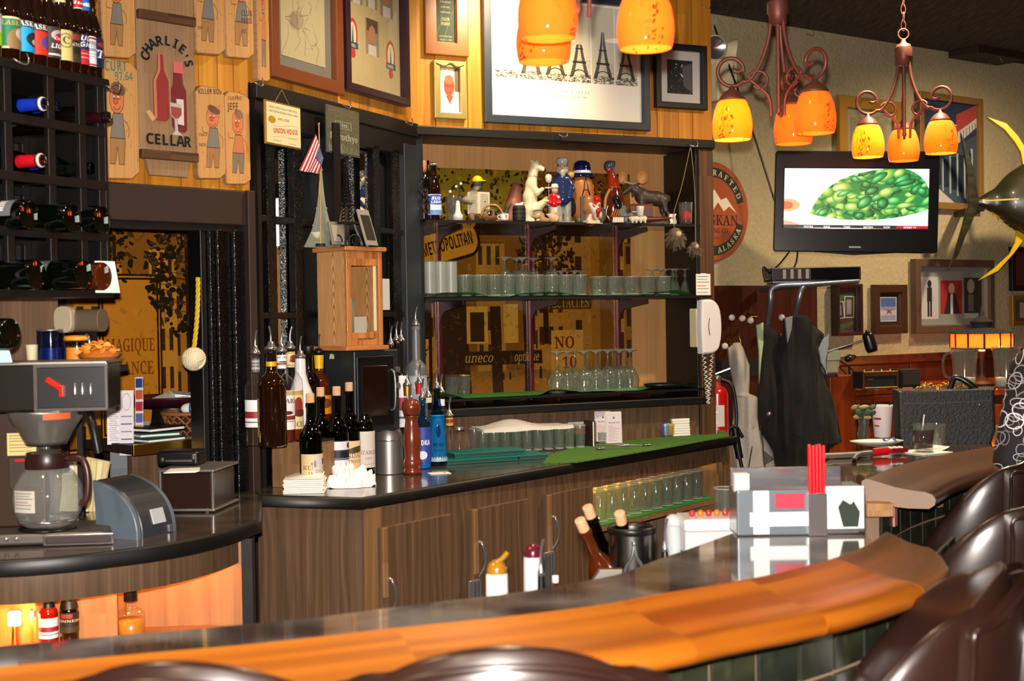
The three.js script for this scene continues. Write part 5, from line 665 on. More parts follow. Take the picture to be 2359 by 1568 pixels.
{
const o=atY(172,1178,CT),g=T('order_pad','leaning cream order pads behind the coffee decanter','note pad',o,-0.2);for(let i=0;i<4;i++)M(g,'pad',bx(0.1-i*0.008,0.15,0.012,0.002),std({color:[0xd8cc9c,0xd0c290,0xdad0a4,0xc8ba88][i],roughness:0.8}),[i*0.012,0.076,-0.016*i],[-0.12,0,-0.06*i]);M(g,'small_card',bx(0.035,0.05,0.002),mat.paper,[-0.012,0.135,0.008],[-0.12,0,0]);M(g,'blue_patch',bx(0.02,0.016,0.002),col(0x4ab8dc),[-0.018,0.12,0.0095],[-0.12,0,0]);
}
const SH=1.385;
{
const k=T('wall_shelf','dark shelf behind the coffee maker holding a jar and snacks','shelf',atD(170,700,3.66));k.position.y=SH;M(k,'board',bx(0.3,0.018,0.2,0.003),mat.black,[-0.03,-0.009,0]);for(const x of [-0.12,0.0])M(k,'leg',bar([x,-0.018,-0.03],[x,-(SH-CT)+0.002,-0.03],0.016,0.016),mat.black);
const at=(px,dz=0)=>{const p=atD(px,830,3.66+dz);p.y=SH;return p;},s=3.66/F;
const d=T('paper_dispenser','beige-ended brown paper dispenser over the snack jar','dispenser',at(166,0.06).setY(SH+0.088),-0.25);const es=rrect(44*s,50*s,20*s);M(d,'body',ex(es,0.1,0.002).rotateY(PI/2).translate(0.0,0.04,0),col(0x5c5040,0.4));M(d,'end_cap',ex(rrect(42*s,56*s,20*s),0.02,0.004,2).translate(0,0.044,0.02),col(0xa89a84,0.45));M(d,'back_bracket',bx(0.04,0.1,0.02),mat.black,[0.03,-0.0375,-0.04]);
const j=T('snack_jar','glass jar of orange snacks with an orange lid and metal clip','jar',at(178,-0.0)),oj=phy({color:0xe87a10,roughness:0.3,transmission:0.3,thickness:0});M(j,'contents',cy(0.03,0.03,0.05,20),std({color:0xf09020,roughness:0.5}),[0,0.003,0]);M(j,'glass',lt([[0,0],[0.033,0],[0.034,0.004],[0.034,0.07],[0.031,0.075]],24),mat.glass);M(j,'lid',lt([[0,0.088],[0.034,0.086],[0.036,0.078],[0.034,0.072],[0,0.072]],24),col(0xf0a030,0.35));M(j,'clip',tb([[0.03,0.09,0.01],[0.038,0.08,0.014],[0.04,0.05,0.014],[0.034,0.03,0.012]],0.0035,16,6),mat.chrome);
const c=T('clear_canister','clear blue-tinted plastic canister left of the snack jar','canister',at(118,0.02));M(c,'shell',lt([[0,0],[0.036,0],[0.038,0.004],[0.038,0.1],[0.034,0.104]],26),phy({color:0xa0b8e8,roughness:0.05,transmission:1,thickness:0}));M(c,'contents',cy(0.03,0.033,0.05,18),col(0x2a3a6a,0.4),[0,0.003,0]);M(c,'rim',lt([[0.034,0.1],[0.039,0.1],[0.039,0.106],[0.034,0.106]],24),mat.steel);
const cu=T('paper_cup','cream paper cup at the left of the clear canister','cup',at(74,0.02));M(cu,'cup',lt([[0,0],[0.012,0],[0.017,0.06],[0.0185,0.061],[0.0185,0.063],[0.015,0.062],[0.011,0.004]],20),mat.cream);
const bp=at(228,-0.02),b=T('snack_bowl','shallow clear bowl heaped with orange crackers by the snack jar','bowl',bp,0);M(b,'bowl',lt([[0,0],[0.03,0],[0.055,0.018],[0.066,0.036],[0.063,0.036],[0.052,0.02],[0.028,0.004],[0,0.004]],26),mat.glass);M(b,'filling',lt([[0,0.006],[0.05,0.022],[0.056,0.034],[0.03,0.05],[0,0.058]],20),col(0xc06a18,0.7));
const cm=[0xe8902a,0xd87a1a,0xf0a848].map((x)=>std({color:x,roughness:0.55}));let src;
for(let i=0;i<30;i++){const a=i*2.4,r=0.009*Math.sqrt(i)+0.003,h=0.066-r*r*9;const p=bp.clone().add(new V3(Math.cos(a)*r,h,Math.sin(a)*r));const m=M(scene,'cracker',lt([[0,-0.002],[0.009,-0.002],[0.0105,0],[0.009,0.002],[0,0.0025]],10),cm[i%3]);m.position.copy(p);m.rotation.set(rnd(-0.8,0.8),rnd(0,6),rnd(-0.8,0.8));tag(m,'small orange cracker heaped in the clear snack bowl','cracker','orange crackers in the snack bowl');}
}
{
const p=atD(-12,838,3.05),g=T('table_card','pale blue folded card with purple lettering at the left edge, over the coffee maker','card',new V3(p.x,atD(-12,838,3.1).y,-3.27),0.3),w=0.075,h=0.1;g.position.copy(atD(-8,838,3.27));
const t=tex(200,260,(c)=>{c.fillStyle='#a8cfd6';c.fillRect(0,0,200,260);c.fillStyle='#3a9a7a';c.fillRect(120,20,60,30);c.fillStyle='#4a4a9a';c.font='bold 44px sans-serif';c.textAlign='right';c.fillText('HAPPY',190,130);c.fillText('DRINKS',190,180);c.fillText('$3.95',190,226);c.fillRect(40,240,150,6);});
M(g,'front_leaf',capUV(ex([[-w/2,0],[w/2,0],[w*0.22,h],[-w/2,h]],0.002),w,h).translate(0,0,0),[std({map:(()=>{t.offset.set(0,0.5);return t;})(),roughness:0.6}),mat.paper],[0,0,0.012],[-0.12,0,0]);M(g,'rear_leaf',ex([[-w/2,0],[w/2,0],[w*0.22,h],[-w/2,h]],0.002),mat.paper,[0,0,-0.012],[0.12,0,0]);
}
// ---------- the ledge beyond the doorway ----------
{
const RH=1.115,k=T('pass_ledge','dark ledge inside the doorway holding the wicker basket','ledge',new V3());slabOn(k,'board',WD,WD.uv(300,900,-0.12)[0],WD.uv(498,900,-0.12)[0],RH-0.03,RH,0.32,mat.dark,-0.12,0.003);slabOn(k,'edge',WD,WD.uv(300,900,-0.12)[0],WD.uv(498,900,-0.12)[0],RH-0.034,RH+0.003,0.012,mat.brass,-0.108,0.002);slabOn(k,'support',WD,WD.uv(300,900,-0.2)[0],WD.uv(498,900,-0.2)[0],0.86,RH-0.03,0.03,mat.lam,-0.2);
const at=(px,o,h=RH)=>{const p=WD.at(px,980,o);p.y=h;return p;};
const b=T('wicker_basket','round brown wicker basket on the ledge inside the doorway','basket',at(437,-0.21),WD.ry),wk=[col(0x8a5226,0.7),col(0x6e3c18,0.7)],rad=(t)=>lerp(0.055,0.088,t);
M(b,'lining',lt([[0,0.004],[0.05,0.004],[0.078,0.07]],20),col(0x2a160a,0.9));for(let i=0;i<18;i++)for(const s of [-1,1]){const a=i/18*2*PI,pts=[];for(let j=0;j<=6;j++){const t=j/6,A=a+s*t*0.9;pts.push([Math.cos(A)*(rad(t)+(i+j)%2*0.003),t*0.082,Math.sin(A)*(rad(t)+(i+j)%2*0.003)]);}M(b,'cane',tb(pts,0.0042,8,5),wk[(i+(s>0?1:0))%2]);}
M(b,'rim',new THREE.TorusGeometry(0.09,0.007,7,28).rotateX(PI/2),wk[0],[0,0.084,0]);M(b,'base',cy(0.056,0.056,0.006,20),wk[1]);
const f=(n,label,px,h,w,d,th,m,ry)=>{const g=T(n,label,'folder',at(px,-0.2,h),WD.ry+ry);M(g,'cover',bx(w,th*0.3,d,0.001),m,[0,th*0.15,0]);M(g,'pages',bx(w-0.01,th*0.4,d-0.008),mat.paper,[0,th*0.5,0]);M(g,'cover',bx(w,th*0.3,d,0.001),m,[0,th*0.85,0]);return g;};
f('menu_folder','dark green menu folder lowest of the stack inside the doorway',352,RH,0.15,0.16,0.016,col(0x0f3a34,0.5),0.1);f('menu_folder','dark green menu folder second in the stack inside the doorway',350,RH+0.0165,0.14,0.15,0.016,col(0x14453c,0.5),-0.15);f('menu_folder','black menu folder on top of the green ones inside the doorway',352,RH+0.033,0.15,0.15,0.018,mat.black,0.2);
const t=T('serving_tray','dark maroon tray of white napkins over the wicker basket','tray',at(400,-0.36,RH),WD.ry);M(t,'tray',lt([[0,0.1],[0.13,0.1],[0.16,0.13],[0.165,0.132],[0.155,0.135],[0.128,0.106],[0,0.106]],30),col(0x3a1420,0.3));M(t,'stand',cy(0.07,0.08,0.1,20),mat.black);M(t,'napkin',bx(0.1,0.01,0.1,0.003),mat.paper,[-0.03,0.125,0.02],[0.1,0.4,0.15]);M(t,'napkin',bx(0.1,0.01,0.1,0.003),mat.paper,[0.05,0.135,0.0],[0.1,-0.3,-0.1]);
const bt=T('wrapped_mint','small white and blue wrapped candy in the wicker basket','candy',at(438,-0.2,RH+0.086),0);M(bt,'body',sp(0.024,12,9).scale(1.3,0.8,0.9),mat.white,[0,0.012,0]);M(bt,'stripe',new THREE.TorusGeometry(0.02,0.007,6,16).scale(1,0.8,1),col(0x3a5a9a,0.4),[0.008,0.012,0],[0,PI/2,0]);
const hk=WD.at(458,640,0.045),r=T('rope_ball','white knotted rope ball on a yellow cord beside the door frame','rope ornament',hk),s=-hk.z/F;M(r,'nail',cy(0.003,0.003,0.02,8).rotateX(PI/2),mat.steel);const dn=(dx,dy)=>[dx*s,-dy*s,0.012];
M(r,'cord',mg(...[0,1,2].map((j)=>{const pts=[];for(let i=0;i<=30;i++){const t=i/30,p=dn(-12*t*t,158*t);pts.push([p[0]+Math.cos(t*26+j*2.1)*0.004,p[1],p[2]+Math.sin(t*26+j*2.1)*0.004]);}return tb(pts,0.0042,60,6);})),col(0xc8a81c,0.8));
const c=dn(-13,186),R0=0.034,gs=[sp(R0*0.9,16,12).translate(...c)];for(let a=0;a<3;a++)for(let j=-2;j<=2;j++){const tg=new THREE.TorusGeometry(Math.sqrt(R0*R0-(j*0.0068)**2),0.0042,6,26).translate(0,0,j*0.0068);if(a===1)tg.rotateY(PI/2).rotateX(0.5);if(a===2)tg.rotateX(PI/2).rotateZ(0.5);else if(!a)tg.rotateY(0.4);gs.push(tg.translate(...c));}M(r,'ball',mg(gs),col(0xd8ceae,0.8));
}
// ---------- inside the lit left shelf ----------
{
const h=0.665,at=(px,d)=>{const p=atD(px,1440,d);p.y=h;return p;};
bottle('liquor_bottle','short bottle with a red and black label on the lit lower shelf',at(112,3.36),{type:'liquor',r:0.024,h:0.15,m:phy({color:0x8a1408,roughness:0.1}),lab:[q.vodka,0.2,0.55,4],neck:[mat.black,0.72,0.98]});
bottle('liquor_bottle','black and gold bottle left of the bright wooden divider',at(160,3.36),{type:'liquor',r:0.024,h:0.16,m:mat.darkGlass,lab:[q.stout,0.28,0.6,4],neck:[mat.black,0.66,1]});
bottle('liquor_bottle','clear square-shouldered bottle with a black cap right of the divider',at(302,3.42),{type:'liquor',r:0.036,h:0.12,m:mat.glass,liquid:[0.5,col(0xb07828,0.3)],lab:[q.orange,0.1,0.2,2],top:[mat.black,0.035]});
const j=T('sauce_jar','small glass jar with a dark metal lid on the lit lower shelf','jar',at(88,3.4));M(j,'glass',lt([[0,0],[0.02,0],[0.022,0.004],[0.022,0.075],[0.018,0.08]],20),mat.glass);M(j,'contents',cy(0.018,0.018,0.06,16),col(0xc05020,0.5),[0,0.003,0]);M(j,'lid',cy(0.021,0.021,0.016,20),mat.steel,[0,0.078,0]);
const c=T('shelf_lamp','small bright square lamp at the back of the lit lower shelf','lamp',at(34,3.4));M(c,'glowing_cover',bx(0.03,0.038,0.02,0.004),std({color:0xfff0d0,emissive:0xffd9a0,emissiveIntensity:4}),[0,0.07,0]);M(c,'stem',cy(0.006,0.01,0.055,10),mat.brass,[0,0,0]);
const l=new THREE.PointLight(0xffa84c,0.22,0,2);l.position.set(0,0.07,0.03);l.castShadow=true;l.name='lamp';c.add(l);
const t=T('strip_light','warm strip light fixed under the left counter top','lamp',new V3());const a=atD(470,1320,3.5),b2=atD(60,1400,3.16);a.y=b2.y=0.895;M(t,'tube',mg(tb([a,a.clone().add(b2).multiplyScalar(0.5).add(new V3(0.03,0,0.03)),b2],0.008,20,8)),std({color:0xffe0b0,emissive:0xffb060,emissiveIntensity:3}));
for(const f of [0.1,0.5,0.9]){const p=new THREE.PointLight(0xffa040,0.14,0,2);p.position.copy(a).lerp(b2,f).add(new V3(-0.02,-0.02,-0.03));p.castShadow=true;p.name='lamp';p.shadow.radius=1;t.add(p);}
}
// ---------- chrome pulls on the cooler doors ----------
CB.children.filter((c)=>c.name.startsWith('door')).forEach((d,i)=>{
const p=d.geometry.parameters,w=d.geometry.boundingBox??(d.geometry.computeBoundingBox(),d.geometry.boundingBox),x=w.min.x+0.02,y1=[0.685,0.735,0.765][i]-0.485;
M(d,'handle',tb([[x,y1+0.005,0.012],[x+0.003,y1,0.028],[x+0.012,y1-0.04,0.04],[x+0.012,y1-0.08,0.036],[x,y1-0.115,0.02]],0.006,24,8),mat.chrome);
M(d,'latch',mg(bx(0.058,0.13,0.014,0.004),...[-0.018,0,0.018].map((q2)=>cy(0.006,0.006,0.12,10).translate(q2,-0.06,0.012))).translate(x-0.025,y1-0.185,0.018),mat.chrome);
});
// ---------- riser with the liquor bottles ----------
const RZ=1.108,riser=T('bottle_riser','brown laminate box raising the liquor bottles against the mirrored window','riser',new V3());
{const b=(a,c,o0,o1,y)=>{const m=M(riser,'box',bx(c-a,y-CT,o1-o0,0.002),mat.lamWarm);m.position.copy(WA.pos((a+c)/2,(y+CT)/2,(o0+o1)/2));m.rotation.y=WA.ry;};b(0.035,0.2,0.046,0.235,RZ);b(0.2,0.66,0.046,0.125,RZ);M(riser,'top_edge',bx(0.17,0.006,0.195,0.002),mat.black).position.copy(WA.pos(0.118,RZ-0.001,0.14));riser.children[2].rotation.y=WA.ry;}
const onRiser=(px,o)=>{const p=WA.at(px,1000,o);p.y=RZ+0.002;return p;};
{
const G='liquor bottles on the riser';const fit=(p,py)=>atD(600,py,-p.z).y-p.y;
let p=onRiser(628,0.19);bottle('liquor_bottle','dark brown bottle with yellow side labels, leftmost of the liquor bottles',p,{type:'liquor',r:0.045,h:fit(p,806),m:glassCol.beer,lab:[q.yellow,0.1,0.5,1.2],back:[q.yellow,0.1,0.5,1.2],neck:[std({color:0xc8a020,roughness:0.4}),0.83,0.88],top:'pour',ry:-1.5},G);
p=onRiser(592,0.11);bottle('liquor_bottle','clear bottle with a grey neck label half hidden by the door post',p,{type:'liquor',r:0.036,h:fit(p,815),m:mat.glass,lab:[q.vodka,0.2,0.5,3],neck:[q.grey,0.8,0.95],top:'pour'},G);
p=onRiser(652,0.135);bottle('liquor_bottle','clear rum bottle with a white body label and white neck label',p,{type:'liquor',r:0.04,h:fit(p,812),m:mat.glass,lab:[q.rum,0.14,0.52,3.2],neck:[q.rum,0.82,0.97],top:'pour',ry:0.55,liquid:[0.3,col(0x6a2414,0.3)]},G);
p=onRiser(672,0.115);bottle('liquor_bottle','clear rum bottle with a cream spiced label and cream neck label',p,{type:'liquor',r:0.04,h:fit(p,805),m:mat.glass,lab:[q.spiced,0.12,0.55,3],neck:[q.spiced,0.8,0.97],top:'pour',ry:0.7,liquid:[0.2,col(0x6a2a10,0.3)]},G);
p=onRiser(695,0.083);bottle('liquor_bottle','opaque white bottle with sloping shoulders among the liquor bottles',p,{type:'gown',r:0.045,h:fit(p,826),m:phy({color:0xdcdce0,roughness:0.3,clearcoat:0.5}),top:'pour'},G);
p=onRiser(714,0.083);bottle('liquor_bottle','dark bottle with a black cap right of the white bottle',p,{type:'liquor',r:0.038,h:fit(p,812),m:mat.darkGlass,top:[mat.black,0.03]},G);
p=onRiser(738,0.085);bottle('liquor_bottle','brown bottle with a bright yellow neck and black pourer',p,{type:'liquor',r:0.04,h:fit(p,818),m:glassCol.amber,lab:[q.orange,0.25,0.5,3],neck:[std({color:0xd8b010,roughness:0.35}),0.82,0.99],top:'pourBlack',ry:0.6},G);
for(const[px,py,lb]of [[899,800,'slim dark bottle with a pourer right of the oak display case'],[912,790,'tall slim dark bottle nearest the corner post by the oak display case']]){const u=WA.uv(px,1000,0.06)[0],pp=WA.pos(Math.min(u,WA.len-0.05),CT,0.07);pp.y=CT;bottle('liquor_bottle',lb,pp,{type:'tall',r:0.03,h:fit(pp,py),m:mat.darkGlass,top:'pour'},G);}
}
// ---------- wine bottles with corks ----------
{
const G='corked wine bottles on the back counter',at=(px,d)=>{const p=atD(px,1000,d);p.y=CT;return p;};
bottle('wine_bottle','green wine bottle with a cream label, leftmost of the corked bottles',at(716,4.24),{r:0.038,h:0.285,lab:[q.wineCream,0.04,0.42,3.2],back:[q.wineGrey,0.1,0.4,1],top:'cork',ry:0.75,liquid:[0.1,wineDark]},G);
bottle('wine_bottle','dark green wine bottle with a yellow oval label, second of the corked bottles',at(740,4.38),{r:0.037,h:0.297,lab:[q.wineOval,0.03,0.5,3.2],top:'cork',ry:0.5,liquid:[0.52,wineDark]},G);
bottle('wine_bottle','dark wine bottle with a white and yellow oval label, third of the corked bottles',at(777,4.36),{r:0.038,h:0.3,lab:[q.wineOval,0.06,0.5,3.2],top:'cork',ry:0.5,liquid:[0.6,wineDark]},G);
bottle('wine_bottle','green wine bottle with a plain cream label, fourth of the corked bottles',at(806,4.47),{r:0.037,h:0.308,lab:[q.wineCream,0.05,0.45,3.2],top:'cork',ry:0.4,liquid:[0.2,wineDark]},G);
bottle('wine_bottle','dark wine bottle with a tall grey-white label, rightmost of the corked bottles',at(838,4.5),{r:0.038,h:0.305,m:glassCol.dkgreen,lab:[q.wineGrey,0.14,0.55,3.2],top:'cork',ry:0.35},G);
}
// ---------- napkins, cloth, ice bucket, mill ----------
function napkins(label,px,py,w,d,h,ry,n=6,y=CT){const g=T('napkin_stack',label,'napkins',atY(px,py,y),ry,'stacks of white napkins');for(let i=0;i<n;i++)M(g,'napkin',bx(w+rnd(-0.004,0.004),h/n-0.0008,d+rnd(-0.004,0.004),0.0015),mat.paper,[rnd(-0.002,0.002),h/n*(i+0.5),-d/2],[0,rnd(-0.03,0.03),0]);return g;}
{const g=napkins('stack of white paper napkins at the near left corner of the back counter',700,1137,0.13,0.12,0.045,0.08,7);M(g,'curled_napkin',surf((u,v)=>[(u-0.5)*0.12,0.046+Math.sin(u*2.4)*0.016*v,-v*0.11],10,6),mat.paper);}
{const p=atY(803,1125,CT),g=T('crumpled_cloth','crumpled white bar cloth beside the napkin stack','cloth',p,0.1);M(g,'cloth',surf((u,v)=>{const a=u*2*PI,r=v,n=noise(Math.cos(a)*3+9,Math.sin(a)*3+v*5+9)-0.5,n2=noise(u*24+3,v*9+5)-0.5;const R0=0.08*(1+n*0.3+n2*0.16);return [Math.cos(a)*r*R0*1.05,Math.max(0.001,0.05*Math.pow(1-r*r,0.6)*(1+n*1.1+n2*0.9)+n2*0.012),Math.sin(a)*r*R0*0.65-0.05];},90,26),std({color:0xe4e4e6,roughness:0.9,side:2}));M(g,'knot',surf((u,v)=>{const a=u*2*PI,b=v*PI,n=1+(noise(u*10+4,v*7)-0.5)*0.35;return [Math.sin(b)*Math.cos(a)*0.024*n-0.035,0.05+Math.cos(b)*0.022*n,Math.sin(b)*Math.sin(a)*0.022*n-0.06];},20,12),std({color:0xe4e4e6,roughness:0.9}));}
{
const g=T('ice_bucket','domed stainless steel ice bucket right of the corked wine bottles','ice bucket',atY(897,1090,CT));M(g,'body',lt([[0,0],[0.048,0],[0.05,0.003],[0.05,0.12],[0.051,0.124],[0.05,0.128]],34),mat.steel);M(g,'lid',lt([[0.051,0.128],[0.0495,0.135],[0.046,0.15],[0.038,0.168],[0.022,0.184],[0.008,0.19],[0,0.191]],34),mat.steel);M(g,'lid_knob',lt([[0,0.188],[0.006,0.19],[0.005,0.198],[0.009,0.204],[0,0.212]],14),mat.chrome);M(g,'rim_band',lt([[0.05,0.118],[0.0525,0.121],[0.05,0.125]],34),mat.chrome);
const m=T('pepper_mill','tall turned reddish-brown wooden pepper mill','pepper mill',atY(950,1092,CT)),pm=phy({roughness:0.25,clearcoat:0.6,clearcoatRoughness:0.1,map:woodTex(0x7a351c,0x561f0e,{fu:8,fv:1,fine:40,con:0.4,size:[0.12,0.3]})});
M(m,'base',lt([[0,0],[0.033,0],[0.034,0.012],[0.031,0.02],[0.03,0.024],[0.033,0.03],[0.034,0.042],[0.032,0.05],[0.0285,0.06],[0.029,0.09],[0.033,0.112],[0.031,0.14],[0.025,0.17],[0.021,0.19],[0.023,0.205],[0.0275,0.21],[0,0.21]],30),pm);M(m,'head',lt([[0,0.211],[0.0275,0.211],[0.028,0.218],[0.033,0.232],[0.034,0.242],[0.03,0.258],[0.02,0.266],[0,0.27]],30),pm);M(m,'nut',lt([[0,0.268],[0.006,0.27],[0.007,0.276],[0,0.281]],12),mat.chrome);
}
// ---------- appliance and oak display case ----------
const k45=PI/4;
{
const c=atD(818,940,4.47),g=T('small_oven','small black countertop oven with a dark glass door under the oak case','oven',new V3(c.x,RZ+0.003,c.z),k45),w=0.2,h=0.285,d=0.17;
M(g,'case',bx(w,h,d,0.006),col(0x20262a,0.35),[w/2,h/2,-d/2]);M(g,'door',bx(w*0.82,h*0.86,0.01,0.004),mat.plasticBlack,[w*0.43,h*0.5,0.005]);M(g,'window_pane',bx(w*0.58,h*0.62,0.006,0.003),col(0x1a0e0a,0.08),[w*0.4,h*0.5,0.011]);M(g,'handle',tb([[w*0.78,h*0.25,0.01],[w*0.78,h*0.28,0.024],[w*0.78,h*0.72,0.024],[w*0.78,h*0.75,0.01]],0.004,18,7),mat.steel);M(g,'knob',cy(0.01,0.01,0.01,14).rotateX(PI/2),mat.steel,[w*0.92,h*0.75,0.004]);M(g,'knob',cy(0.01,0.01,0.01,14).rotateX(PI/2),mat.steel,[w*0.92,h*0.55,0.004]);
for(const x of [0.02,w-0.02])M(g,'foot',bx(0.02,0.006,d-0.03),mat.black,[x,-0.001,-d/2]);M(g,'torn_sticker',ex([[0,0],[0.028,0],[0.026,0.016],[0.006,0.018]],0.001),mat.cream,[0,h-0.03,-d+0.03],[0,-PI/2,0]);
}
const ovenTop=RZ+0.003+0.285;
{
const c=atD(801,800,4.44),g=T('display_case','oak display case with a glass door and tower models on its top','display case',new V3(c.x,ovenTop,c.z),k45),w=0.158,d=0.165,h=0.325;
M(g,'base_board',bxr(w+0.03,0.016,d+0.03,0.005),mat.oakPlain,[w/2,0.008,-d/2]);M(g,'top_board',bxr(w+0.026,0.016,d+0.026,0.005),mat.oakPlain,[w/2,0.024+h,-d/2]);
const side=new THREE.BoxGeometry(0.012,h,d-0.014),sg=proj(side);{const u=sg.attributes.uv;for(let i=0;i<u.count;i++)u.setXY(i,u.getX(i)+0.08,u.getY(i)+0.18);}M(g,'side_panel',sg,mat.oak,[0.006,0.016+h/2,-d/2-0.007]);M(g,'side_panel',sg,mat.oak,[w-0.006,0.016+h/2,-d/2-0.007]);M(g,'back_panel',bx(w,h,0.008),mat.oakPlain,[w/2,0.016+h/2,-d+0.004]);
const dr=M(g,'door',mg(bx(0.022,h,0.014,0.002).translate(0.011,0.016+h/2,-0.007),bx(0.018,h,0.014,0.002).translate(w-0.009,0.016+h/2,-0.007),bx(w-0.04,0.05,0.014,0.002).translate(w/2,h-0.009,-0.007),bx(w-0.04,0.046,0.014,0.002).translate(w/2,0.039,-0.007)),mat.oakPlain);M(dr,'glass_pane',new THREE.PlaneGeometry(w-0.04,h-0.096),mat.glass,[w/2+0.002,0.016+h/2,-0.009]);M(dr,'lettering',txt('Club Paris House',0.006,0.0006),col(0x4a2410),[w/2,0.04,0.0005]);
for(const y of [0.07,0.19,0.29])M(dr,'hinge',cy(0.003,0.003,0.02,8),mat.brass,[0.0,y,0.002]);const tc=bx(0.004,h-0.1,0.004);for(const x of [w-0.03,w-0.036])M(dr,'door_bead',tc,mat.cream,[x,0.016+h/2,-0.004]);
const leaf=(n,label,x,y,ww,hh,c2,z,r)=>{const m=tag(M(scene,n,bx(ww,hh,0.004),std({color:c2,roughness:0.7})),label,'card','cards inside the oak case');m.position.copy(g.localToWorld(new V3(x,y,z)));m.rotation.y=k45+r;};
g.updateMatrixWorld();leaf('note_card','green and grey card standing inside the oak display case',0.05,0.016+0.085,0.05,0.165,0x7a806a,-0.05,0.2);leaf('note_card','pale card at the bottom of the oak display case',0.08,0.016+0.05,0.05,0.1,0xa8a49a,-0.03,-0.15);leaf('note_card','small brown card at the middle of the oak display case',0.1,0.016+0.055,0.03,0.11,0x8a6a3a,-0.06,0.1);
}
const caseTop=ovenTop+0.016+0.325+0.0165;
{
const at=(px,d)=>{const p=atD(px,545,d);p.y=caseTop;return p;},tw=(s,sq,n=1)=>{
const P=[[1,0],[0.98,0.015],[0.8,0.1],[0.62,0.18],[0.5,0.25],[0.53,0.255],[0.53,0.275],[0.47,0.28],[0.36,0.38],[0.285,0.46],[0.31,0.465],[0.31,0.485],[0.25,0.49],[0.16,0.65],[0.1,0.8],[0.07,0.92],[0.1,0.93],[0.1,0.95],[0.06,0.96],[0.05,1],[0,1]];return P.map(([r,y])=>[r*sq,y*s]);};
const g=T('glass_tower','clear patterned glass bottle shaped as an iron tower, on the oak case','decanter',at(742,4.49),k45+0.25),hh=S(190,4.45);M(g,'body',(()=>{const l=lt(tw(hh,0.062),4);return l.toNonIndexed().rotateY(PI/4);})(),phy({color:0xdfe6da,roughness:0.12,transmission:0.72,thickness:0,flatShading:true,ior:1.7}));
M(g,'arch',new THREE.TorusGeometry(0.022,0.003,6,16,PI),mat.glass,[0,0.006,0.045]);
const b=T('tower_model','black cast iron tower model on the oak case beside the glass tower','model',at(800,4.45),k45),H2=S(200,4.42),legs=[];const prof=tw(H2,0.05);
for(let i=0;i<4;i++){const cx=i%2?1:-1,cz=i<2?1:-1;for(let j=0;j<prof.length-2;j++){const[r0,y0]=prof[j],[r1,y1]=prof[j+1];const k=0.72;legs.push(bar([cx*r0*k,y0,cz*r0*k],[cx*r1*k+1e-4,y1+1e-4,cz*r1*k],Math.max(0.008*(1-y0/H2),0.004)));}}
M(b,'legs',mg(legs),mat.black);const br=[];for(let j=0;j<15;j++){const t=0.3+j*0.042,r=lerp(0.022,0.006,(t-0.3)/0.6)*1.0;for(let s=0;s<4;s++){const a=s*PI/2+PI/4,c=a+PI/2;br.push(bar([Math.cos(a)*r,t*H2,Math.sin(a)*r],[Math.cos(c)*r,(t+0.04)*H2,Math.sin(c)*r],0.0028));br.push(bar([Math.cos(c)*r,t*H2,Math.sin(c)*r],[Math.cos(a)*r,(t+0.04)*H2,Math.sin(a)*r],0.0028));}}M(b,'lattice',mg(br),mat.black);
M(b,'platform',bx(0.06,0.008,0.06,0.001).translate(0,H2*0.265,0),mat.black);M(b,'platform',bx(0.036,0.007,0.036,0.001).translate(0,H2*0.475,0),mat.black);M(b,'platform',bx(0.014,0.006,0.014).translate(0,H2*0.94,0),mat.black);M(b,'spire',cy(0.0015,0.0015,0.02,6).translate(0,H2,0),mat.black);M(b,'arches',mg(...[0,1,2,3].map((i)=>new THREE.TorusGeometry(0.024,0.0032,6,14,PI).translate(0,0.012,0.04).rotateY(i*PI/2))),mat.black);
const f=T('small_flag','small red, white and blue striped flag with stars standing by the glass tower','flag',at(738,4.42)),k=4.42/F,fy=(545-350)*k;M(f,'pole',tb([[0,0,0],[0.003,0.2,0],[0.002,(545-268)*k,0]],0.0022,12,6),std({color:0xb8924a,roughness:0.5}));M(f,'finial',sp(0.004,8,6).scale(1,1.6,1),mat.gold,[0.002,(545-266)*k,0]);M(f,'foot',cy(0.016,0.018,0.008,16),mat.black);
const ft=tex(256,192,(c)=>{for(let i=0;i<13;i++){c.fillStyle=i%2?'#e2dcd4':'#b02834';c.fillRect(0,i*192/13,256,15);}c.fillStyle='#2c3c68';c.fillRect(0,0,104,104);c.fillStyle='#e2dcd4';for(let i=0;i<9;i++)for(let j=0;j<6-i%2;j++){c.beginPath();c.arc(10+j*16+(i%2)*8,9+i*11,3,0,7);c.fill();}});
{const C=[[733,288],[750,345],[694,372],[737,380]].map(([x,y])=>[(x-738)*k,(545-y)*k]);M(f,'cloth',surf((u,v)=>{const x=lerp(lerp(C[0][0],C[1][0],v),lerp(C[2][0],C[3][0],v),u),y=lerp(lerp(C[0][1],C[1][1],v),lerp(C[2][1],C[3][1],v),u);return [x,y-Math.sin(u*PI)*0.004,0.012+Math.sin(v*9+u*2)*0.008*(0.3+u)];},24,20),std({map:ft,roughness:0.8,side:2}));}
const p2=(label,px,d,w,h,c,c2,ry,rx)=>{const m=T('tiny_picture',label,'picture',at(px,d),ry,'little pictures leaning on the oak case');M(m,'board',bx(w,h,0.006,0.001),col(c,0.6),[0,h/2,0],[rx,0,0]);M(m,'print',new THREE.BoxGeometry(w*0.74,h*0.7,0.002),col(c2,0.5),[0,h/2,0.004],[rx,0,0]);M(m,'stand',bx(w*0.3,h*0.6,0.003),mat.matte,[0,h*0.3,-0.035],[0.45,0,0]);};
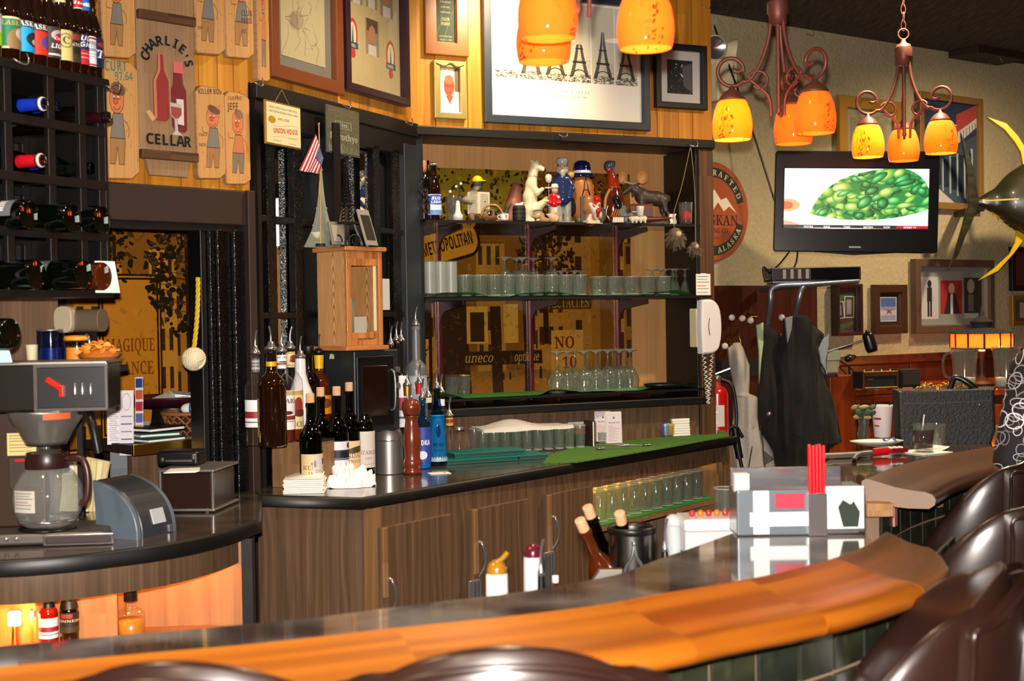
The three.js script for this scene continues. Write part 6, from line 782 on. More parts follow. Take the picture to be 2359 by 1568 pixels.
p2('grey card picture leaning back between the two towers on the oak case',778,4.43,0.06,0.085,0x6a645a,0x8a8478,k45-0.2,-0.35);p2('white edged picture leaning at the right of the iron tower',846,4.5,0.07,0.13,0x8e8a80,0x2a2620,k45+0.3,-0.3);
const d=T('delft_tile','small white tile with a blue ship painting right of the oak case','tile',WA.pos(WA.uv(885,690,0.06)[0],ovenTop+0.2,0.06),WA.ry);M(d,'tile',bx(0.075,0.12,0.008,0.002),std({roughness:0.25,map:tex(128,192,(c)=>{c.fillStyle='#cfd6d8';c.fillRect(0,0,128,192);c.fillStyle='#3a6aa8';c.beginPath();c.moveTo(30,110);c.lineTo(60,50);c.lineTo(70,110);c.fill();c.fillRect(26,112,76,18);c.fillStyle='#6a96b8';c.fillRect(8,132,112,50);for(let i=0;i<8;i++){c.fillRect(14+i*14,16+(i*23)%26,5,5);}})}),[0,0,0]);M(d,'hanging_tab',bx(0.02,0.012,0.05),mat.steel,[0,0.05,-0.026]);
}
// ---------- bottles by the mill ----------
{
const G='spirit bottles by the pepper mill',at=(px,d)=>{const p=atD(px,1000,d);p.y=CT;return p;},top=(py,d)=>1.51+(728-py)*d/F-CT;
bottle('liquor_bottle','clear bottle with a white label left of the frosted bottle',at(928,4.98),{type:'liquor',r:0.036,h:top(785,4.98),m:mat.glass,lab:[q.vodka,0.3,0.72,2.8],top:'pour',ry:-0.4},G);
bottle('liquor_bottle','tall frosted grey bottle with a white tree pattern',at(962,5.1),{type:'tall',r:0.042,h:top(750,5.1),m:glassCol.frost,lab:[q.grove,0.42,0.63,2.2],top:'pour',ry:0.35},G);
bottle('liquor_bottle','clear bottle with a gold neck directly behind the pepper mill',at(940,4.84),{type:'liquor',r:0.036,h:top(888,4.84),m:mat.glass,neck:[mat.gold,0.88,1],top:'pour'},G);
bottle('liquor_bottle','pale blue bottle with a bright blue label right of the pepper mill',at(974,4.78),{type:'liquor',r:0.03,h:top(918,4.78),m:glassCol.blue,lab:[q.blue,0.1,0.6,3],top:'pour',liquid:[0.5,std({color:0x9ac8f0,roughness:0.2})]},G);
bottle('liquor_bottle','bottle with a red neck behind the pale blue bottle',at(968,4.97),{type:'liquor',r:0.036,h:top(884,4.97),m:glassCol.clear,neck:[mat.red,0.88,1],top:'pour'},G);
bottle('liquor_bottle','blue gin bottle with a grey arched label and cyan side',at(1008,4.88),{type:'bell',r:0.036,h:top(895,4.88),m:glassCol.blue,lab:[q.gin,0.06,0.66,2.8],top:'pour',ry:0.15},G);
bottle('liquor_bottle','clear bottle with a black neck right of the gin bottle',at(988,5.02),{type:'liquor',r:0.035,h:top(915,5.02),m:mat.glass,neck:[mat.cream,0.92,1],top:'pour'},G);
bottle('liquor_bottle','clear bottle with an orange neck label beside the tumblers',at(1036,5.02),{type:'bell',r:0.036,h:top(960,5.02),m:mat.glass,neck:[q.orange,0.8,0.99],top:'pour'},G);
bottle('liquor_bottle','clear bottle with a pale neck band behind the gin bottle',at(1018,5.16),{type:'liquor',r:0.036,h:top(905,5.16),m:mat.glass,neck:[mat.white,0.8,0.9],top:'pour'},G);
bottle('liquor_bottle','short clear bottle at the left end of the tumbler rows',at(1058,5.0),{type:'bell',r:0.034,h:0.13,m:mat.glass,top:'cap'},G);
}
// ---------- glass shelves and their brackets ----------
const shelfH=[1.902,1.584,1.168],sGlass=phy({color:0xa8c4b0,roughness:0.03,transmission:1,thickness:0}),redSteel=std({color:0x6a2a2c,roughness:0.25,metalness:0.5});
{
shelfH.forEach((y,i)=>{const g=T('glass_shelf',['top glass shelf crowded with figurines','middle glass shelf with a green liner under rows of stacked glasses','lowest glass shelf with a green liner under inverted wine glasses'][i],'shelf',new V3());const u1=[uN1+0.0,WB.uv(1638,680,0.03)[0],uN1+0.03][i],m=slabOn(g,'pane',WB,i?uN0:uN0-0.02,i?uN1-0.002:u1,y-0.01,y,DN+0.025,sGlass,0.03);slabOn(g,'front_edge',WB,uN0+0.0,u1,y-0.011,y,0.006,mat.black,0.036);
const liner=(th,o)=>{const L=u1-uN0-0.002,mm=M(g,'liner',proj(surf((u,v)=>{const X=uN0+u*L,wv=Math.max(0,noise(X*8+i*9,3)-0.45)*0.045*Math.pow(1-v,3),q3=WB.pos(X,y+0.002+wv,0.034-v*0.27);return q3.toArray();},60,6)),std({color:0x2f7a1c,roughness:0.75,side:2}));};if(i)liner();});
[1012,1222,1424].forEach((px,j)=>{const u=WB.uv(px,700,-DN+0.02)[0],g=T('shelf_bracket',['left','middle','right'].map((s)=>`dark red metal bracket standard behind the glass shelves, ${s} of three`)[j],'bracket',new V3(),0,'red shelf bracket standards');slabOn(g,'standard',WB,u-0.009,u+0.009,1.12,1.9,0.016,redSteel,-DN+0.03,0.002);
shelfH.forEach((y)=>{const a=M(g,'arm',ex([[0,-0.012],[0.25,-0.012],[0.255,-0.03],[0.2,-0.036],[0.05,-0.055],[0.02,-0.08],[0,-0.11]],0.008).rotateY(-PI/2).translate(0.004,0,0),std({color:0x3a1a1a,roughness:0.45,metalness:0.3}));a.position.copy(WB.pos(u,y,-DN+0.03));a.rotation.y=WB.ry;});});
}
// ---------- glasses ----------
const gl2=phy({color:0xf4f8f6,roughness:0.04,transmission:0.975,thickness:0,ior:1.8});
const tumblerG=(r,h,k=0.86)=>lt([[0,0.004],[r*k*0.9,0.004],[r*k,0.0],[r*k,0.006],[r,h],[r*0.95,h],[r*k*0.93,0.012],[0,0.01]],18);
const rimM=phy({color:0xf0f4f2,roughness:0.04,transmission:0.75,thickness:0,ior:1.9}),rims=(g,r0,y0,r1,y1,t=0.0013)=>{M(g,'rim',new THREE.TorusGeometry(r1,t,5,24).rotateX(PI/2),rimM,[0,y1,0]);M(g,'foot_ring',new THREE.TorusGeometry(r0,t*1.5,5,24).rotateX(PI/2),rimM,[0,y0,0]);};
const GL={};
function glassware(kind,name,label,group,p,ry){
if(!GL[kind]){
const g=T(name,label,'glass',new V3(),0,group);
const inv=(h,foot,stem,bowl)=>{M(g,'bowl',lt(bowl,22),gl2);M(g,'stem',lt(stem,12),gl2);M(g,'foot',lt(foot,24),rimM);M(g,'rim',new THREE.TorusGeometry(bowl.reduce((a,b)=>(b[1]<0.0008?Math.max(a,b[0]):a),0),0.0013,5,24).rotateX(PI/2),rimM,[0,0.0013,0]);};
const tk={rocks:[0.033,0.082,0.86],juice:[0.023,0.095,0.8],small:[0.027,0.09,0.85],high:[0.03,0.125,0.9]}[kind];if(tk){M(g,'body',tumblerG(...tk),gl2);rims(g,tk[0]*tk[2],0.006,tk[0]*0.985,tk[1]);}
if(kind==='frost'){M(g,'body',lt([[0.026,0.016],[0.0265,0.145],[0.024,0.145],[0.0235,0.016]],22),phy({color:0xb8c2c0,roughness:0.4,transmission:0.55,thickness:0,clearcoat:1}));M(g,'base',lt([[0,0],[0.024,0],[0.026,0.004],[0.026,0.016],[0,0.016]],22),gl2);M(g,'rim',lt([[0.0265,0.143],[0.0268,0.151],[0.0245,0.151]],22),gl2);}
if(kind==='wine')inv(0.178,[[0,0.178],[0.03,0.1775],[0.034,0.176],[0.012,0.17],[0.005,0.163]],[[0.005,0.165],[0.0035,0.14],[0.0036,0.12],[0.008,0.105]],[[0.008,0.105],[0.022,0.092],[0.036,0.066],[0.0415,0.045],[0.039,0.02],[0.035,0.0],[0.034,0.001],[0.04,0.044],[0.02,0.089]]);
if(kind==='goblet')inv(0.17,[[0,0.17],[0.032,0.1695],[0.036,0.168],[0.012,0.162],[0.005,0.155]],[[0.005,0.157],[0.0038,0.14],[0.008,0.12]],[[0.008,0.12],[0.026,0.108],[0.036,0.08],[0.034,0.03],[0.031,0],[0.03,0.001],[0.035,0.08],[0.02,0.108]]);
if(kind==='short')inv(0.115,[[0,0.115],[0.03,0.1145],[0.034,0.113],[0.01,0.108],[0.006,0.1]],[[0.006,0.102],[0.006,0.09],[0.012,0.08]],[[0.012,0.08],[0.03,0.066],[0.035,0.03],[0.032,0],[0.031,0.001],[0.034,0.03],[0.028,0.064]]);
if(kind==='cordial')inv(0.12,[[0,0.12],[0.026,0.1195],[0.028,0.118],[0.008,0.115],[0.004,0.11]],[[0.004,0.112],[0.006,0.105],[0.004,0.1],[0.011,0.092],[0.011,0.086],[0.004,0.078],[0.006,0.072]],[[0.006,0.072],[0.012,0.06],[0.03,0.0],[0.029,0.0005],[0.011,0.06]]);
GL[kind]=g;g.position.copy(p);g.rotation.y=ry??0;return g;
}
return copy(GL[kind],p,ry??0,label,group);
}
const onSh=(i,px,o)=>{const p=WB.pos(WB.uv(px,700,o)[0],shelfH[i]+0.0035,o);return p;};
for(const[px,o]of [[991,-0.01],[1016,-0.01],[1040,-0.01],[1003,-0.08],[1028,-0.08]])glassware('frost','frosted_glass','tall frosted grey glass at the left end of the middle shelf','frosted glasses on the middle shelf',onSh(1,px,o));
for(let r=0;r<3;r++)for(let i=0;i<9;i++)glassware('small','drinking_glass','clear drinking glass upright on the green liner of the middle shelf','drinking glasses on the middle shelf',onSh(1,1075+i*33-r*6,0.0-r*0.068));
for(const[px,o]of [[1164,-0.1],[1192,-0.16],[1204,-0.1],[1230,-0.16],[1272,-0.12]])glassware('goblet','stem_glass','tall stem glass standing upside down in the middle of the middle shelf','tall inverted stem glasses on the middle shelf',onSh(1,px,o));
for(const[px,o]of [[1293,-0.17],[1325,-0.16],[1339,-0.2]])glassware('short','stem_glass','short stem glass upside down right of the tall ones on the middle shelf','short inverted stem glasses on the middle shelf',onSh(1,px,o));
for(let r=0;r<3;r++)for(let i=0;i<5;i++)glassware('rocks','rocks_glass','wide rocks glass upright at the right half of the middle shelf','rocks glasses on the middle shelf',onSh(1,1382+i*37-r*4,0.0-r*0.075));
for(const[px,o]of [[1504,-0.12],[1524,-0.06],[1533,-0.14],[1551,-0.06],[1558,-0.13],[1579,-0.08]])glassware('cordial','cordial_glass','small cordial glass upside down at the right end of the middle shelf','cordial glasses on the middle shelf',onSh(1,px,o));
for(const[px,o]of [[1281,-0.04],[1305,-0.1],[1343,-0.03],[1371,-0.04],[1398,-0.05],[1425,-0.05],[1449,-0.06],[1322,-0.17],[1352,-0.16],[1380,-0.17],[1410,-0.17],[1437,-0.16]])glassware('wine','wine_glass','large wine glass standing upside down on the lowest glass shelf','inverted wine glasses on the lowest shelf',onSh(2,px,o));
{
const t=T('copper_lid_glass','glass tumbler with a copper disc on top at the left of the lowest shelf','glass',onSh(2,1038,-0.02));M(t,'body',tumblerG(0.03,0.09),gl2);M(t,'disc',lt([[0,0.094],[0.032,0.094],[0.034,0.091],[0,0.09]],24),std({color:0xc0603a,roughness:0.3,metalness:0.8}));
const t3=T('tin_cup','small brass-rimmed glass at the left of the lowest shelf','glass',onSh(2,1066,-0.1));M(t3,'body',tumblerG(0.028,0.085),gl2);M(t3,'rim',new THREE.TorusGeometry(0.028,0.003,6,24).rotateX(PI/2),mat.gold,[0,0.086,0]);
const b=T('black_tray','flat black bar tray at the right end of the lowest shelf','tray',onSh(2,1532,-0.03),WB.ry);M(b,'tray',lt([[0,0],[0.09,0],[0.105,0.012],[0.107,0.02],[0.1,0.02],[0.088,0.008],[0,0.008]],34).scale(1,1,0.72),mat.plasticBlack);M(b,'handle',bx(0.08,0.008,0.02,0.003),mat.plasticBlack,[0.13,0.012,0]);
}
{
const line=new Wall([WB.pos(WB.uv(1072,1000)[0],0,0.18).x,-WB.pos(WB.uv(1072,1000)[0],0,0.18).z],[WB.pos(WB.uv(1300,1000)[0],0,0.2).x,-WB.pos(WB.uv(1300,1000)[0],0,0.2).z]);
for(let r=0;r<3;r++)for(let i=0;i<10;i++)glassware('juice','juice_glass','small juice glass in the rows under the white plastic sheet','juice glasses on the back counter',line.pos(line.len*(i+(r%2)*0.4)/9.6,CT+0.002,-r*0.048));
const s=T('plastic_sheet','translucent white plastic sheet laid over the juice glasses','sheet',new V3());M(s,'sheet',surf((u,v)=>{const h=CT+0.1015+Math.max(0,0.03*Math.exp(-((u-0.38)**2)*16))*Math.sin(v*3)+(noise(u*9,v*5)-0.5)*0.004;return line.pos(u*line.len*0.86-0.005,h-(v<0.06?0.012*(1-v/0.06):0),0.03-v*0.16).toArray();},50,14),phy({color:0xd8d6d4,roughness:0.5,transmission:0.25,thickness:0,side:2}));
const nb=T('spiral_pad','spiral bound pad standing at the right end of the juice glasses','note pad',line.pos(line.len+0.045,CT+0.001,0.0),line.ry);M(nb,'cover',bx(0.004,0.11,0.08,0.001),mat.dark,[0,0.055,-0.05]);M(nb,'pages',bx(0.006,0.104,0.076),mat.paper,[-0.006,0.054,-0.05]);M(nb,'wire',mg(...[...Array(13)].map((_,i)=>new THREE.TorusGeometry(0.0055,0.0012,5,10).rotateX(PI/2).translate(0,0.008+i*0.0078,-0.008))),mat.brass);M(nb,'rear_cover',bx(0.004,0.11,0.08,0.001),mat.dark,[-0.012,0.055,-0.05]);
}
{
const mt=T('shelf_mat','green rubber mat under the glasses in the lit cabinet opening','mat',new V3()),hs=0.676;slabOn(mt,'mat',FC,uo0+0.005,uo1-0.03,hs,hs+0.006,0.27,std({color:0x1f7a30,roughness:0.8}),-0.016);
for(let r=0;r<4;r++)for(let i=0;i<11;i++){const u=uo0+0.045+i*(uo1-uo0-0.13)/10.6+(r%2)*0.01;glassware('high','highball_glass','clear highball glass in the rows on the green mat of the lit cabinet opening','highball glasses in the cabinet opening',FC.pos(u,hs+0.0065,-0.055-r*0.062));}
const l=T('cabinet_light','warm strip light inside the cabinet opening above the glasses','lamp',new V3()),a=FC.pos(uo0+0.03,0.895,-0.27),b=FC.pos(uo0+0.5,0.895,-0.27);M(l,'tube',tb([a,a.clone().lerp(b,0.5),b],0.008,10,8),std({color:0xffe6b0,emissive:0xffc060,emissiveIntensity:3}));
for(const f of [0.1,0.6]){const p=new THREE.PointLight(0xffb850,0.45,0,2);p.position.copy(a).lerp(b,f).add(new V3(0,-0.02,0)).addScaledVector(FC.n,0.02);p.name='lamp';p.castShadow=true;l.add(p);}
}
// ---------- right part of the counter ----------
{
const m=T('counter_mat','green rubber mat on the right half of the back counter','mat',new V3()),P2=[[1252,1069],[1330,1066],[1420,1052],[1550,1030],[1680,1006],[1672,993],[1560,1003],[1440,1018],[1330,1030],[1262,1052]].map(([x,y])=>atY(x,y,CT));M(m,'mat',proj(ex(shp(P2.map((p)=>[p.x,-p.z])),0.005).rotateX(-PI/2).translate(0,CT+0.0005,0)),std({color:0x42701c,roughness:0.95,bumpMap:noiseBump,bumpScale:0.004}));
const H0=CT+0.006,at=(px,py)=>atY(px,py,H0),ry=WB.ry;
const folder=(label,px,py,w,y)=>{const g=T('menu_folder',label,'folder',atY(px,py,CT).setY(y),0.42,'teal menu folders on the back counter');M(g,'cover',bx(w,0.004,0.15,0.001),col(0x0c5a58,0.4),[0,0.002,-0.07]);M(g,'pages',bx(w-0.01,0.01,0.14),col(0x2c4a3c,0.6),[0,0.009,-0.07]);M(g,'cover',bx(w,0.004,0.15,0.001),col(0x0c6a66,0.4),[0,0.016,-0.07]);};
folder('lower teal menu folder in front of the juice glasses',1112,1066,0.3,CT+0.001);folder('upper teal menu folder in front of the juice glasses',1130,1062,0.3,CT+0.0195);folder('teal menu folder lying farther right below the juice glasses',1230,1058,0.13,CT+0.001);
const pp=T('paper_slip','white paper slip on the counter in front of the gin bottle','paper',atY(1012,1090,CT+0.0005),0.3);M(pp,'slip',bx(0.075,0.0015,0.05),mat.paper,[0,0.001,0]);M(pp,'writing',bx(0.004,0.0005,0.02),mat.black,[0.02,0.002,0]);
const c=T('packet_caddy','black caddy of red sweetener packets on the green mat','caddy',at(1347,1026),ry),cw=S(50,5.45);M(c,'box',(()=>{const w=cw,h=0.05,d=0.06;return mg(bx(w,h,0.004).translate(0,h/2,0),bx(w,h,0.004).translate(0,h/2,-d),bx(0.004,h,d).translate(-w/2,h/2,-d/2),bx(0.004,h,d).translate(w/2,h/2,-d/2),bx(0.003,h,d).translate(0.01,h/2,-d/2),bx(w,0.004,d).translate(0,0.002,-d/2));})(),mat.plasticBlack);[0xb81420,0xc02028,0xb81420,0x3a8ab0,0xc8582a].forEach((cc,i)=>M(c,'packet',bx(0.05,0.055,0.006,0.001),col(cc,0.5),[i<3?-0.012:0.022,0.05-i*0.001,-0.014-i*0.009],[0,i<3?0.1:0.5,i<3?0.04:-0.1]));M(c,'clear_card',bx(0.075,0.09,0.002),phy({color:0xd0d8dc,roughness:0.2,transmission:0.5,thickness:0}),[-0.005,0.05,-0.067]);
const menuT=tex(200,360,(g,w,h)=>{g.fillStyle='#d2cbd0';g.fillRect(0,0,w,h);g.fillStyle='#4a4450';g.beginPath();g.moveTo(86,80);g.lineTo(100,46);g.lineTo(114,80);g.fill();g.textAlign='center';g.font='bold 24px serif';g.fillText('Martini List',w/2,132);for(let i=0;i<11;i++){g.fillStyle=i%4===2?'#b05a62':'#8a848e';g.fillRect(24,160+i*17,60+(i*41)%90,4);}}),mm=std({map:menuT,roughness:0.6});
[[1390,1016,'white cocktail menu card partly behind its twin'],[1415,1020,'white cocktail menu card standing in front of its twin']].forEach(([px,py,lb],i)=>{const g=T('menu_card',lb,'menu',at(px,py),ry-0.25,'cocktail menu cards'),w=S(38,5.4),h=S([72,74][i],5.4);M(g,'front',new THREE.BoxGeometry(w,h,0.002),mm,[0,h/2,0],[-0.06,0,0]);M(g,'rear',bx(w,h,0.002),mat.paper,[0,h/2,-0.018],[0.06,0,0]);});
{const s=T('shot_glass','small shot glass between the red packets and the menu cards','glass',at(1387,1020));M(s,'body',tumblerG(0.019,0.045),gl2);}
const shk=(px,py,cc,lb)=>{const g=T('shaker',lb,'shaker',at(px,py),0,'salt and pepper shakers');M(g,'glass',lt([[0,0.002],[0.014,0.002],[0.0165,0.006],[0.013,0.03],[0.0165,0.052]],12),mat.glass);M(g,'contents',lt([[0,0.004],[0.013,0.004],[0.0145,0.007],[0.0115,0.03],[0,0.03]],12),col(cc,0.9));M(g,'cap',lt([[0.017,0.05],[0.0175,0.056],[0.0165,0.068],[0.011,0.077],[0,0.079]],16),mat.chrome);};
shk(1462,1006,0xe8e8ea,'salt shaker full of white salt, leftmost of the four shakers');shk(1480,1004,0xa8967a,'shaker second from the left in the row of four');shk(1495,1004,0xa89472,'shaker third from the left in the row of four');shk(1511,1003,0xb09a78,'shaker at the right end of the row of four');
const sg=T('packet_glass','glass of blue and white sugar packets left of the napkins','glass',at(1540,1006));M(sg,'glass',tumblerG(0.026,0.05),gl2);[0x3a5ab0,0xd0d8e4,0x6aa0c8,0xc8a040].forEach((cc,i)=>M(sg,'packet',bx(0.03,0.05,0.003),col(cc,0.5),[-0.016+i*0.01,0.034,-0.004+i*0.003],[0,0.6,0.15-i*0.06]));
napkins('front stack of white napkins at the right end of the back counter',1570,1004,0.085,0.1,0.078,ry-0.1,7,H0);napkins('tall stack of white napkins by the fire extinguisher',1628,999,0.11,0.1,0.1,ry-0.05,8,H0);napkins('small stack of napkins behind the front stack',1592,993,0.09,0.07,0.098,ry,7,H0);
const spoon=(lb,px,py,r,L,tip)=>{const g=T('spoon',lb,'spoon',at(px,py),r,'spoons on the green mat');M(g,'handle',tb([[-L/2,0.004,0],[0,0.007,0],[L/2,0.004,0]],0.0032,14,6).scale(1,0.7,1),mat.chrome);M(g,'bowl',sp(0.016,14,8).scale(1.4,0.35,0.9),mat.chrome,[-L/2-0.018,0.006,0]);};
spoon('spoon lying nearest the counter edge on the green mat',1424,1034,0.1,0.11);spoon('spoon lying behind the other two on the green mat',1400,1026,2.9,0.11);spoon('spoon lying at the right on the green mat',1452,1027,3.1,0.1);
}
// ---------- figurines on the top glass shelf ----------
const s1=(px,o=-0.06)=>{const p=WB.pos(WB.uv(px,500,o)[0],shelfH[0]+0.001,o);return p;};
const FIG='figurines on the top glass shelf';
const fig=(name,label,cat,px,o=-0.06,ry=0)=>{const p=s1(px,o),g=T(name,label,cat,p,ry,FIG);g.k=-p.z/F;return g;};
const bl=(g,name,bones,m,cell=2.6,k=5)=>{const geo=blob(bones,cell,k,5);geo.scale(g.k,g.k,g.k);const u=geo.attributes.uv;return M(g,name,geo,m);};
const gz=(c,r=0.22)=>phy({color:c,roughness:r,clearcoat:0.7,clearcoatRoughness:0.08});
const ltk=(g,name,pts,m,pos,seg=20,rot)=>M(g,name,lt(pts.map(([a,b])=>[a*g.k,b*g.k]),seg),m,pos&&pos.map((v)=>v*g.k),rot);
const bxk=(g,name,w,h,d,m,pos,rot,r=1)=>M(g,name,bx(w*g.k,h*g.k,d*g.k,r*g.k),m,pos&&pos.map((v)=>v*g.k),rot);
const spk=(g,name,r,m,pos,sc)=>{const x=sp(r*g.k,14,10);if(sc)x.scale(...sc);return M(g,name,x,m,pos.map((v)=>v*g.k));};
{
let g=fig('ridged_bottle','tall black ridged bottle at the left end of the top shelf','bottle',977,-0.02);ltk(g,'body',[[0,0],[15,0],[16,4],[16,60],[17,62],[16,64],[16,92],[14,100],[8,108],[6,112],[0,112]],gz(0x08080a,0.15));ltk(g,'wooden_stopper',[[0,110],[7,110],[8,120],[8,136],[0,138]],col(0xa86a48,0.6));ltk(g,'band',[[16.4,66],[17,68],[16.4,70]],mat.steel);
g=fig('green_bottle','thin black-green bottle neck behind the ridged bottle','bottle',986,-0.14);ltk(g,'body',[[0,0],[12,0],[13,4],[13,86],[6,108],[5,142],[0,142]],glassCol.dkgreen);
{const p=s1(1000,0.0),b=bottle('beer_bottle','brown beer bottle with a blue and white label on the top shelf',p,{type:'beer',r:0.031,h:132*-p.z/F,m:glassCol.beer,lab:[q.shelfBeer,0.08,0.44,3.4],top:[col(0xe0e4f0,0.4),0.008],ry:0.5},null);}
g=fig('tumbler','glass tumbler holding white-tipped swizzle sticks','glass',1046,-0.1);M(g,'body',tumblerG(0.036,0.11),gl2);for(const[x,y,z]of [[6,82,0],[17,88,2],[-8,70,3]]){M(g,'stick',tb([[0,4*g.k,0],[x*g.k,y*g.k,z*g.k]].map((v)=>v),0.0016,4,5),mat.black);spk(g,'stick_tip',3.4,mat.white,[x,y,z]);}
g=fig('white_bell','small white ceramic bell in front of the tumbler','figurine',1055,0.0);ltk(g,'bell',[[0,0],[12,0],[12,12],[8,16],[6,24],[5,40],[3,45],[0,46]],gz(0xd8d6d2));
g=fig('reader_figurine','figurine in a yellow cap seated with a spread newspaper','figurine',1096,-0.07,0.2);const rg=g;
bl(g,'body',[[[0,20,-6,17],[2,48,-8,15]],[[2,48,-8,15],[4,74,-2,11]],[[-6,66,-4,8],[-26,50,4,6]],[[-26,50,4,6],[-14,44,14,5]],[[10,64,0,8],[18,46,8,6]],[[4,74,-2,8],[6,84,0,8]]],std({color:0x6a6454,roughness:0.5}));spk(g,'head',11,std({color:0x5a5648,roughness:0.5}),[5,92,2],[1,1.05,1]);M(g,'cap',mg(new THREE.SphereGeometry(13*g.k,16,8,0,7,0,1.7).translate(5*g.k,94*g.k,2*g.k),cy(10*g.k,12*g.k,2*g.k,14).translate(13*g.k,93*g.k,6*g.k)),gz(0xe8b010));ltk(g,'dark_scarf',[[9,62],[13,52],[12,68],[8,78]],mat.matte,[8,0,0]);
M(g,'newspaper',surf((u,v)=>[(-20+u*52)*g.k,(18+v*50)*g.k,(20-Math.abs(u-0.45)*26+v*2)*g.k],10,4),std({roughness:0.8,side:2,map:tex(192,192,(c)=>{c.fillStyle='#b8b29c';c.fillRect(0,0,192,192);c.fillStyle='#5a5648';for(let i=0;i<22;i++){c.fillRect(8,20+i*8,70,3);c.fillRect(104,20+i*8,76,3);}c.fillRect(20,6,60,8);c.fillStyle='#8a8470';c.fillRect(20,70,44,40);})}));bl(g,'legs',[[[-6,14,2,10],[-14,12,20,7]],[[-14,12,20,7],[-12,5,24,5]],[[10,14,2,10],[18,16,18,7]],[[18,16,18,7],[22,5,22,5]]],std({color:0x6a4e34,roughness:0.6}));
g=fig('carved_bear','reddish-brown carved bear figure beside the polar bear','figurine',1180,-0.14,0.3);bl(g,'body',[[[0,16,0,22],[4,40,0,20]],[[4,40,0,20],[8,66,0,15]],[[8,66,0,15],[10,82,4,11]],[[12,82,6,8],[19,79,9,5]],[[-12,12,6,12],[-40,7,8,6]],[[6,90,2,4],[5,92,2,3.5]],[[-2,48,10,7],[6,34,18,6]]],std({color:0x7a4434,roughness:0.55}));
g=fig('pearl_boat','brown horn boat with carved figures on the left of the top shelf','figurine',1128,-0.02);M(g,'hull',surf((u,v)=>{const a=(v-0.5)*PI,w=Math.sin(u*PI)**0.6;return [(u*84-40)*g.k,(12-Math.cos(a)*10*w+(u-0.5)**2*34)*g.k,Math.sin(a)*11*w*g.k];},20,10),std({color:0x7a5228,roughness:0.35,side:2}));bl(g,'paddlers',[[[-10,10,0,5],[-8,24,0,4]],[[8,10,0,5],[9,23,0,4]],[[24,10,0,4],[25,20,0,3.5]],[[-8,22,0,3],[6,28,2,2]]],std({color:0x5c4a34,roughness:0.6}));M(g,'horn_sail',tb([[-22*g.k,8*g.k,4*g.k],[-8*g.k,34*g.k,4*g.k],[16*g.k,36*g.k,4*g.k],[32*g.k,16*g.k,4*g.k]],0.005,18,7),std({color:0x8a6a3a,roughness:0.3}));
g=fig('espresso_cup','tiny white cup with a red stripe at the front of the top shelf','cup',1162,0.025);ltk(g,'cup',[[0,1],[8,0],[10,4],[10.5,16],[9,16],[8,3],[0,3]],gz(0xe8e6e4));M(g,'handle',new THREE.TorusGeometry(4.5*g.k,1.2*g.k,6,14),g.children[0].material,[-11*g.k,9*g.k,0]);bxk(g,'red_stripe',5,7,1.4,mat.red,[4,10,9.6]);
g=fig('black_cask','small black ridged cask with a white shell on its lid','figurine',1196,0.01);ltk(g,'cask',[[0,0],[14,0],[15,3],[15.5,20],[14,34],[12,36],[0,36]],std({color:0x15161a,roughness:0.6}));bl(g,'shell',[[[-6,38,0,4],[6,39,0,3]],[[6,39,0,3],[9,43,0,2]]],mat.ceramic);M(g,'hoops',mg(...[8,18,28].map((y)=>new THREE.TorusGeometry(15.4*g.k,0.8*g.k,5,24).rotateX(PI/2).translate(0,y*g.k,0))),mat.black);
const pb=gz(0xd4c8a4,0.4);g=fig('polar_bear','tall cream polar bear figurine standing on its hind legs','figurine',1230,-0.07,0.0);bl(g,'body',[[[-6,34,0,17],[-8,60,0,16]],[[-8,60,0,16],[-5,88,0,13]],[[-5,88,0,13],[0,116,2,10.5]],[[0,116,2,10.5],[4,130,4,11]],[[8,130,6,9],[22,122,10,5.5]],[[-4,90,8,9],[8,68,14,6.5]],[[8,68,14,6.5],[20,76,16,5]],[[-10,30,8,14],[-14,8,8,9]],[[8,34,8,12],[30,52,14,6]],[[30,52,14,6],[36,40,15,4.5]],[[-14,6,8,8],[-4,5,14,6]],[[10,30,4,10],[12,6,6,8]],[[-2,140,2,4],[-3,142,2,3.5]],[[8,140,2,4],[9,142,2,3]]],pb,2.8);spk(g,'nose',2.6,mat.black,[27,122,12]);spk(g,'eye',1.6,mat.black,[13,133,13]);M(g,'collar_line',new THREE.TorusGeometry(12*g.k,0.7*g.k,5,24).rotateX(PI/2-0.1),col(0x8a7a4c),[-1*g.k,106*g.k,1*g.k]);bxk(g,'base',46,5,26,col(0x3a3a34,0.7),[6,2,4]);
g=fig('fishing_pole_figure','small bone-coloured figure with a curved rod beside the polar bear','figurine',1248,0.02);bl(g,'figure',[[[0,4,0,5],[2,14,0,4]],[[2,16,0,4],[-12,10,2,3]],[[-12,10,2,3],[-22,12,4,2.5]],[[4,4,0,6],[14,3,0,5]]],col(0x9a7a4c,0.6));M(g,'rod',tb([[-20*g.k,24*g.k,0],[-4*g.k,26*g.k,0],[12*g.k,16*g.k,0]],0.0016,12,5),mat.dark);
const navy=gz(0x1c2c58,0.18),grey=gz(0x8e9088,0.2);g=fig('sailor_figurine','glazed sea captain figurine with a white beard and blue coat','figurine',1297,-0.07,0.0);
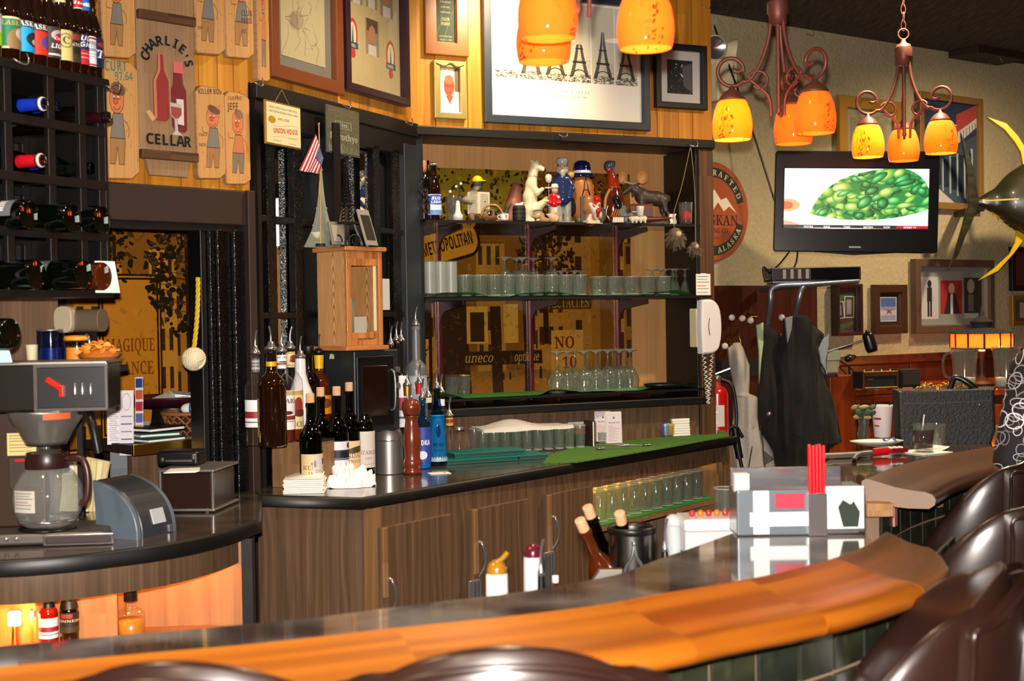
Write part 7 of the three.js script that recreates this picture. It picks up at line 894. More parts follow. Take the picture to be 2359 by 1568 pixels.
bl(g,'coat',[[[0,56,0,19],[0,100,-1,17]],[[-12,104,0,9],[-20,76,4,8]],[[-20,76,4,8],[-14,56,10,7]],[[12,104,0,9],[21,78,4,8]],[[21,78,4,8],[16,60,10,7]],[[0,106,0,10],[0,112,0,8]]],navy);bl(g,'trousers',[[[-9,48,0,10],[-10,8,2,8]],[[10,48,0,10],[11,8,2,8]],[[-10,6,4,8],[-10,5,10,6]],[[11,6,4,8],[11,5,10,6]]],grey);spk(g,'head',12,std({color:0xc89a82,roughness:0.35}),[0,124,2],[1,1.15,1]);bl(g,'beard',[[[0,118,10,7],[1,110,12,5]],[[-8,122,6,5],[0,117,12,5]],[[8,122,6,5],[0,117,12,5]],[[-11,128,0,4],[-9,120,4,4]],[[11,128,0,4],[9,120,4,4]]],gz(0xa8aaa6));M(g,'cap',mg(lt([[0,152],[10,151],[15,146],[12.5,139],[12.5,134],[0,134]].map(([a,b])=>[a*g.k,b*g.k]),18),cy(8*g.k,9*g.k,2*g.k,14).scale(1,1,0.8).translate(3*g.k,133*g.k,11*g.k)),gz(0x9a9c98));spk(g,'nose',2.4,std({color:0xc08a72,roughness:0.4}),[1,126,14]);spk(g,'eye',1.2,mat.black,[-4,129,12]);spk(g,'eye',1.2,mat.black,[5,129,12]);spk(g,'parcel',9,gz(0xc8a050),[19,112,-2]);for(const y of [70,82,94])spk(g,'button',1.6,mat.gold,[1,y,18]);bxk(g,'base',52,4,30,grey,[0,2,2]);
g=fig('drummer_figurine','small red and white uniformed figurine with a big white knob, before the captain','figurine',1277,0.015);bl(g,'jacket',[[[0,42,0,11],[0,58,0,10]],[[-8,58,0,5],[-14,44,6,4]],[[8,58,0,5],[13,44,6,4]]],gz(0xb81820));bl(g,'trousers',[[[-4,36,0,6],[-5,6,0,5]],[[5,36,0,6],[5,6,0,5]]],gz(0xb0b0a8));spk(g,'head',8,gz(0xc8a08a),[2,72,1]);ltk(g,'hat',[[0,88],[7,87],[9,80],[8,76],[0,76]],gz(0xd8d4cc),[2,0,1]);M(g,'staff',tb([[-12*g.k,0,4*g.k],[-12*g.k,94*g.k,4*g.k]],0.0022,6,6),mat.steel);bl(g,'white_knob',[[[-12,102,4,8],[-12,96,4,7]]],gz(0xd8cfc0));spk(g,'drum_stick',4,mat.cream,[-18,48,8],[1.6,0.7,0.7]);bxk(g,'horn',14,3,3,mat.cream,[-14,78,5]);spk(g,'cuff',3.5,gz(0xd8d4cc),[10,56,8]);
g=fig('bone_dog','small bone-coloured starfish shape at the front of the shelf','figurine',1272,0.035);bl(g,'body',[[[0,10,0,7],[2,20,0,4]],[[2,20,0,4],[4,32,0,2]],[[0,12,0,5],[-12,16,2,2.5]],[[2,10,0,6],[12,8,2,4]],[[2,20,0,4],[12,20,2,2]],[[0,4,0,6],[10,2,3,3]]],gz(0xc8aa80,0.5));
g=fig('egg_jug','brown egg-shaped jug wearing a dark blue bowler hat','figurine',1342,-0.08);ltk(g,'egg',[[0,2],[14,4],[22,20],[27,50],[28,72],[24,96],[16,112],[0,118]],gz(0xa86a38,0.35),null,26);ltk(g,'hat',[[0,146],[10,145],[18,140],[21,128],[21,116],[29,110],[29,106],[18,108],[0,108]],gz(0x0c1244,0.1),null,28);M(g,'hat_band',lt([[21.2,116],[21.6,118],[21.5,122],[21.1,122]].map(([a,b])=>[a*g.k,b*g.k]),28),gz(0xe0e4f0));spk(g,'black_stand',16,mat.matte,[-20,44,8],[1,1.5,0.8]);spk(g,'ear',6,gz(0xb04a2a),[24,84,4],[0.6,1.2,0.8]);spk(g,'foot',9,gz(0x6a6e68),[-6,8,10],[1,0.9,1.2]);
g=fig('mini_tower','tiny dark metal lattice tower standing between the egg jug and the clown','figurine',1351,0.0);{const s=[];for(const[a,b]of [[-1,1],[1,1],[-1,-1],[1,-1]]){s.push(bar([a*9*g.k,62*g.k,b*9*g.k],[a*5*g.k,76*g.k,b*5*g.k],0.003));s.push(bar([a*5*g.k,76*g.k,b*5*g.k],[0.0002*a,108*g.k,0.0002*b],0.0022));}M(g,'legs',mg(s),mat.black);bxk(g,'platform',12,2,12,mat.black,[0,76,0],null,0.3);bxk(g,'plinth',20,62,12,std({color:0x4a4c48,roughness:0.6}),[-4,31,-4],null,3);}
g=fig('clown_head','ceramic clown head with a big red nose and red mouth','figurine',1362,0.02,0.5);bl(g,'head',[[[0,34,0,20],[-3,48,-2,15]],[[4,24,4,15],[6,20,6,12]],[[-4,10,0,12],[0,6,0,14]]],gz(0xb0744a,0.3));bl(g,'white_mouth',[[[-10,40,14,5],[0,26,19,9]],[[12,42,13,5],[2,26,19,9]],[[2,24,19,8],[4,10,16,5]]],gz(0xe4dccc));bl(g,'red_mouth',[[[-8,38,19,2.6],[1,24,26,4.5]],[[10,40,18,2.6],[2,24,26,4.5]],[[2,24,26,5],[3,12,22,3]]],gz(0xc01010));spk(g,'red_nose',9,gz(0xd01010,0.15),[3,52,20]);bl(g,'ruff',[[[-10,5,6,6],[12,5,8,6]],[[-8,16,10,4],[-12,6,10,5]]],gz(0xe4dfd4));bxk(g,'base',40,8,22,mat.cream,[2,0.5,4]);
g=fig('cameo_plaque','oval dark brown plaque with a pale carved face','figurine',1382,0.04,0.1);M(g,'oval',ex(new THREE.Shape().absellipse(0,17*g.k,13*g.k,18*g.k,0,6.283),3*g.k,0.8*g.k),std({color:0x3a2c22,roughness:0.5}));bl(g,'face',[[[0,20,4,5],[1,11,4,3.5]],[[0,16,6,2],[1,14,7,1.5]]],gz(0xd0b48a,0.5));bxk(g,'stand',10,14,2,mat.dark,[0,7,-5],[0.5,0,0]);
g=fig('bird_decanter','red-brown quail decanter with a blue-grey topknot stopper','decanter',1413,-0.07);ltk(g,'body',[[0,0],[18,0],[24,14],[27,40],[25,62],[19,80],[17,84],[0,84]],gz(0x4e1e12,0.12),null,26);bl(g,'neck',[[[0,84,0,16],[-2,104,2,11]],[[-2,104,2,11],[-4,118,4,8]]],gz(0x8a2410,0.12));bl(g,'topknot',[[[-4,120,4,7],[-8,134,4,12]],[[-8,134,4,12],[2,142,0,5]]],gz(0x3c4652,0.2));bl(g,'red_cheek',[[[-10,124,10,6],[-12,130,10,5]]],gz(0x9a2214));M(g,'cream_stripe',tb([[-8*g.k,80*g.k,17*g.k],[-18*g.k,60*g.k,19*g.k],[-21*g.k,34*g.k,19*g.k]],3.6*g.k,14,7),gz(0xb07a48));bl(g,'dark_breast',[[[4,56,22,9],[10,40,22,9]]],gz(0x0a1210,0.08));for(let i=0;i<5;i++)bxk(g,'orange_feather',2.4,22,2,gz(0xc07a28),[-3+i*5,26,26.5-Math.abs(i-2)],[0,0,-0.35]);M(g,'neck_ring',new THREE.TorusGeometry(17*g.k,1*g.k,6,26).rotateX(PI/2),mat.gold,[0,84*g.k,0]);M(g,'chain',tb([[-14*g.k,42*g.k,24*g.k],[-18*g.k,24*g.k,23*g.k],[-10*g.k,8*g.k,24*g.k]],0.0022,12,6),mat.chrome);
g=fig('soapstone_owl','grey-green stone figure right of the quail decanter','figurine',1440,-0.02);bl(g,'stone',[[[-6,8,0,12],[-8,26,0,10]],[[-8,26,0,10],[-4,36,2,7]],[[6,8,2,12],[12,18,2,8]],[[14,6,4,8],[24,4,4,5]]],std({color:0x5a6a66,roughness:0.5}));spk(g,'pale_spot',5,mat.cream,[-26,6,8]);
g=fig('moose_figurine','dark brown moose figurine with broad pale antlers on a rocky base','figurine',1502,-0.09,0.12);const mo=std({color:0x3c3028,roughness:0.5});
bl(g,'body',[[[-24,66,0,16],[12,62,0,16]],[[12,62,0,16],[28,60,0,14]],[[-24,72,0,15],[-38,82,0,10]],[[-38,84,0,9],[-50,88,2,7]],[[-50,88,2,7],[-62,78,4,5.5]],[[-62,78,4,5.5],[-68,74,4,5]],[[-44,78,2,4],[-46,66,2,2]],[[26,56,7,10],[30,34,8,5]],[[30,34,8,5],[38,24,8,3.4]],[[38,24,8,3.4],[32,6,8,3]],[[24,56,-7,10],[26,34,-8,5]],[[26,34,-8,5],[30,22,-8,3.4]],[[30,22,-8,3.4],[24,6,-8,3]],[[-26,54,8,8],[-26,30,8,4]],[[-26,30,8,4],[-27,6,8,3]],[[-18,54,-8,8],[-16,30,-8,4]],[[-16,30,-8,4],[-17,6,-8,3]],[[40,66,0,4],[43,58,0,2.4]],[[-38,92,6,3],[-32,96,9,2]]],mo,2.4,4);const an=std({color:0xa8763a,roughness:0.5});for(const s of [-1,1]){const cx=-46+s*22;M(g,'antler',surf((u,v)=>{const a=u*2*PI,rr=v;return [(cx+Math.cos(a)*11*rr*(s>0?1.15:1))*g.k,(106+Math.sin(a)*15*rr+rr*rr*3)*g.k,(4+s*3+rr*rr*6)*g.k];},22,6),std({color:0xa8763a,roughness:0.5,side:2}));M(g,'antler_beam',tb([[-48*g.k,94*g.k,3*g.k],[(-46+s*10)*g.k,98*g.k,4*g.k],[cx*g.k,100*g.k,6*g.k]],3*g.k,8,7),std({color:0x8a8478,roughness:0.5}));}bl(g,'rock_base',[[[-34,4,0,7],[36,4,0,7]],[[0,6,4,9],[20,8,2,7]],[[-20,5,8,6],[30,4,8,5]]],std({color:0x4a4a3e,roughness:0.8}),3);
g=fig('wooden_chest','small brown wooden chest with a rounded lid under the moose','figurine',1478,-0.01);bxk(g,'chest',52,22,20,std({color:0x4c2418,roughness:0.5}),[0,26,-6]);M(g,'lid',new THREE.CylinderGeometry(10*g.k,10*g.k,52*g.k,14,1,false,0,PI).rotateZ(PI/2).rotateX(0).translate(0,0,0),std({color:0x6a3a2a,roughness:0.5}),[0,37*g.k,-6*g.k],[PI/2,0,0]);bxk(g,'stand',40,15,14,mat.dark,[0,7.5,-6]);bxk(g,'white_strip',20,3,1,mat.cream,[-12,28,4.6]);
g=fig('kayak_model','long red-brown kayak model lying along the front of the shelf','figurine',1478,0.025,0);g.rotation.y=WB.ry;M(g,'hull',surf((u,v)=>{const a=v*2*PI,w=Math.pow(Math.sin(Math.min(Math.max(u,0.002),0.998)*PI),0.55);return [(u-0.5)*170*g.k,(9+Math.sin(a)*6.5*w+(u-0.5)**2*22)*g.k,Math.cos(a)*7*w*g.k];},30,12),std({color:0x5a2416,roughness:0.45,side:2}));bxk(g,'deck_strip',60,2,2,mat.dark,[0,15.5,2]);
g=fig('bone_block','small ribbed white ivory block at the front of the shelf','figurine',1424,0.045);for(let i=0;i<5;i++)bxk(g,'rib',4.8,12,8,mat.ceramic,[-10+i*5,6,0]);g=fig('blue_stone','small blue-grey oval stone beside the ivory block','figurine',1441,0.045);bl(g,'stone',[[[0,5,0,5],[0,10,0,4]]],gz(0x6a7484,0.4));
g=fig('polar_bear_pair','two small white polar bears walking in a line','figurine',1470,0.048);bl(g,'bears',[[[-14,9,0,6],[-4,10,0,6]],[[-14,10,0,4.5],[-22,11,0,3]],[[-13,6,2,3],[-13,1,2,2.4]],[[-4,6,2,3],[-4,1,2,2.4]],[[5,9,0,6],[15,10,0,6]],[[5,9,0,4.5],[-1,10,0,3]],[[6,6,2,3],[6,1,2,2.4]],[[15,6,2,3],[16,1,2,2.4]]],gz(0xe0d8c0,0.35),1.6,2.4);
g=fig('toothpick_cup','small white cup with a thin stick at the front of the moose','cup',1475,0.008);g.position.y+=0.0;ltk(g,'cup',[[0,18],[7,17],[9,36],[9.5,40],[8.4,40],[6.5,20],[0,20]],gz(0xe0dccc));ltk(g,'stand',[[0,0],[10,0],[10,15],[7,17.5],[0,17.5]],mat.dark);M(g,'stick',tb([[0,24*g.k,0],[1*g.k,62*g.k,0]],0.0012,4,5),mat.dark);
g=fig('paper_cone','crumpled white paper tag near the right end of the top shelf','figurine',1549,0.0);M(g,'paper',surf((u,v)=>[(-7+u*15+Math.sin(v*7)*1.5)*g.k,(v*24)*g.k,(Math.sin(u*7+v*2)*3)*g.k],8,8),std({color:0xe0dccc,roughness:0.8,side:2}));ltk(g,'weight',[[0,0],[5,0],[4,4],[0,5]],mat.cream);
g=fig('red_ball_glass','drinking glass with a glossy red ball inside at the end of the top shelf','glass',1580,0.01);M(g,'body',tumblerG(0.033,0.098),gl2);spk(g,'red_ball',13,gz(0xd8101c,0.08),[0,19,0]);
g=fig('small_stone_bird','small dark stone bird on the left of the top shelf','figurine',1158,-0.05);bl(g,'bird',[[[0,8,0,6],[6,18,0,5]],[[6,18,0,5],[12,34,0,3]],[[12,34,0,3],[20,42,0,1.6]],[[0,10,0,4],[-14,20,2,2]]],std({color:0x2a3230,roughness:0.6}));
}
// ---------- right wall: panelling, fish, coats, phone ----------
const cT=(u)=>WC.uv(u,740)[0],P3=(o,k)=>([x,y])=>[(x-o[0])*k,(o[1]-y)*k];
{
const k=K('trim_4'),a=cT(1646),b=cT(1873),e=5.2;slabOn(k,'coat_panel',WC,a,b,0,WC.uv(1760,658)[1],0.03,mat.mahog,0.03);slabOn(k,'dark_rail',WC,a,b,WC.uv(1700,866)[1],WC.uv(1700,828)[1],0.05,mat.matte,0.05);
const y=WC.uv(2010,818)[1];slabOn(k,'wainscot',WC,b,e,0,y-0.04,0.03,mat.mahog,0.025);slabOn(k,'cap_moulding',WC,b,e,y-0.05,y,0.06,mat.mahog,0.055,0.01);for(let i=0;i<6;i++)slabOn(k,'stile',WC,b+0.25+i*0.5,b+0.31+i*0.5,0,y-0.05,0.012,mat.mahog,0.036,0.003);
}
{
const d=7.15,k=d/F,o=[2250,466],g=T('mounted_fish','mounted tuna with a forked tail and yellow fins on the right wall','mounted fish',atD(...o,d)),q3=P3(o,k),sk=phy({roughness:0.3,clearcoat:0.5,map:grainTex(128,128,(u,v)=>mix3([18,19,14],[62,58,26],cl(noise(u*12,v*30,12)*0.7)),[2,2])}),yl=phy({color:0xb89a10,roughness:0.35,clearcoat:0.4});
const b=blob([[[6,2,0,8],[40,2,0,20]],[[40,2,0,22],[120,5,0,76]],[[120,5,0,76],[200,4,0,118]],[[200,4,0,118],[230,0,0,120]],[[230,0,0,120],[420,-6,0,70]],[[420,-6,0,70],[500,-10,0,20]]],8,20,10);b.scale(k,k,k*0.55);M(g,'body',b,sk);
const fin=(n,pts,m,th=6)=>M(g,n,ex(pts.map(q3),th*k,1.2*k,1).translate(0,0,-th*k/2),m);
fin('tail_fin',[[2215,309],[2227,340],[2240,385],[2252,454],[2258,466],[2244,494],[2226,532],[2204,585],[2184,618],[2198,582],[2217,518],[2231,470],[2229,440],[2227,384],[2220,340]],sk);fin('second_dorsal_fin',[[2274,271],[2318,287],[2344,316],[2362,345],[2372,400],[2360,400],[2352,352],[2339,330],[2315,300]],yl);fin('anal_fin',[[2254,644],[2289,619],[2324,588],[2337,562],[2342,530],[2372,530],[2358,550],[2331,586],[2296,624]],yl);
for(let i=0;i<7;i++){fin('finlet',[[2282+i*11,450-i*9],[2290+i*11,436-i*9],[2292+i*11,442-i*9]],yl,2);fin('finlet',[[2282+i*11,484+i*8],[2288+i*11,497+i*8],[2293+i*11,490+i*8]],yl,2);}M(g,'keel',bar([8*k,2*k,14*k],[120*k,4*k,44*k],0.012,0.008),yl);M(g,'wall_mount',bar([8*k,-12*k,0],[22*k,-14*k,-0.5],0.05,0.03),mat.dark);
}
function garment(g,name,rows,d,o,m,bulge,seed,cap=true){
const k=d/F,geo=surf((u,v)=>{const t=v*(rows.length-1),i=Math.min(Math.floor(t),rows.length-2),f=t-i,y=lerp(rows[i][0],rows[i+1][0],f),a=lerp(rows[i][1],rows[i+1][1],f),b=lerp(rows[i][2],rows[i+1][2],f),an=u*2*PI,c=(a+b)/2,h=(b-a)/2;const fold=(noise((c+Math.cos(an)*h)*0.085+seed,y*0.012+seed,97)-0.5)*0.06*Math.min(1,h/25);return [(c+Math.cos(an)*h-o[0])*k,(o[1]-y)*k,Math.sin(an)*(bulge*Math.min(1,h/22))+(Math.sin(an)>0?fold:0)];},64,60);return M(g,name,geo,m);
}
{
const d=6.2,o=[1740,790],k=d/F,q3=P3(o,k),cloth=(c)=>std({color:c,roughness:0.92,side:2,bumpMap:noiseBump,bumpScale:0.002}),strip=(g,n,pts,c,z)=>M(g,n,ex(pts.map(q3).reverse(),0.012,0.004),cloth(c),[0,0,z]);
let g=T('coat','pale grey-white raincoat hanging leftmost on the coat hooks','coat',atD(...o,d));garment(g,'body',[[788,1692,1704],[803,1675,1713],[840,1680,1727],[880,1687,1725],[905,1688,1722],[914,1688,1744],[960,1687,1742],[985,1682,1748],[1040,1678,1778],[1100,1683,1796],[1200,1692,1806],[1260,1696,1806]],d,o,cloth(0xb0aaa0),0.06,3);M(g,'zipper',tb([[1728,955],[1724,1020],[1716,1070],[1712,1110]].map(q3).map(([x,y])=>[x,y,0.066]),0.003,16,5),mat.black);M(g,'seam',tb([[1744,975],[1750,1040],[1756,1110]].map(q3).map(([x,y])=>[x,y,0.062]),0.003,12,5),mat.black);strip(g,'dark_cuff',[[1750,1035],[1772,1055],[1752,1066]],0x4a4844,0.05);
g=T('vest','black vest with a pale green lining at its collar, on the middle hook','vest',atD(...o,6.15));garment(g,'body',[[745,1748,1764],[760,1748,1785],[780,1752,1800],[900,1743,1806],[985,1745,1814],[1040,1778,1822],[1140,1792,1834],[1240,1796,1838]],6.15,o,cloth(0x0d0c0d),0.06,11);strip(g,'collar_lining',[[1741,750],[1754,745],[1753,790],[1747,835],[1744,880],[1746,810]],0x9ab088,0.03);M(g,'badge',sp(0.012,8,6),mat.steel,[...q3([1763,950]),0.07]);
g=T('coat','long black coat with a grey lining, rightmost on the coat hooks','coat',atD(...o,6.05));garment(g,'body',[[726,1836,1850],[735,1806,1862],[772,1802,1897],[800,1799,1892],[850,1796,1890],[900,1797,1911],[960,1799,1925],[1020,1803,1937],[1034,1806,1904],[1140,1814,1892],[1240,1818,1892]],6.05,o,cloth(0x0c0b0c),0.075,21);strip(g,'lining',[[1803,736],[1817,732],[1814,760],[1806,790]],0x6a7074,0.05);strip(g,'lining',[[1898,774],[1896,800],[1889,830],[1890,852],[1882,835],[1877,805],[1886,785]],0x7a8288,0.05);
}
{
const hk=(lb,px,py,dx,dy)=>{const p=WC.at(px+dx,py+dy,0.035),kn=WC.at(px,py,0.13),g=T('coat_hook',lb,'coat hook',p,0,'brass coat hooks with white knobs'),v=kn.sub(p);M(g,'wire',tb([[0,0,0],[v.x*0.2+WC.n.x*0.05,v.y*0.1-0.02,v.z*0.2+WC.n.z*0.05],[v.x*0.7,v.y*0.4-0.01,v.z*0.7],v],0.0042,18,6),mat.brass);M(g,'knob',sp(0.0165,14,10),gz(0xd4d2cc),[v.x,v.y,v.z]);M(g,'plate',cy(0.014,0.014,0.006,12).rotateX(PI/2).rotateY(WC.ry),mat.brass);};
hk('brass hook with a white knob, upper leftmost over the pale coat',1686,731,-4,60);hk('brass hook with a white knob, second from the left at the top',1710,733,-24,58);hk('brass hook with a white knob between the two left coats',1729,738,-1,-20);hk('brass hook with a white knob over the black coat',1801,731,-3,40);hk('brass hook with a white knob holding up the pale coat',1670,797,-8,-4);
}
{
const g=T('walking_cane','black cane with a thick grip in front of the pale coat','cane',atD(1693,985,5.98)),k=5.98/F;const y0=g.position.y;M(g,'grip',tb([[0,0,0],[4*k,-36*k,0],[10*k,-70*k,0]],0.018,14,9),mat.plasticBlack);M(g,'shaft',tb([[10*k,-68*k,0],[26*k,-150*k,0],[70*k,-y0+0.004,0.02]],0.009,14,8),mat.black);M(g,'cross_grip',tb([[-14*k,-2*k,0],[0,4*k,0],[18*k,-22*k,0.0]],0.008,12,7),mat.plasticBlack);
const p=WB.at(1634,752,0.075),t=T('wall_phone','white wall telephone handset with a coiled cord on the wooden post','telephone',p,WB.ry+0.15),q2=-p.z/F;M(t,'base_plate',bx(0.045,S(88,5.9),0.05,0.006),mat.cream,[-0.035,-0.005,-0.045]);const hs=new THREE.Shape();hs.moveTo(-20*q2,55*q2);hs.bezierCurveTo(0,60*q2,18*q2,56*q2,24*q2,36*q2);hs.bezierCurveTo(30*q2,10*q2,30*q2,-20*q2,22*q2,-42*q2);hs.bezierCurveTo(18*q2,-56*q2,0,-58*q2,-20*q2,-56*q2);hs.quadraticCurveTo(-24*q2,0,-20*q2,55*q2);const wm=gz(0xe2e0e4,0.3);M(t,'handset',ex(hs,0.022,0.012,4,14).translate(0,0,-0.02),wm);M(t,'grip_groove',tb([[-6*q2,20*q2,0.0155],[-9*q2,0,0.0165],[-6*q2,-20*q2,0.0155]],0.0016,12,5),mat.black);
const coil=[];for(let i=0;i<=300;i++){const f=i/300,a=f*44*PI,y=f<0.5?lerp(-60,-178,f*2):lerp(-178,-64,f*2-1),x=f<0.5?lerp(-14,-2,f*2):lerp(-2,12,f*2-1);coil.push([x*q2+Math.cos(a)*0.007,y*q2+(Math.sin(a)*0.002),-0.01+Math.sin(a)*0.007]);}M(t,'coiled_cord',tb(coil,0.0022,900,5),wm);
const n=T('paper_note','white printed paper note taped to the wooden post','note',WB.at(1620,657,0.018),WB.ry);M(n,'sheet',cellUV(new THREE.BoxGeometry(S(42,5.5),S(52,5.9),0.0015),q.note),lblMat);M(n,'tape',bx(0.03,0.01,0.002),mat.white,[0,S(25,5.9),0.001]);
const f=T('fire_extinguisher','red fire extinguisher with a black hose behind the napkin stacks','fire extinguisher',atD(1652,880,6.12)),rd=gz(0xb01210,0.25);f.position.y-=S(130,6.12);M(f,'cylinder',lt([[0,0],[0.048,0],[0.052,0.006],[0.052,0.21],[0.04,0.235],[0.018,0.25],[0.016,0.27],[0,0.27]],24),rd);M(f,'valve',lt([[0,0.268],[0.02,0.27],[0.02,0.29],[0.01,0.3],[0,0.3]],14),mat.chrome);M(f,'lever',bar([-0.02,0.3,0],[0.06,0.33,0.01],0.014,0.006),mat.chrome);M(f,'hose',tb([[0.02,0.28,0.01],[0.06,0.26,0.02],[0.082,0.17,0.02],[0.08,0.05,0.03],[0.06,0.0,0.04]],0.009,24,7),mat.black);M(f,'label',new THREE.CylinderGeometry(0.0526,0.0526,0.1,16,1,true,-0.7,1.2),col(0xc8c4c0),[0,0.11,0]);M(f,'bracket',bx(0.03,0.04,0.42),mat.steel,[0,0.13,-0.24]);
}
// ---------- cable box shelf, sideboard and its things ----------
{
const d=6.0,o=[1880,650],k=d/F,g=T('wall_bracket_shelf','grey steel L-shaped brackets carrying the cable box','bracket',atD(...o,d),0.0),st=std({color:0x7e8894,roughness:0.3,metalness:0.8}),q3=P3(o,k);const bent=(pts)=>M(g,'bracket',tb(pts.map(([x,y,z])=>[...q3([x,y]),z]),0.013,34,8),st);bent([[1978,648,0.0],[1850,655,0],[1790,658,0],[1777,666,0],[1775,690,-0.0],[1773,745,-0.06]]);bent([[1978,646,-0.04],[1870,656,-0.02],[1849,662,0.0],[1840,690,0],[1837,730,-0.05]]);M(g,'rest_bar',bx(200*k,0.012,0.15,0.003),st,[0,2*k,-0.07]);M(g,'wall_post',bar([-60*k,0,-0.1],[-60*k,-0.02,-0.62],0.04,0.03),st);
const b=T('cable_box','black cable receiver box with white printing on the steel brackets','cable box',g.position.clone().add(new V3(0,0.0095,-0.04)),-0.0),w=S(205,d),h=S(30,d);M(b,'case',bx(w,h,0.2,0.004),mat.plasticBlack,[0,h/2,-0.05]);M(b,'front_panel',bx(w*0.55,h*0.9,0.006,0.002),col(0x08080a,0.15),[w*0.2,h/2,0.051]);for(let i=0;i<5;i++)M(b,'printed_marks',cellUV(new THREE.BoxGeometry(0.014,h*0.7,0.002),q.note),std({map:lblTex,color:0x888888}),[-w*0.36+i*0.035,h/2,0.051]);M(b,'cable',mg(tb([[-w*0.42,h,-0.05],[-w*0.33,0.09,-0.08],[-w*0.2,0.16,-0.1],[-w*0.18,0.22,-0.1]],0.004,20,6),tb([[-w*0.2,h,-0.05],[-w*0.15,0.1,-0.08],[-w*0.12,0.2,-0.1]],0.004,16,6),tb([[-w/2,h*0.6,0],[-w*0.58,h*1.1,0.02],[-w*0.56,h*0.1,0.03],[-w*0.47,0.02,0.03]],0.005,20,6)),mat.black);M(b,'cord',tb([[-w*0.2,0.2,-0.2],[-w*0.55,0.75,-0.3],[-w*0.95,1.35,-0.5]].map((v)=>v),0.005,12,6),mat.black);
}
const SBY=1.1;
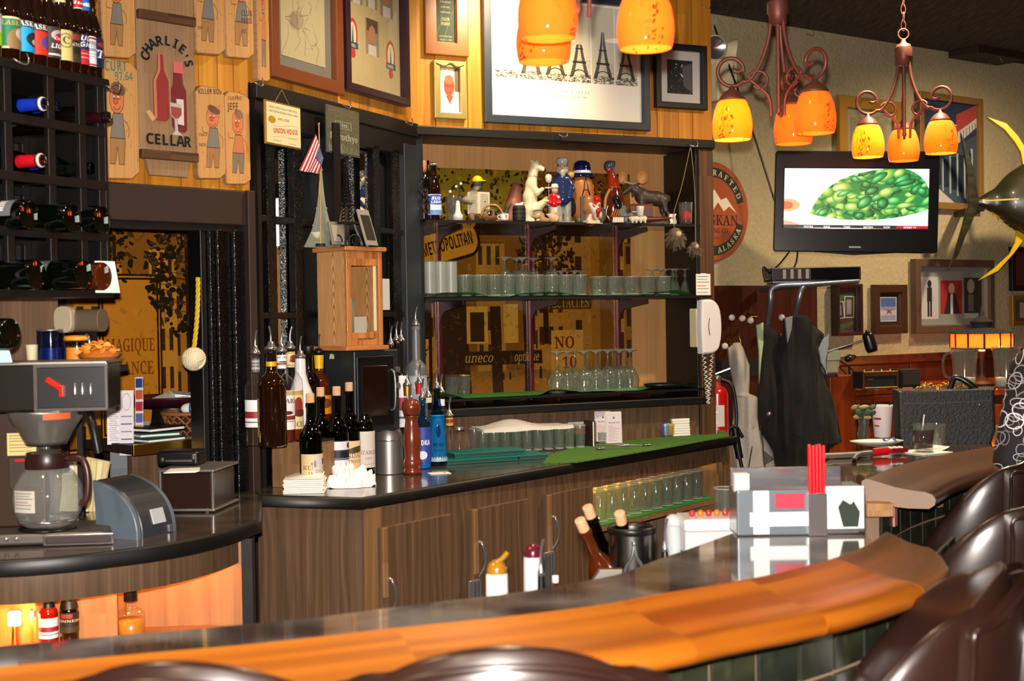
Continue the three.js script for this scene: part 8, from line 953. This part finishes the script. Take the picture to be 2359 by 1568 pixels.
{
const sb=new Wall(xd(1912,6.55),xd(2420,7.3)),g=T('sideboard','red-brown wooden sideboard under the radio and glass pitchers','sideboard',new V3()),rw=std({roughness:0.35,map:woodTex(0x8e3c14,0x5c2008,{fu:10,fv:1,fine:50,con:0.5,size:[0.5,1]})}),mr=xd(1985,6.6);slabOn(g,'top',sb,0.12,sb.len,SBY-0.03,SBY,0.4,rw,0.02,0.006);slabOn(g,'front',sb,0.14,sb.len,0,SBY-0.03,0.36,mat.postWood,0.0);slabOn(g,'side_door',sb,-0.03,0.14,0,SBY+0.08,0.1,rw,0.03,0.006);slabOn(g,'edge_rail',sb,0.12,sb.len,SBY-0.07,SBY-0.034,0.02,rw,0.024,0.004);for(let i=0;i<3;i++)slabOn(g,'panel',sb,0.2+i*0.4,0.55+i*0.4,0.1,SBY-0.12,0.012,rw,0.012,0.004);
const at=(px,d,y=SBY)=>{const p=atD(px,850,d);p.y=y;return p;};
const r=T('radio','small radio with a glowing orange-edged front on the sideboard','radio',at(2028,6.52,SBY+0.012),0.3),rwid=0.2,rh=0.085;M(r,'case',bx(rwid,rh,0.1,0.004),mat.matte,[0,rh/2,-0.05]);M(r,'trim',ex((()=>{const s=rrect(rwid,rh,0.003),h=new THREE.Path();h.moveTo(-rwid/2+0.006,-rh/2+0.006);h.lineTo(-rwid/2+0.006,rh/2-0.02);h.lineTo(rwid/2-0.006,rh/2-0.02);h.lineTo(rwid/2-0.006,-rh/2+0.006);s.holes.push(h);return s;})(),0.004,0.001),col(0xc08848,0.25,0.9),[0,rh/2,0.001]);M(r,'maker_mark',txt('SUNN',0.009,0.001),mat.gold,[-rwid*0.3,rh*0.55,0.001]);for(let i=0;i<4;i++)M(r,'knob',cy(0.006,0.006,0.012,10),mat.chrome,[-0.08+i*0.05,rh,-0.02]);for(const x of [-0.07,0.07])M(r,'foot',cy(0.008,0.008,0.012,10),mat.black,[x,-0.012,-0.03]);
const am=T('speaker_box','dark cabinet box standing right of the radio','speaker',at(2098,6.6,SBY+0.012),0.3);M(am,'case',bx(0.12,0.09,0.1,0.006),mat.matte,[0,0.045,-0.05]);M(am,'grille',bx(0.1,0.07,0.004,0.002),col(0x2a2220,0.9),[0,0.045,0.002]);for(const x of [-0.04,0.04])M(am,'foot',cy(0.008,0.008,0.012,10),mat.black,[x,-0.012,-0.03]);
const pit=(lb,px,d,s)=>{const t=T('glass_pitcher',lb,'pitcher',at(px,d));M(t,'body',lt([[0,0.006],[0.05,0.006],[0.055,0],[0.055,0.03],[0.06,0.14],[0.068,0.21],[0.066,0.21],[0.057,0.14],[0.052,0.03]].map(([a,b])=>[a,b]),26),gl2);M(t,'handle',tb([[-0.064*s,0.19,0],[-0.1*s,0.17,0],[-0.1*s,0.08,0],[-0.058*s,0.05,0]],0.007,24,7),gl2);M(t,'ice',lt([[0,0.02],[0.05,0.02],[0.052,0.06],[0,0.064]],20),phy({color:0xd0d4d8,roughness:0.3,transmission:0.6,thickness:0}));M(t,'rim',new THREE.TorusGeometry(0.068,0.0028,6,28).rotateX(PI/2),gl2,[0,0.211,0]);};
pit('clear glass pitcher with its handle to the left, beside the amber table lamp',2222,6.5,1);pit('clear glass pitcher right of the lamp, by the person with pale hair',2318,6.45,-1);
const l=T('stained_glass_lamp','dark metal table lamp with glowing amber glass panels behind the pitchers','table lamp',at(2262,6.85)),lm=phy({color:0xffb040,roughness:0.9,transmission:0.6,thickness:0});M(l,'base',lt([[0,0],[0.07,0],[0.075,0.012],[0.03,0.03],[0.014,0.06],[0.012,0.17],[0.02,0.18],[0,0.18]],22),mat.dark);for(let i=0;i<12;i++){const a=i/12*2*PI;M(l,'panel',bx(0.07,0.075,0.004),lm,[Math.sin(a)*0.15,0.235,Math.cos(a)*0.15],[0,a,0]);}M(l,'frame',mg(...[...Array(12)].map((_,i)=>{const a=(i+0.5)/12*2*PI;return bx(0.008,0.085,0.008).translate(Math.sin(a)*0.156,0.235,Math.cos(a)*0.156);}),new THREE.TorusGeometry(0.155,0.005,6,24).rotateX(PI/2).translate(0,0.196,0)),mat.black);M(l,'cap',lt([[0.162,0.272],[0.12,0.29],[0.06,0.3],[0.04,0.305],[0.055,0.33],[0.06,0.335],[0.03,0.355],[0.012,0.365],[0.016,0.38],[0.008,0.39],[0.004,0.41],[0,0.412]],24),mat.matte);M(l,'bulb',sp(0.03,12,9),bulbM,[0,0.21,0]);const pl=new THREE.PointLight(0xffa040,0.9,0,2);pl.position.set(0,0.21,0);pl.castShadow=true;pl.name='lamp';l.add(pl);
const dl=T('desk_lamp','desk lamp with a black cylindrical head on a pale metal arm','lamp',at(1905,6.45,SBY+0.08));const k=6.45/F;M(dl,'base',cy(0.05,0.055,0.012,20),mat.matte);M(dl,'arm',tb([[0,0.01,0],[-6*k,(905-855)*k,0],[40*k,70*k,0.02],[90*k,84*k,0.03]],0.006,24,7),mat.steel);M(dl,'head',lt([[0,0],[0.024,0.002],[0.03,0.02],[0.028,0.085],[0.02,0.1],[0.006,0.104],[0.004,0.115],[0,0.115]],20),mat.plasticBlack,[102*k,55*k,0.03],[0,0,0.28]);
const ob=T('outlet_box','grey electrical box with loose black wires beside the black coat','electrical box',WC.at(1908,832,0.075),WC.ry);M(ob,'box',bx(0.1,0.12,0.07,0.006),col(0x7a8a7c,0.5));M(ob,'lid',bx(0.104,0.05,0.08,0.004),col(0x8a9a8c,0.5),[0,0.03,0]);M(ob,'wire',mg(tb([[0.04,-0.03,0.04],[0.1,-0.1,0.06],[0.06,-0.2,0.05],[-0.02,-0.16,0.05]],0.004,20,6),tb([[0.05,0.0,0.04],[0.14,-0.06,0.05],[0.16,-0.25,0.03]],0.004,16,6)),mat.black);M(ob,'plug',lt([[0,0],[0.016,0.004],[0.02,0.03],[0.01,0.07],[0,0.075]],12).rotateZ(-1.4),mat.plasticBlack,[0.07,0.01,0.06]);
}
// ---------- things on the far bar ----------
const onB=(px,py)=>atY(px,py,BT+0.001),kB=(p)=>-p.z/F;
{
let p=onB(2128,1041),g=T('cola_glass','rocks glass of dark cola with a straw on a napkin','drink',p.clone().setY(BT+0.005));M(g,'glass',tumblerG(0.036,0.09),gl2);M(g,'cola',lt([[0,0.012],[0.029,0.012],[0.0335,0.07],[0,0.071]],20),phy({color:0x2a0e04,roughness:0.1}));M(g,'straw',tb([[-0.01,0.02,0],[0.003,0.12,0]],0.0022,4,6),mat.white);for(const[x,z,r]of [[0.012,0.01,0.3],[-0.014,0.006,0.9],[0.002,-0.012,0.5]])M(g,'ice_cube',bx(0.02,0.016,0.02,0.003),gl2,[x,0.073,z],[0.2,r,0.1]);
g=T('bar_napkin','white cocktail napkin under the cola glass','napkin',p,0.5);M(g,'sheet',bx(0.13,0.002,0.13),mat.paper,[0,0.001,0]);M(g,'lifted_corner',surf((u,v)=>[0.04+u*0.06,0.002+u*u*0.012,-0.05+v*0.07],6,4),std({color:0xeae8e2,side:2,roughness:0.9}));
p=onB(2158,1034);g=T('water_glass','clear glass just behind the cola glass','glass',p);M(g,'body',tumblerG(0.033,0.085),gl2);
p=onB(2020,1028);g=T('oval_plate','white oval plate with a blue wrapper behind the red soda gun','plate',p,0.2);M(g,'plate',lt([[0,0.004],[0.06,0.004],[0.09,0.018],[0.092,0.02],[0.06,0.009],[0,0.009]],34).scale(1.05,1,0.7),gz(0xdcd4c6));M(g,'wrapper',surf((u,v)=>[0.02+u*0.06,0.022+Math.sin(u*9+v*4)*0.006,-0.02+v*0.03],8,5),std({color:0x4a68b0,side:2,roughness:0.4}));
p=onB(2033,1006);g=T('paper_cup','tall white takeaway cup with red printing and dark straws','cup',p);const h=74*kB(p);M(g,'cup',lt([[0,0],[0.03,0],[0.038,h*0.92],[0.04,h*0.93],[0.04,h],[0.036,h]],26),col(0xd8ccc8,0.5));M(g,'red_print',new THREE.CylinderGeometry(0.036,0.0345,0.008,16,1,true,-1.3,0.9),mat.red,[0,h*0.58,0]);M(g,'red_print',new THREE.CylinderGeometry(0.0345,0.033,0.005,16,1,true,-1.3,0.7),mat.red,[0,h*0.36,0]);M(g,'straw',mg(bar([0,h*0.5,0],[-0.03,h*1.08,0.01],0.006,0.003),bar([0,h*0.6,0],[0.034,h*1.1,0],0.006,0.003)),mat.black);
p=onB(1990,1012);g=T('flower_vase','small glass vase of faded green and tan flowers','vase',p);M(g,'vase',lt([[0,0],[0.02,0],[0.024,0.02],[0.016,0.05],[0.022,0.08],[0.02,0.08]],18),gl2);const lf=new THREE.SphereGeometry(0.014,8,6);for(let i=0;i<16;i++){const a=i*2.4,rr=0.006*Math.sqrt(i)+0.004;M(g,i%3?'leaf':'blossom',lf,col(i%3?0x2f4a30:0xa08a5a,0.8),[Math.cos(a)*rr*1.4,0.1+0.02*Math.cos(i),Math.sin(a)*rr],[i,i*2,0]).scale.set(1.2,0.5,0.8);}M(g,'stems',tb([[0,0.01,0],[0.004,0.06,0],[0.0,0.1,0]],0.006,8,6),col(0x2a4a2a));
p=onB(2010,1052);g=T('soda_gun','red-headed soda gun with a steel hose lying on the far bar','soda gun',p,0.25);M(g,'head',tb([[0,0.014,0],[0.06,0.016,-0.01]],0.013,8,9),gz(0xb8141c));M(g,'button_block',bx(0.075,0.016,0.028,0.004),gz(0x7a1418),[0.1,0.016,-0.02],[0,0.2,0]);for(let i=0;i<6;i++)M(g,'button',bx(0.008,0.005,0.009,0.001),mat.white,[0.075+(i%3)*0.018,0.0255,-0.012-Math.floor(i/3)*0.012]);M(g,'hose',tb([[0,0.014,0],[-0.05,0.012,0.012],[-0.09,0.006,0.05],[-0.12,0.004,0.1]],0.008,20,7),mat.steel);
g=T('steel_drip_rail','flat steel drip rail at the inner edge of the far bar','rail',onB(1950,1054),0.25);M(g,'rail',bx(0.16,0.014,0.04,0.002),mat.steel,[0,0.008,-0.01]);
p=onB(2182,1020);g=T('tote_bag','large black handbag with a gold chain strap standing on the far bar','handbag',p,-0.1);const kk=kB(p),bm=std({color:0x161618,roughness:0.6,bumpMap:noiseBump,bumpScale:0.002});M(g,'body',ex(shp([[-95,0],[92,-2],[102,30],[100,118],[-102,114],[-100,20]].map(([a,b])=>[a*kk,b*kk])),0.09,0.012,3).translate(0,0,-0.1),bm);M(g,'top_flap',bx(204*kk,0.02,0.11,0.006),bm,[0,116*kk,-0.055]);M(g,'seam',tb([[-98*kk,92*kk,0.004],[0,93*kk,0.004],[98*kk,98*kk,0.004]],0.002,12,5),col(0x4a4a4e));const lk=[];for(let i=0;i<26;i++){const t=i/25,x=lerp(-60,60,t),y=124+Math.abs(Math.sin(t*9))*10;lk.push(new THREE.TorusGeometry(0.008,0.0022,5,10).rotateX(i%2?1.3:0.3).rotateY(i).translate(x*kk,y*kk,-0.03));}M(g,'chain',mg(lk),mat.gold);M(g,'strap',tb([[10*kk,122*kk,-0.02],[24*kk,150*kk,-0.03],[48*kk,140*kk,-0.02],[72*kk,120*kk,-0.02]],0.011,24,7),mat.plasticBlack);M(g,'stud',sp(0.005,8,6),mat.chrome,[72*kk,88*kk,0.004]);
}
// ---------- napkin caddy and things on the near bar ----------
{
const p=atY(1800,1233,BT+0.001),k=kB(p),g=T('napkin_caddy','polished steel bar caddy with stickers holding napkins and red straws','caddy',p,0.0),w=205*k,h=106*k,ch=mat.chrome;M(g,'front_box',bx(w,h,0.1,0.004),std({color:0x8e9aa4,roughness:0.22,metalness:0.7}),[0,h/2,-0.05]);M(g,'tall_back',bx(270*k,0.125,0.006,0.002),ch,[48*k,0.0635,-0.16]);M(g,'side_box',bx(0.095,106*k,0.1,0.004),ch,[149*k,h/2,-0.07]);M(g,'floor_plate',bx(270*k,0.004,0.16,0.001),ch,[48*k,0.0025,-0.09]);M(g,'napkin_sheet',bx(0.085,0.09,0.004,0.001),mat.white,[149*k,0.055,-0.015]);M(g,'dark_spout',ex([[0,0],[0.03,0],[0.034,0.03],[0.022,0.052],[0.016,0.045],[0.0,0.055],[-0.01,0.04]],0.004,0.001),col(0x2c342e,0.3),[146*k,0.016,-0.01]);
M(g,'red_sticker',bx(68*k,34*k,0.0015,0.0005),col(0xb02038,0.4),[20*k,80*k,0.0008]);M(g,'white_sticker',bx(132*k,32*k,0.002,0.0005),mat.white,[-6*k,38*k,0.0012]);M(g,'white_sticker',bx(36*k,100*k,0.0015,0.0005),mat.white,[-46*k,54*k,0.0006]);M(g,'white_block',bx(34*k,44*k,0.03,0.002),mat.white,[-86*k,h+14*k,-0.03]);
const s=T('red_straws','bundle of red drinking straws standing in the steel caddy','straws',p.clone().add(new V3(82*k,0,0.004)));for(let i=0;i<9;i++)M(s,'straw',cy(0.0034,0.0034,0.1,8),gz(0xd01420,0.3),[(i%5-2)*0.0072,96*k+0.002*(i%3),i<5?0.004:-0.002]);M(s,'cup',bx(0.04,98*k,0.012,0.001),ch,[0,49*k,0.003]);
}
// ---------- the well behind the near bar ----------
const WY=0.8;
{
const g=T('drainboard','stainless under-bar drainboard and sink behind the near bar','sink',new V3()),st=std({color:0x9a958e,roughness:0.3,metalness:0.85}),P=new THREE.CatmullRomCurve3(inner).getPoints(40),B=offPath(P,-0.42),A2=offPath(P,-0.06);M(g,'deck',proj(ex(shp([...A2.map((v)=>[v.x,-v.z]),...B.reverse().map((v)=>[v.x,-v.z])]),0.02).rotateX(-PI/2).translate(0,WY-0.02,0)),st);const c=atD(1340,1330,2.95);M(g,'splash_panel',ex([[0,0],[0.14,0],[0.14,0.13],[0.09,0.13]],0.02,0.002),st,[c.x-0.05,WY,c.z]);
const at=(px,d)=>{const p=atD(px,1300,d);p.y=WY;return p;};
const sq=(lb,px,d,hh,r,bc,capm,tip)=>{const s=T('squeeze_bottle',lb,'bottle',at(px,d));M(s,'body',lt([[0,0],[r,0],[r*1.02,0.01],[r*0.95,hh],[r*0.7,hh+0.006],[0,hh+0.006]],22),bc);M(s,'cap',lt([[r*0.86,hh],[r*0.86,hh+0.012],[r*0.7,hh+0.022],[r*0.3,hh+0.03],[0,hh+0.03]],20),capm);if(tip)M(s,'nozzle',tb([[-r*0.4,hh+0.02,0],[r*0.4,hh+0.03,0],[r*0.95,hh+0.044,0]],r*0.24,12,7),capm);return s;};
sq('white squeeze bottle with a mustard-yellow slanted cap',1144,2.62,0.187,0.0235,gz(0xe6e4e4,0.4),gz(0x9a6a14),true);sq('white squeeze bottle with a maroon cap behind the orange bottle',1228,2.78,0.19,0.022,gz(0xc8c4d0,0.4),gz(0x5a1424),false);
bottle('juice_bottle','small bottle of orange juice with a steel pourer',at(1246,2.66),{type:'tall',r:0.0155,h:0.175,m:phy({color:0xe86a10,roughness:0.2}),neck:[mat.plasticBlack,0.74,1],top:'pour'});bottle('bitters_bottle','small dark bottle with a white cap beside the orange juice',at(1279,2.72),{type:'tall',r:0.0145,h:0.16,m:glassCol.amber,top:[mat.white,0.012]});
const b=T('wine_bucket','steel bottle bucket with a black rim behind the bar top','bucket',at(1456,3.02).setY(WY+0.012)),r=0.054;M(b,'body',lt([[0,0],[r*0.9,0],[r,0.02],[r,0.19],[r*0.96,0.19],[r*0.95,0.01]],30),std({color:0x82807e,roughness:0.25,metalness:1}));M(b,'rim',lt([[r*0.95,0.184],[r*1.03,0.188],[r*1.05,0.198],[r*1.0,0.204],[r*0.9,0.196]],30),mat.plasticBlack);M(b,'tongs',mg(tb([[0,0.17,r+0.004],[-0.006,0.14,r+0.006],[-0.02,0.115,r+0.004],[-0.024,0.06,r+0.004]],0.004,20,7),tb([[0,0.17,r+0.004],[0.006,0.14,r+0.006],[0.02,0.115,r+0.004],[0.024,0.06,r+0.004]],0.004,20,7),sp(0.006,8,6).translate(0,0.172,r+0.005)),mat.chrome);
const tilt=(lb,cx,cyy,bx2,by,d,m,hh=0.3)=>{const t=atD(cx,cyy,d),e=atD(bx2,by,d+0.05),ax=t.clone().sub(e).normalize(),w=bottle('wine_bottle',lb,t.clone().addScaledVector(ax,-hh),{r:0.036,h:hh,m,top:'cork'},'wine bottles leaning in the well');w.quaternion.setFromUnitVectors(new V3(0,1,0),ax);};
tilt('corked wine bottle leaning left, the taller of the two beside the bucket',1362,1190,1412,1320,3.08,glassCol.olive);tilt('corked wine bottle leaning left, the lower one beside the bucket',1346,1220,1396,1330,2.98,glassCol.amber);tilt('corked wine bottle standing inside the steel bucket',1432,1204,1452,1300,3.05,glassCol.olive,0.28);
bottle('syrup_bottle','small amber bottle with a steel pourer right of the bucket',at(1532,2.96),{type:'tall',r:0.0165,h:0.165,m:phy({color:0xe0a040,roughness:0.25}),neck:[mat.plasticBlack,0.72,1],top:'pour'});
let c2=T('scoop','grey plastic scoop handle standing right of the amber bottle','scoop',at(1556,3.0));M(c2,'handle',tb([[0.01,0,0],[0.016,0.08,0],[0,0.15,0],[-0.004,0.225,0]],0.018,24,10),col(0xaab0b4,0.35));M(c2,'end',sp(0.02,12,8),col(0xaab0b4,0.35),[-0.004,0.225,0]);
c2=T('garnish_tray','translucent white garnish tray with pink contents and a teal base','tray',at(1632,2.98),0.05);const wt=phy({color:0xe4dce0,roughness:0.35,transmission:0.35,thickness:0}),w=S(128,2.98),y0=0.15;M(c2,'stand',bx(w*0.9,y0,0.1,0.002),mat.steel,[0,y0/2,0]);M(c2,'base',bx(w,0.012,0.11,0.003),col(0x1a8a84,0.4),[0,y0+0.007,0]);M(c2,'tray',bx(w,0.05,0.11,0.004),wt,[0,y0+0.04,0]);M(c2,'lid',bx(w*1.02,0.028,0.115,0.006),phy({color:0xf0f0f0,roughness:0.2,transmission:0.3,thickness:0}),[0,y0+0.079,0]);M(c2,'pink_contents',bx(w*0.9,0.03,0.09,0.004),col(0xb0808c,0.6),[0,y0+0.034,0]);for(let i=0;i<5;i++)M(c2,'cherry',sp(0.008,10,8),gz([0xb02014,0xc86a14][i%2]),[-w*0.3+i*w*0.15,y0+0.1,0.01]);
c2=glassware('high','highball_glass','clear highball glass standing alone behind the garnish tray','single glasses in the well',at(1672,3.35).setY(0.93));c2.position.y=0.93;const stnd=T('glass_rail','steel ledge under the lone highball glass','ledge',at(1672,3.35));M(stnd,'ledge',bx(0.3,0.128,0.12,0.003),mat.steel,[0,0.064,0]);
}
// ---------- bar stools ----------
function makeStool(){
const g=T('bar_stool','','bar stool',new V3(),0,'brown vinyl bar stools'),top=(a)=>{const t=Math.abs(a)/1.95;return 0.06+0.382*(t<0.28?1-t*t*1.3:(1-0.102)*Math.pow(Math.cos(Math.min((t-0.28)/0.72,1)*PI/2),1.3)+0.0);},pt=(a,y,r)=>[Math.sin(a)*r*0.98,y,Math.cos(a)*r];
M(g,'shell',surf((u,v)=>{const a=(u-0.5)*3.9,h=top(a),c=v*2*PI,th=0.03,yy=(0.5-0.5*Math.cos(c))*h,s=Math.sin(c);return pt(a,0.75+yy-0.06,0.235+0.03*(yy/0.4)+s*th);},60,26),mat.vinyl);
M(g,'back_pad',surf((u,v)=>{const a=(u-0.5)*1.5,h=top(a)-0.05,e=Math.min(1,Math.min(u,1-u)*9)*Math.min(1,Math.min(v,1-v)*7);return pt(a,0.74+0.02+v*(h-0.02),0.266+0.03*v+0.018*Math.sqrt(e));},40,24),mat.vinyl);
const pip=[],P=(a,t)=>{const h=top(a)-0.05;return new V3(...pt(a,0.76+t*(h-0.02),0.27+0.03*t+0.008));};for(let i=0;i<=10;i++)pip.push(P(-0.7+1.4*i/10,0.96));for(let i=1;i<8;i++)pip.push(P(0.7,0.96-0.92*i/8));for(let i=0;i<=10;i++)pip.push(P(0.7-1.4*i/10,0.04));for(let i=1;i<8;i++)pip.push(P(-0.7,0.04+0.92*i/8));M(g,'piping',tb(pip,0.005,120,6,true),mat.vinyl);
M(g,'seat',lt([[0,0.77],[0.14,0.768],[0.19,0.752],[0.2,0.735],[0.19,0.7],[0,0.69]],32),mat.vinyl);M(g,'pedestal',lt([[0,0.02],[0.03,0.02],[0.03,0.6],[0.07,0.68],[0,0.69]],18),mat.steel);M(g,'base',lt([[0,0],[0.21,0],[0.21,0.012],[0.05,0.035],[0,0.036]],30),mat.steel);M(g,'foot_ring',new THREE.TorusGeometry(0.17,0.01,8,32).rotateX(PI/2),mat.chrome,[0,0.28,0]);M(g,'ring_spoke',mg(bar([-0.17,0.28,0],[0.17,0.28,0],0.012,0.012),bar([0,0.28,-0.17],[0,0.28,0.17],0.012,0.012)),mat.chrome);return g;
}
{
let src;const put=(px,d,ry,lb)=>{const p=atD(px,1200,d);p.y=0;p.x-=Math.sin(ry)*0.28;p.z-=Math.cos(ry)*0.28;if(!src){src=makeStool();src.position.copy(p);src.rotation.y=ry;src.userData.label=lb;}else copy(src,p,ry,lb);};
put(1158,1.47,0.05,'brown vinyl bar stool whose back top shows at the bottom centre');put(392,1.43,-0.12,'brown vinyl bar stool whose back top shows at the bottom left');put(2330,1.9,1.2,'brown vinyl bar stool nearest the end of the near bar, sloping shoulder in view');put(2720,1.85,0.6,'brown vinyl bar stool cut by the lower right corner of the photo');put(2490,2.75,0.7,'brown vinyl bar stool in front of the far bar with a tall back');put(2440,3.5,0.8,'brown vinyl bar stool farthest back, low behind the tall-backed one');
}
// ---------- person seated at the far bar ----------
{
const c=atD(2545,1000,3.72);c.y=0;const g=T('person','person with long pale hair in a black top printed with white rings','person',c,-0.5),skin=std({color:0xb88a6c,roughness:0.55});
const bone=[[[0,0.86,0,0.14],[0,1.05,-0.01,0.12]],[[0,1.05,-0.01,0.12],[0,1.28,0,0.12]],[[-0.16,1.33,0,0.06],[0.16,1.33,0,0.06]],[[0,1.34,0,0.07],[0,1.46,-0.01,0.055]],[[0,1.56,-0.03,0.085],[0,1.62,0.0,0.092]],[[0,1.52,-0.07,0.05],[0,1.56,-0.08,0.055]],[[0,1.555,-0.118,0.012],[0,1.535,-0.132,0.013]],[[-0.19,1.32,0,0.055],[-0.235,1.08,0.02,0.045]],[[-0.235,1.08,0.02,0.042],[-0.14,1.1,-0.24,0.034]],[[0.19,1.32,0,0.055],[0.235,1.08,0.02,0.045]],[[0.235,1.08,0.02,0.042],[0.1,1.1,-0.24,0.034]],[[-0.09,0.86,-0.02,0.095],[-0.11,0.84,-0.42,0.07]],[[-0.11,0.84,-0.42,0.065],[-0.11,0.42,-0.38,0.045]],[[0.09,0.86,-0.02,0.095],[0.11,0.84,-0.42,0.07]],[[0.11,0.84,-0.42,0.065],[0.11,0.42,-0.38,0.045]],[[-0.11,0.36,-0.4,0.04],[-0.11,0.33,-0.5,0.035]],[[0.11,0.36,-0.4,0.04],[0.11,0.33,-0.5,0.035]]];
for(const s of [-1,1]){const hx=s*0.12;bone.push([[hx,1.1,-0.26,0.03],[hx-s*0.01,1.095,-0.3,0.032]]);for(let f=0;f<4;f++){const fx=hx-s*0.01+(f-1.5)*0.019,L=[0.07,0.078,0.074,0.06][f];bone.push([[fx,1.095,-0.32,0.009],[fx,1.1,-0.32-L*0.6,0.0085]],[[fx,1.1,-0.32-L*0.6,0.0085],[fx,1.088,-0.32-L,0.0075]]);}bone.push([[hx-s*0.03,1.095,-0.28,0.011],[hx-s*0.055,1.09,-0.325,0.009]]);}
M(g,'body',blob(bone,0.014,0.025,0.03),skin);
const rings=tex(768,768,(x,w)=>{x.fillStyle='#121014';x.fillRect(0,0,w,w);const r=R(41);for(let i=0;i<150;i++){x.strokeStyle=['#d8d4d8','#b4b0b8','#8c8890'][i%3];x.lineWidth=r(3,8);x.beginPath();x.ellipse(r(0,w),r(0,w),r(18,52),r(22,58),r(0,3),0,7);x.stroke();}});rings.wrapS=rings.wrapT=THREE.RepeatWrapping;rings.repeat.set(2.4,2.4);
M(g,'top',blob([[[0,0.86,0,0.15],[0,1.05,-0.01,0.13]],[[0,1.05,-0.01,0.13],[0,1.28,0,0.13]],[[-0.16,1.33,0,0.068],[0.16,1.33,0,0.068]],[[-0.19,1.32,0,0.068],[-0.24,1.06,0.02,0.062]],[[0.19,1.32,0,0.068],[0.24,1.06,0.02,0.062]]],0.014,0.025,0.03),std({map:rings,roughness:0.8}));
M(g,'trousers',blob([[[-0.09,0.85,-0.02,0.105],[-0.11,0.84,-0.42,0.082]],[[-0.11,0.84,-0.42,0.075],[-0.11,0.44,-0.38,0.055]],[[0.09,0.85,-0.02,0.105],[0.11,0.84,-0.42,0.082]],[[0.11,0.84,-0.42,0.075],[0.11,0.44,-0.38,0.055]]],0.016,0.02,0.03),col(0x1c2230,0.9));
const ht=std({roughness:0.5,map:woodTex(0xc8a478,0x8e6c44,{fu:30,fv:0.5,fine:120,con:1,size:[0.25,0.8]})}),hb=[];for(let i=0;i<11;i++){const a=(i-5)*0.3,x=Math.sin(a),z=Math.cos(a);hb.push([[x*0.055,1.67,z*0.05,0.05],[x*0.11,1.5,z*0.07+0.02,0.035]],[[x*0.11,1.5,z*0.07+0.02,0.035],[x*0.16,1.28,z*0.07+0.07,0.032]],[[x*0.16,1.28,z*0.07+0.07,0.032],[x*0.15,1.02,z*0.06+0.1,0.022]]);}M(g,'hair',blob(hb,0.015,0.02,0.03),ht);for(const s of [-1,1]){M(g,'eye',sp(0.012,10,8),mat.white,[s*0.034,1.575,-0.108]);M(g,'iris',sp(0.006,8,6),col(0x3a4a5a),[s*0.034,1.575,-0.1165]);M(g,'ear',sp(0.022,10,8).scale(0.5,1.2,0.8),skin,[s*0.093,1.56,-0.01]);}M(g,'mouth',sp(0.02,10,6).scale(1,0.3,0.5),col(0x9a4a44),[0,1.5,-0.117]);
const st=copy(scene.getObjectByName('bar_stool'),c.clone(),-0.5,'brown vinyl bar stool under the person at the right edge');
}
renderer.render(scene,camera);
